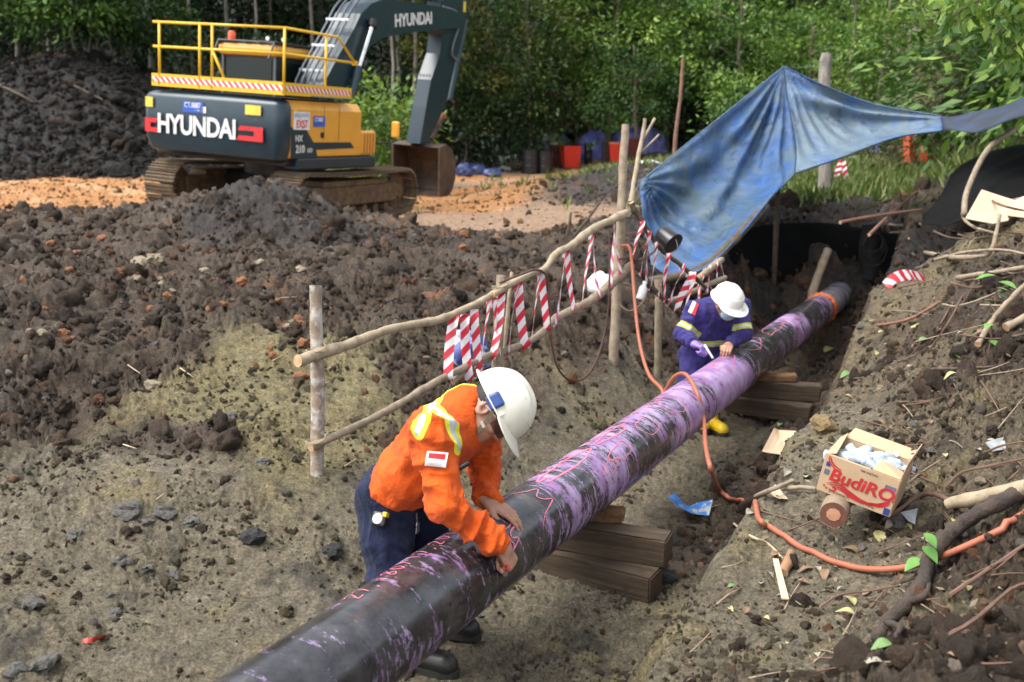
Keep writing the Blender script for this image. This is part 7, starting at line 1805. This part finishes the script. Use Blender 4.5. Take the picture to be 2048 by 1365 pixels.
# ---------------------------------------------------------------- cardboard box of bottles
def budiro():
    card = mat('box_card', (.50, .345, .21), .85, col2=(.44, .30, .18), scale=7, bmp=.12, bscale=60)
    BL = P(1634, 978, 4.48); BR = P(1778, 1034, 4.33); TL = P(1663, 900, 4.40)
    ex = (BR - BL).normalized(); W = (BR - BL).length; ez = (TL - BL); ez = (ez - ex * ez.dot(ex)).normalized(); Hh = .18; ey = ez.cross(ex).normalized(); D_ = .24
    if ey.y < 0: ey = -ey
    o = thing('cardboard_box', BL, 'open tan cardboard box with red lettering propped on a log', 'box')
    C_ = lambda a, b, c: BL + ex * a * W + ey * b * D_ + ez * c * Hh
    def wall(a, b, c, d, nm):
        mb = MB(); nrm = (b - a).cross(d - a).normalized() * .004; vs = [a, b, c, d, a + nrm, b + nrm, c + nrm, d + nrm]
        mb.add(vs, [(0, 1, 2, 3), (7, 6, 5, 4), (0, 4, 5, 1), (1, 5, 6, 2), (2, 6, 7, 3), (3, 7, 4, 0)]); return mb.build(nm, card, o)
    fr = wall(C_(0, 0, 0), C_(1, 0, 0), C_(1, 0, 1), C_(0, 0, 1), 'front_panel'); wall(C_(1, 0, 0), C_(1, 1, 0), C_(1, 1, 1), C_(1, 0, 1), 'side_panel'); wall(C_(1, 1, 0), C_(0, 1, 0), C_(0, 1, 1), C_(1, 1, 1), 'back_panel'); wall(C_(0, 1, 0), C_(0, 0, 0), C_(0, 0, 1), C_(0, 1, 1), 'side_panel'); wall(C_(0, 0, .01), C_(0, 1, .01), C_(1, 1, .01), C_(1, 0, .01), 'bottom')
    wall(C_(0, 0, 1), C_(.0, 1, 1.0), C_(.06, 1.05, 1.12), C_(.12, .0, 1.10), 'flap'); wall(C_(1, 0, 1), C_(1.03, .05, 1.50), C_(1.05, .95, 1.55), C_(1, 1, 1), 'flap')
    wall(C_(.05, 1, 1), C_(.95, 1, 1), C_(.9, 1.35, 1.12), C_(.1, 1.35, 1.14), 'flap')
    fl = wall(C_(.62, .02, .99), C_(1, .02, .99), C_(.97, .42, .97), C_(.66, .38, 1.12), 'flap'); wall(C_(0.02, .0, 1.0), C_(.60, .0, 1.0), C_(.58, -.0, .985), C_(.02, .02, .985), 'rim')
    red = mat('print_red', (.50, .022, .025), .8); blue = mat('print_blue', (.02, .045, .22), .8); dk = mat('print_dark', (.10, .06, .045), .85)
    nr = -ey; F = lambda a, c, off=.006: C_(a, 0, c) + nr * off
    ez2 = ez
    text_obj('BudiRO', .082, (F(.55, .52), ex, ez2), red, 'brand_lettering', fr, bold=.028, ext=.0006, local=False, sx=1.08, shear=.12)
    text_obj('MIE INSTAN', .014, (F(.60, .90), ex, ez2), dk, 'small_print', fr, ext=.0004, local=False); text_obj('ISI 40 BUNGKUS', .013, (F(.30, .09), ex, ez2), dk, 'small_print', fr, ext=.0004, local=False); text_obj('NET 1.48 kg', .013, (F(.68, .09), ex, ez2), dk, 'small_print', fr, ext=.0004, local=False)
    def swirl(pts, w):
        mb = MB(); q = arc_pts([F(a, c, .0062) for a, c in pts], 6); vs = []
        for i, p in enumerate(q):
            d = (q[min(i + 1, len(q) - 1)] - q[max(i - 1, 0)]).normalized(); s_ = d.cross(nr) * w * math.sin(math.pi * (i + .6) / (len(q) + .2)) ** .6; vs += [p - s_, p + s_]
        mb.add(vs, [(2 * i, 2 * i + 1, 2 * i + 3, 2 * i + 2) for i in range(len(q) - 1)]); mb.build('printed_swirl', red, fr, fix=False)
    swirl([(.06, .98), (.09, .86), (.16, .76), (.25, .72)], .004); swirl([(.04, .99), (.06, .85), (.12, .74), (.22, .66)], .003)
    for k in range(4): swirl([(.10 + .03 * k, .26 - .015 * k), (.26 + .02 * k, .36 - .05 * k), (.44, .25 - .04 * k), (.60, .17 - .025 * k), (.76, .16 - .012 * k)], .0038)
    for k in range(4): swirl([(.70, .14 + .01 * k), (.82, .15 + .025 * k), (.90, .22 + .035 * k), (.96, .32 + .03 * k)], .0035)
    swirl([(.14, .16), (.19, .12), (.24, .16), (.22, .21), (.19, .18)], .0035)
    for a, c in ((.07, .17), (.105, .12), (.95, .46), (.98, .40)): swirl([(a, c), (a + .01, c + .012), (a + .02, c)], .005)
    def sq(a0, a1, c0, c1, m, nm): mb = MB(); mb.add([F(a0, c0, .0058), F(a1, c0, .0058), F(a1, c1, .0058), F(a0, c1, .0058)], [(0, 1, 2, 3)]); mb.build(nm, m, fr, fix=False)
    sq(.03, .09, .70, .82, blue, 'printed_mark'); sq(.03, .10, .48, .62, mat('print_grey', (.12, .14, .20), .85), 'printed_mark'); sq(.91, .99, .02, .20, blue, 'printed_mark'); sq(.84, .985, .66, .78, mat('print_grey', (.12, .14, .20), .85), 'printed_mark')
    # crushed clear bottles inside
    bl, bb = new_mat('clear_plastic'); bb.inputs['Base Color'].default_value = (.80, .88, .92, 1); bb.inputs['Roughness'].default_value = .12; bb.inputs['Transmission Weight'].default_value = .7; bb.inputs['IOR'].default_value = 1.3
    bb2 = mat('bottle_label', (.30, .48, .66), .5, col2=(.7, .74, .78), scale=40, lo=.45, hi=.52)
    for k, (a, b, c, yaw) in enumerate(((.26, .62, .86, .3), (.42, .45, .93, -.5), (.56, .68, .95, .8), (.68, .5, .90, .1), (.36, .82, .88, 1.3), (.18, .42, .80, -.2), (.78, .75, .90, .6))):
        c0 = C_(a, b, c); d = (ex * math.cos(yaw) + ey * math.sin(yaw) + ez * rng.uniform(-.15, .35)).normalized()
        ob = thing('water_bottle', c0 - V((0, 0, .03)), 'crushed clear water bottle lying in the open cardboard box', 'bottle', 'bottles in the cardboard box')
        mb = MB(); pr = [(.010, -.095), (.026, -.09), (.030, -.07), (.024, -.05), (.029, -.03), (.024, -.01), (.029, .01), (.025, .03), (.028, .05), (.012, .078), (.011, .09)]; mb.lathe([(r_ * rng.uniform(.6, 1.05), h) for r_, h in pr], c0, d, 10); mb.build('body', bl, ob, smooth=True, auto=50)
        mb = MB(); mb.lathe([(.0255, -.030), (.0285, -.01), (.0285, .02), (.026, .03)], c0, d, 8); mb.build('label_band', bb2, ob, smooth=True); mb = MB(); mb.lathe([(.013, .089), (.013, .104), (0, .105)], c0, d, 10); mb.build('bottle_cap', bb2, ob)
budiro()
def cut_log():
    a = P(1667, 1030, 4.37); b = a + V((.10, .22, .01))
    o = thing('cut_log', a - V((0, 0, .06)), 'short sawn log with red heartwood propping the cardboard box', 'log')
    mb = MB(); d = (b - a).normalized(); mb.lathe([(.058, 0), (.061, .01), (.060, .10), (.062, .22), (.056, .23)], a, d, 22); mb.build('bark', mat('log_bark', (.25, .19, .125), .9, col2=(.16, .12, .08), scale=14, bmp=.7, bscale=40), o, smooth=True, auto=40)
    mb = MB(); mb.lathe([(.0575, -.0015), (.034, -.002), (0, -.002)], a, d, 22); mb.build('sapwood', mat('log_ring', (.16, .065, .04), .85, scale=30), o)
    mb = MB(); mb.lathe([(.031, -.0040), (.024, -.0045), (0, -.0045)], a + V((0, 0, .002)), d, 9); mb.build('heartwood', mat('log_heart', (.55, .27, .16), .8, scale=20), o)
cut_log()

# ---------------------------------------------------------------- litter on the right bank
def flat_scrap(name, px, m, label, cat, lift=.015, curl=.02, group=None, tilt=0.0, thick=.003):
    """torn sheet lying on the ground; px lists its outline by picture position"""
    cx, cy = sum(x for x, y in px) / len(px), sum(y for x, y in px) / len(px); c = on_ground(cx, cy, lift=lift); pts = []
    for x, y in px:
        d = P(x, y, 1.0) - V((0, 0, CAM_H)); k = (c.z - CAM_H - tilt * c.y) / (d.z - tilt * d.y); pts.append(V((0, 0, CAM_H)) + d * k)
    up = V((0, 0, 1)); ring = []
    vs = [c + up * curl * .3]; n = len(pts)
    for k in range(1, 4):
        for i, p in enumerate(pts): q = c.lerp(p, k / 3); vs.append(V((q.x, q.y, c.z + (p.z - c.z) * k / 3 + curl * (k / 3) ** 2 * (.5 + .5 * math.sin(i * 2.1)))))
    fs = [(0, 1 + i, 1 + (i + 1) % n) for i in range(n)] + [(1 + k * n + i, 1 + (k + 1) * n + i, 1 + (k + 1) * n + (i + 1) % n, 1 + k * n + (i + 1) % n) for k in range(2) for i in range(n)]
    mb = MB(); mb.add(vs, fs); ob = mb.build(name, m, None, smooth=False)
    b = bmesh.new(); b.from_mesh(ob.data); bmesh.ops.solidify(b, geom=b.faces[:], thickness=thick); b.to_mesh(ob.data); b.free()
    return tag(ob, label, cat, group)
cardm = mat('cardboard_pale', (.56, .42, .28), .85, col2=(.50, .36, .23), scale=9, bmp=.1, bscale=50)
flat_scrap('cardboard_scrap', [(1523, 910), (1548, 868), (1558, 861), (1593, 869), (1588, 888), (1566, 911), (1545, 914)], cardm, 'torn tan cardboard scrap lying at the trench edge beside the rock', 'cardboard', .045, .05, tilt=.25)
flat_scrap('cardboard_scrap', [(1532, 992), (1550, 980), (1576, 1000), (1560, 1004)], cardm, 'small cardboard scrap lying beside the orange hose', 'cardboard', .015, .03)
flat_scrap('cardboard_scrap', [(1812, 910), (1838, 905), (1842, 912), (1815, 924)], cardm, 'small cardboard scrap behind the open box', 'cardboard')
flat_scrap('cardboard_sheet', [(1930, 443), (1962, 390), (2030, 402), (2048, 398), (2075, 402), (2075, 440), (2012, 436), (2014, 452), (1985, 448)], cardm, 'large bent cardboard sheet lying among branches on the bank top', 'cardboard', .10, .05, tilt=.35, thick=.006)
flat_scrap('foil_scrap', [(1335, 1003), (1350, 1004), (1375, 1016), (1400, 1014), (1425, 1018), (1418, 1034), (1385, 1038), (1352, 1030)], mat('blue_wrapper', (.03, .16, .45), .4, col2=(.35, .36, .36), scale=14, lo=.52, hi=.60), 'curled blue wrapper scrap in the trench beside the pipe', 'wrapper', .02, .06)
flat_scrap('plastic_scrap', [(1800, 1030), (1835, 1026), (1830, 1050), (1815, 1046)], mat('clear_scrap', (.34, .36, .36), .3), 'grey plastic scrap beside the corner of the box', 'plastic')
flat_scrap('plastic_scrap', [(1970, 890), (2008, 882), (2012, 900), (1985, 908)], mat('clear_scrap', (.34, .36, .36), .3), 'pale plastic scrap on the dark bank beside the box', 'plastic')
tp = thing('barrier_tape', on_ground(1790, 560), 'torn end of striped tape lying on the bank below the stump', 'tape')
ribbon(tp, [on_ground(1772, 572, lift=.04), on_ground(1790, 556, lift=.07), on_ground(1815, 550, lift=.07), on_ground(1846, 556, lift=.05)], .10, V((0, .4, .9)), .08)
tp = thing('red_rag', on_ground(190, 1281), 'thin red strip of plastic lying on the trodden clay', 'plastic strip')
ribbon(tp, [on_ground(165, 1283, lift=.012), on_ground(185, 1280, lift=.02), on_ground(214, 1274, lift=.012)], .022, V((0, 1, .3)), .3, 'strip', m=mat('red_strip', (.50, .06, .035), .5))
def gstick(pts, r0, r1, m, label, cat='stick', group=None, lift=.015, name='stick', n=8):
    q = [on_ground(x, y, lift=lift + (0 if len(a) < 1 else a[0])) for x, y, *a in pts]
    return tag(stick(q, r0, r1, name, m, None, n, .14), label, cat, group)
def root_branch():
    b = on_ground(1770, 1268)
    o = thing('torn_root', b, 'thick dark torn root lying down the near right bank', 'root')
    q = [on_ground(1757, 1280, lift=.0), on_ground(1775, 1245, lift=.02), on_ground(1815, 1205, lift=.04), on_ground(1845, 1165, lift=.06), on_ground(1862, 1110, lift=.09), on_ground(1900, 1068, lift=.09), on_ground(1965, 1022, lift=.08), on_ground(2040, 985, lift=.07), on_ground(2110, 950, lift=.04)]
    rm = mat('root_bark', (.065, .045, .032), .85, col2=(.03, .022, .017), scale=9, bmp=.9, bscale=22, bdist=.02, dirt=(.16, .075, .04), dirt_amt=.05, dirt_scale=8)
    stick(q, .022, .036, 'root_stem', rm, o, 12, .20, 6, cut=False)
    for pts in ([(1815, 1205), (1850, 1190), (1862, 1160)], [(1775, 1245), (1800, 1255), (1790, 1275)], [(1862, 1110), (1835, 1150), (1800, 1165)]):
        stick([on_ground(x, y, lift=.03) for x, y in pts], .016, .006, 'rootlet', rm, o, 7, .2, 5, cut=False)
root_branch()
gstick([(1895, 1008, .08), (1960, 995, .09), (2060, 975, .08)], .026, .034, bark_pale, 'pale split branch lying across the dark root', 'branch', n=10, name='branch')
gstick([(1768, 1040, .02), (1795, 1022, .06), (1838, 992, .08), (1870, 990, .06), (1905, 1004, .05)], .008, .011, mat('twig_brown', (.16, .09, .06), .85), 'crooked brown twig between the box and the split branch', 'twig', name='twig')
gstick([(1492, 1002), (1530, 985, .02), (1586, 962, .03)], .014, .011, bark_grey, 'grey stick lying beside the orange hose', 'stick'); gstick([(1570, 978, .01), (1600, 975, .02), (1632, 978, .01)], .012, .012, bark_grey, 'short grey stick lying against the cardboard box', 'stick')
gstick([(1566, 1146), (1582, 1105, .01)], .024, .02, mat('stub_bark', (.30, .17, .09), .85), 'short brown wood stub lying by the orange hose', 'wood'); 
def slat():
    a, b = on_ground(1551, 1120, lift=.02), on_ground(1570, 1200, lift=.02); mb = MB(); d = (b - a).normalized(); s_ = V((0, 0, 1)).cross(d).normalized()
    vs = [a - s_ * .012, a + s_ * .012, b + s_ * .016, b - s_ * .014]; mb.add(vs + [v + V((0, 0, .006)) for v in vs], [(3, 2, 1, 0), (4, 5, 6, 7)] + [(i, (i + 1) % 4, 4 + (i + 1) % 4, 4 + i) for i in range(4)])
    tag(mb.build('wood_slat', mat('fresh_slat', (.62, .48, .31), .8, col2=(.52, .38, .24), scale=30)), 'fresh pale wood slat lying on the near right bank', 'wood slat')
slat()
gstick([(1465, 1046), (1500, 1072), (1536, 1088), (1566, 1118)], .007, .006, mat('pale_stick', (.50, .40, .25), .8), 'long pale peeled stick lying by the orange hose', 'stick')
gstick([(1705, 652), (1760, 650, .02), (1815, 640, .04), (1850, 622, .05), (1880, 604, .05)], .014, .011, mat('stick_red', (.26, .12, .075), .85), 'reddish curved stick lying across the bank above the ledge', 'stick')
for pts, r, lab in (([(1850, 505, .05), (1900, 515, .08), (1965, 512, .10), (1985, 495, .12), (2000, 430, .30)], .022, 'long grey branch bent upward below the cardboard sheet'), ([(1915, 556, .06), (1970, 548, .08), (2050, 535, .08)], .022, 'straight grey branch lying level on the bank'), ([(1870, 520, .06), (1930, 505, .10), (2000, 500, .10), (2060, 510, .08)], .013, 'thin grey branch lying over the bent branch'), ([(2012, 655, .03), (2060, 630, .05)], .028, 'thick brown stick end jutting in from the right bank'), ([(1955, 690, .02), (1985, 640, .10), (2020, 600, .14), (2060, 560, .14)], .018, 'grey branch leaning up past the green leaves'), ([(1900, 395, .05), (1905, 430, .02), (1900, 440, 0)], .028, 'cut upright stem beside the black sheet'), ([(1902, 392, .30), (1915, 420, .22), (1940, 450, .12), (2000, 470, .05)], .016, 'bent cut stem below the cardboard sheet'), ([(1900, 440, .02), (1960, 415, .10), (2060, 395, .12)], .024, 'grey branch lying along the black sheet'), ([(1965, 380, .30), (1990, 405, .26), (2060, 425, .2)], .012, 'thin bare branch above the cardboard sheet'), ([(1900, 1190, .02), (1960, 1150, .03), (2050, 1090, .03)], .008, 'thin brown root fibre on the near dark bank'), ([(1900, 1270, .02), (1950, 1240, .03), (2020, 1180, .03), (2060, 1165, .03)], .008, 'long thin twig on the near dark bank'), ([(1890, 975, .03), (1925, 945, .05), (1990, 930, .05), (2060, 915, .05)], .007, 'dark wiry twig on the bank beside the box'), ([(1970, 905, .03), (2010, 890, .05), (2060, 882, .04)], .006, 'short wiry twig on the bank beside the box'), ([(1640, 1215, .01), (1680, 1190, .03), (1740, 1182, .03), (1800, 1170, .03)], .005, 'thin dark twig in front of the torn root'), ([(1730, 590, .02), (1800, 575, .03), (1870, 560, .05)], .008, 'thin dark twig below the torn tape'), ([(1860, 700, .01), (1900, 640, .12), (1925, 590, .22)], .006, 'slim bare twig sticking up from the bank'), ([(1780, 330 + 120, .0), (1800, 452, .04), (1840, 448, .05)], .02, 'short pale branch beside the wire coil'), ([(1770, 470, .0), (1795, 466, .03), (1818, 478, .02)], .02, 'forked pale branch stub beside the wire coil')):
    gstick(pts, r, r * .7, bark_grey if r > .012 else MATS['twig_brown'], lab, 'branch' if r > .012 else 'twig', name='branch' if r > .012 else 'twig', n=8 if r > .012 else 6)
# small twigs
def twigs():
    r = np.random.default_rng(31)
    for k in range(110):
        if k < 70: px, py = r.uniform(1690, 2040), r.uniform(470, 1000)
        else: px, py = r.uniform(1400, 2040), r.uniform(1000, 1350)
        L = r.uniform(18, 70); a = r.uniform(-1.3, 1.3)
        p0 = (px - L * math.cos(a), py + L * .6 * math.sin(a)); p1 = (px + L * math.cos(a), py - L * .6 * math.sin(a))
        q = [on_ground(*p0, lift=.006), on_ground((p0[0] + p1[0]) / 2, (p0[1] + p1[1]) / 2 + r.uniform(-4, 4), lift=.02), on_ground(*p1, lift=.006 + r.uniform(0, .05))]
        if (q[0] - q[2]).length > .9: continue
        tag(stick(q, r.uniform(.002, .006), .002, 'twig', MATS['twig_brown'] if k % 3 else bark_grey, None, 5, .1, 3, cut=False), 'small twig strewn over the right bank', 'twig', 'small twigs on the right bank')
    for k in range(16):
        px, py = r.uniform(20, 700), r.uniform(480, 1000); L = r.uniform(14, 34); a = r.uniform(-.9, .9)
        q = [on_ground(px, py, lift=.01), on_ground(px + L * .5, py - L * .5 * math.sin(a), lift=.03), on_ground(px + L, py - L * math.sin(a), lift=.02)]
        if (q[0] - q[2]).length > .9: continue
        tag(stick(q, .005, .003, 'twig', MATS['pale_stick'] if k % 2 else MATS['twig_brown'], None, 5, .1, 3, cut=False), 'small twig poking from the spoil left of the fence', 'twig', 'small twigs in the spoil')
twigs()
def brush():
    r = np.random.default_rng(51)
    for k in range(20):
        b = on_ground(r.uniform(1835, 2070), r.uniform(440, 730), lift=.02); L = r.uniform(.12, .36); a = r.uniform(-1.4, 1.2); d = V((math.cos(a), math.sin(a), r.uniform(-.1, .35)))
        q = []
        for t in (-1, -.3, .4, 1):
            w = b + d * L * t + V(r.normal(0, .03, 3)); w.z = max(w.z, gz(w.x, w.y) + .01); q.append(w)
        rr = r.uniform(.004, .012)
        tag(stick(q, rr, rr * .5, 'branch', (bark_dark, MATS['twig_brown'], bark_grey)[k % 3], None, 6, .14, 4, cut=False), 'loose bare branch in the tangle on the upper right bank', 'branch', 'loose branches on the upper right bank')
brush()
for pts, r, lab in (([(0, 172, 0), (40, 190, .1), (65, 205, .0)], .05, 'thick broken log sticking from the black hill'), ([(148, 172, .1), (175, 185, .15), (205, 200, .1)], .04, 'grey log lying on the black hill')):
    gstick(pts, r, r * .8, bark_dark, lab, 'log', name='log', lift=.02)
for x0, y0, x1, y1, d in ((1128, 490, 1142, 425, 12.0), (1132, 492, 1200, 405, 12.2), (1240, 1000, 1240, 1000, 1)):
    if d > 2: tag(stick([P(x0, y0, d), P((x0 + x1) / 2 + 2, (y0 + y1) / 2, d), P(x1, y1, d)], .02, .014, 'stick', bark_dark, None, 7), 'dark %s stick standing in the spoil behind the fence' % ('upright' if x1 < 1150 else 'slanting'), 'stick')
# leaves: bigger ones singly, the rest as litter
def fallen():
    r = np.random.default_rng(41); kinds = {}
    cols = {'green': ((.10, .20, .05), (.16, .25, .08)), 'yellow': ((.33, .30, .11), (.40, .36, .17)), 'brown': ((.22, .135, .07), (.15, .09, .05)), 'grey': ((.30, .28, .21), (.24, .21, .15))}
    def leaf_me(kind):
        if kind in kinds: return kinds[kind]
        m = mat('fallen_leaf_' + kind, cols[kind][0], .6, col2=cols[kind][1], scale=20); vs, n = [], 9
        for i in range(n):
            t = i / (n - 1); w = .30 * math.sin(math.pi * t ** .8) * (1 - .2 * t); z = .12 * math.sin(t * 4.2)
            vs += [(t - .5, -w, z + .10 * w * 3), (t - .5, 0, z), (t - .5, w, z + .08 * w * 3)]
        me = bpy.data.meshes.new('fallen_leaf'); me.from_pydata(vs, [], [f for i in range(n - 1) for f in ((3 * i, 3 * i + 1, 3 * i + 4, 3 * i + 3), (3 * i + 1, 3 * i + 2, 3 * i + 5, 3 * i + 4))]); me.materials.append(m); me.update(); kinds[kind] = me; return me
    spots = [(1660, 700, 'yellow', 34), (1690, 750, 'green', 26), (1900, 752, 'yellow', 30), (1850, 680, 'green', 28), (1910, 712, 'green', 30), (1830, 655, 'yellow', 30), (1770, 668, 'yellow', 34), (1560, 850, 'green', 22), (1758, 1072, 'yellow', 44), (1700, 1100, 'brown', 40), (1690, 1225, 'yellow', 40), (1490, 1222, 'brown', 30), (1762, 1292, 'green', 46), (1625, 1320, 'brown', 26), (1735, 1185, 'brown', 28), (1650, 1150, 'brown', 36), (1610, 1140, 'brown', 34), (1550, 1135, 'grey', 30), (1605, 1165, 'brown', 34), (1500, 1025, 'grey', 30), (1572, 945, 'grey', 34), (1530, 1045, 'green', 30), (1610, 955, 'yellow', 26), (1830, 912, 'yellow', 30), (1890, 910, 'yellow', 20), (1455, 1065, 'grey', 24), (1470, 1175, 'green', 34), (1650, 1180, 'green', 34), (1745, 1325, 'grey', 40), (1700, 1200, 'yellow', 34), (1780, 1050, 'grey', 36), (1850, 1080, 'grey', 34), (1770, 1110, 'brown', 30)]
    for k in range(60): spots.append((r.uniform(1420, 2030), r.uniform(640, 1340), ('grey', 'brown', 'yellow', 'brown')[k % 4], r.uniform(12, 26)))
    for px, py, kind, w in spots:
        p = on_ground(px, py, lift=.008); o = bpy.data.objects.new('fallen_leaf', leaf_me(kind)); COL.objects.link(o); s = w * scale_at(p); o.location = p; o.scale = (s, s, s); o.rotation_euler = (r.uniform(-.5, .5), r.uniform(-.4, .4), r.uniform(0, 6.28))
        tag(o, {'green': 'fresh green leaf fallen on the right bank', 'yellow': 'yellowing leaf fallen on the right bank', 'brown': 'dry brown leaf fallen on the right bank', 'grey': 'withered grey leaf fallen on the right bank'}[kind], 'leaf', kind + ' fallen leaves on the right bank')
    n = 1900; px = np.where(r.uniform(0, 1, n) < .6, r.uniform(1650, 2048, n), r.uniform(1350, 2048, n)); py = np.where(px > 1650, r.uniform(450, 1365, n), r.uniform(950, 1365, n))
    d = r.uniform(2.6, 10, n); X_ = np.stack([(px - 1024) / FPX * d, d], -1); w, t, q = side_weight(X_[:, 0], X_[:, 1]); X_ = X_[w > .9]
    z = ground_full(X_[:, 0], X_[:, 1])[0]; pos = np.c_[X_, z + .006]; v, f = leaf_arrays(pos, r.normal(0, 1, (len(pos), 3)) * np.array([1, 1, .25]), .036, r, 0, .38)
    o = np_mesh('leaf_litter', v, f, leaf_mat('litter_leaf', ((.07, .048, .03), (.16, .11, .065), (.27, .22, .145), (.10, .12, .04))), None, False, attrs={'tint': np.repeat(r.uniform(0, 1, len(pos)), 4)}, rebase=False); o['kind'] = 'stuff'; o['label'] = 'dry leaf litter strewn over the right bank'
fallen()
# broad green leaves growing from the bank
def seedling(x, y, n, size, label, d=None):
    b = on_ground(x, y + 40); o = thing('seedling', b, label, 'plant'); r = np.random.default_rng(int(x)); tip = on_ground(x, y + 40) + V((0, 0, size * 2.2))
    mb = MB(); mb.tube([b, b.lerp(tip, .5) + V((.01, 0, 0)), tip], [.005, .004, .003], 6); mb.build('stem', MATS['twig_brown'], o)
    gm = mat('broad_leaf', (.08, .21, .03), .4, col2=(.13, .28, .05), scale=12)
    for k in range(n):
        a = r.uniform(0, 6.28); p = b.lerp(tip, .45 + .55 * k / max(n - 1, 1)); dr = V((math.cos(a), math.sin(a) - .5, r.uniform(-.5, .15))).normalized(); s_ = dr.cross(V((0, 0, 1))).normalized(); up = s_.cross(dr); L = size * r.uniform(.8, 1.2); vs = []
        for i in range(8):
            t = i / 7; w_ = L * .33 * math.sin(math.pi * t ** .75); c = p + dr * L * t - up * L * .25 * t * t; vs += [c - s_ * w_ + up * w_ * .25, c, c + s_ * w_ + up * w_ * .25]
        mb = MB(); mb.add(vs, [f_ for i in range(7) for f_ in ((3 * i, 3 * i + 1, 3 * i + 4, 3 * i + 3), (3 * i + 1, 3 * i + 2, 3 * i + 5, 3 * i + 4))]); mb.build('leaf', gm, o, smooth=True)
seedling(1985, 600, 5, .13, 'broad green leaves growing among branches on the right bank'); seedling(1840, 1120, 3, .09, 'broad green leaf standing behind the torn root'); seedling(1976, 668, 2, .08, 'small green sprout below the broad leaves')
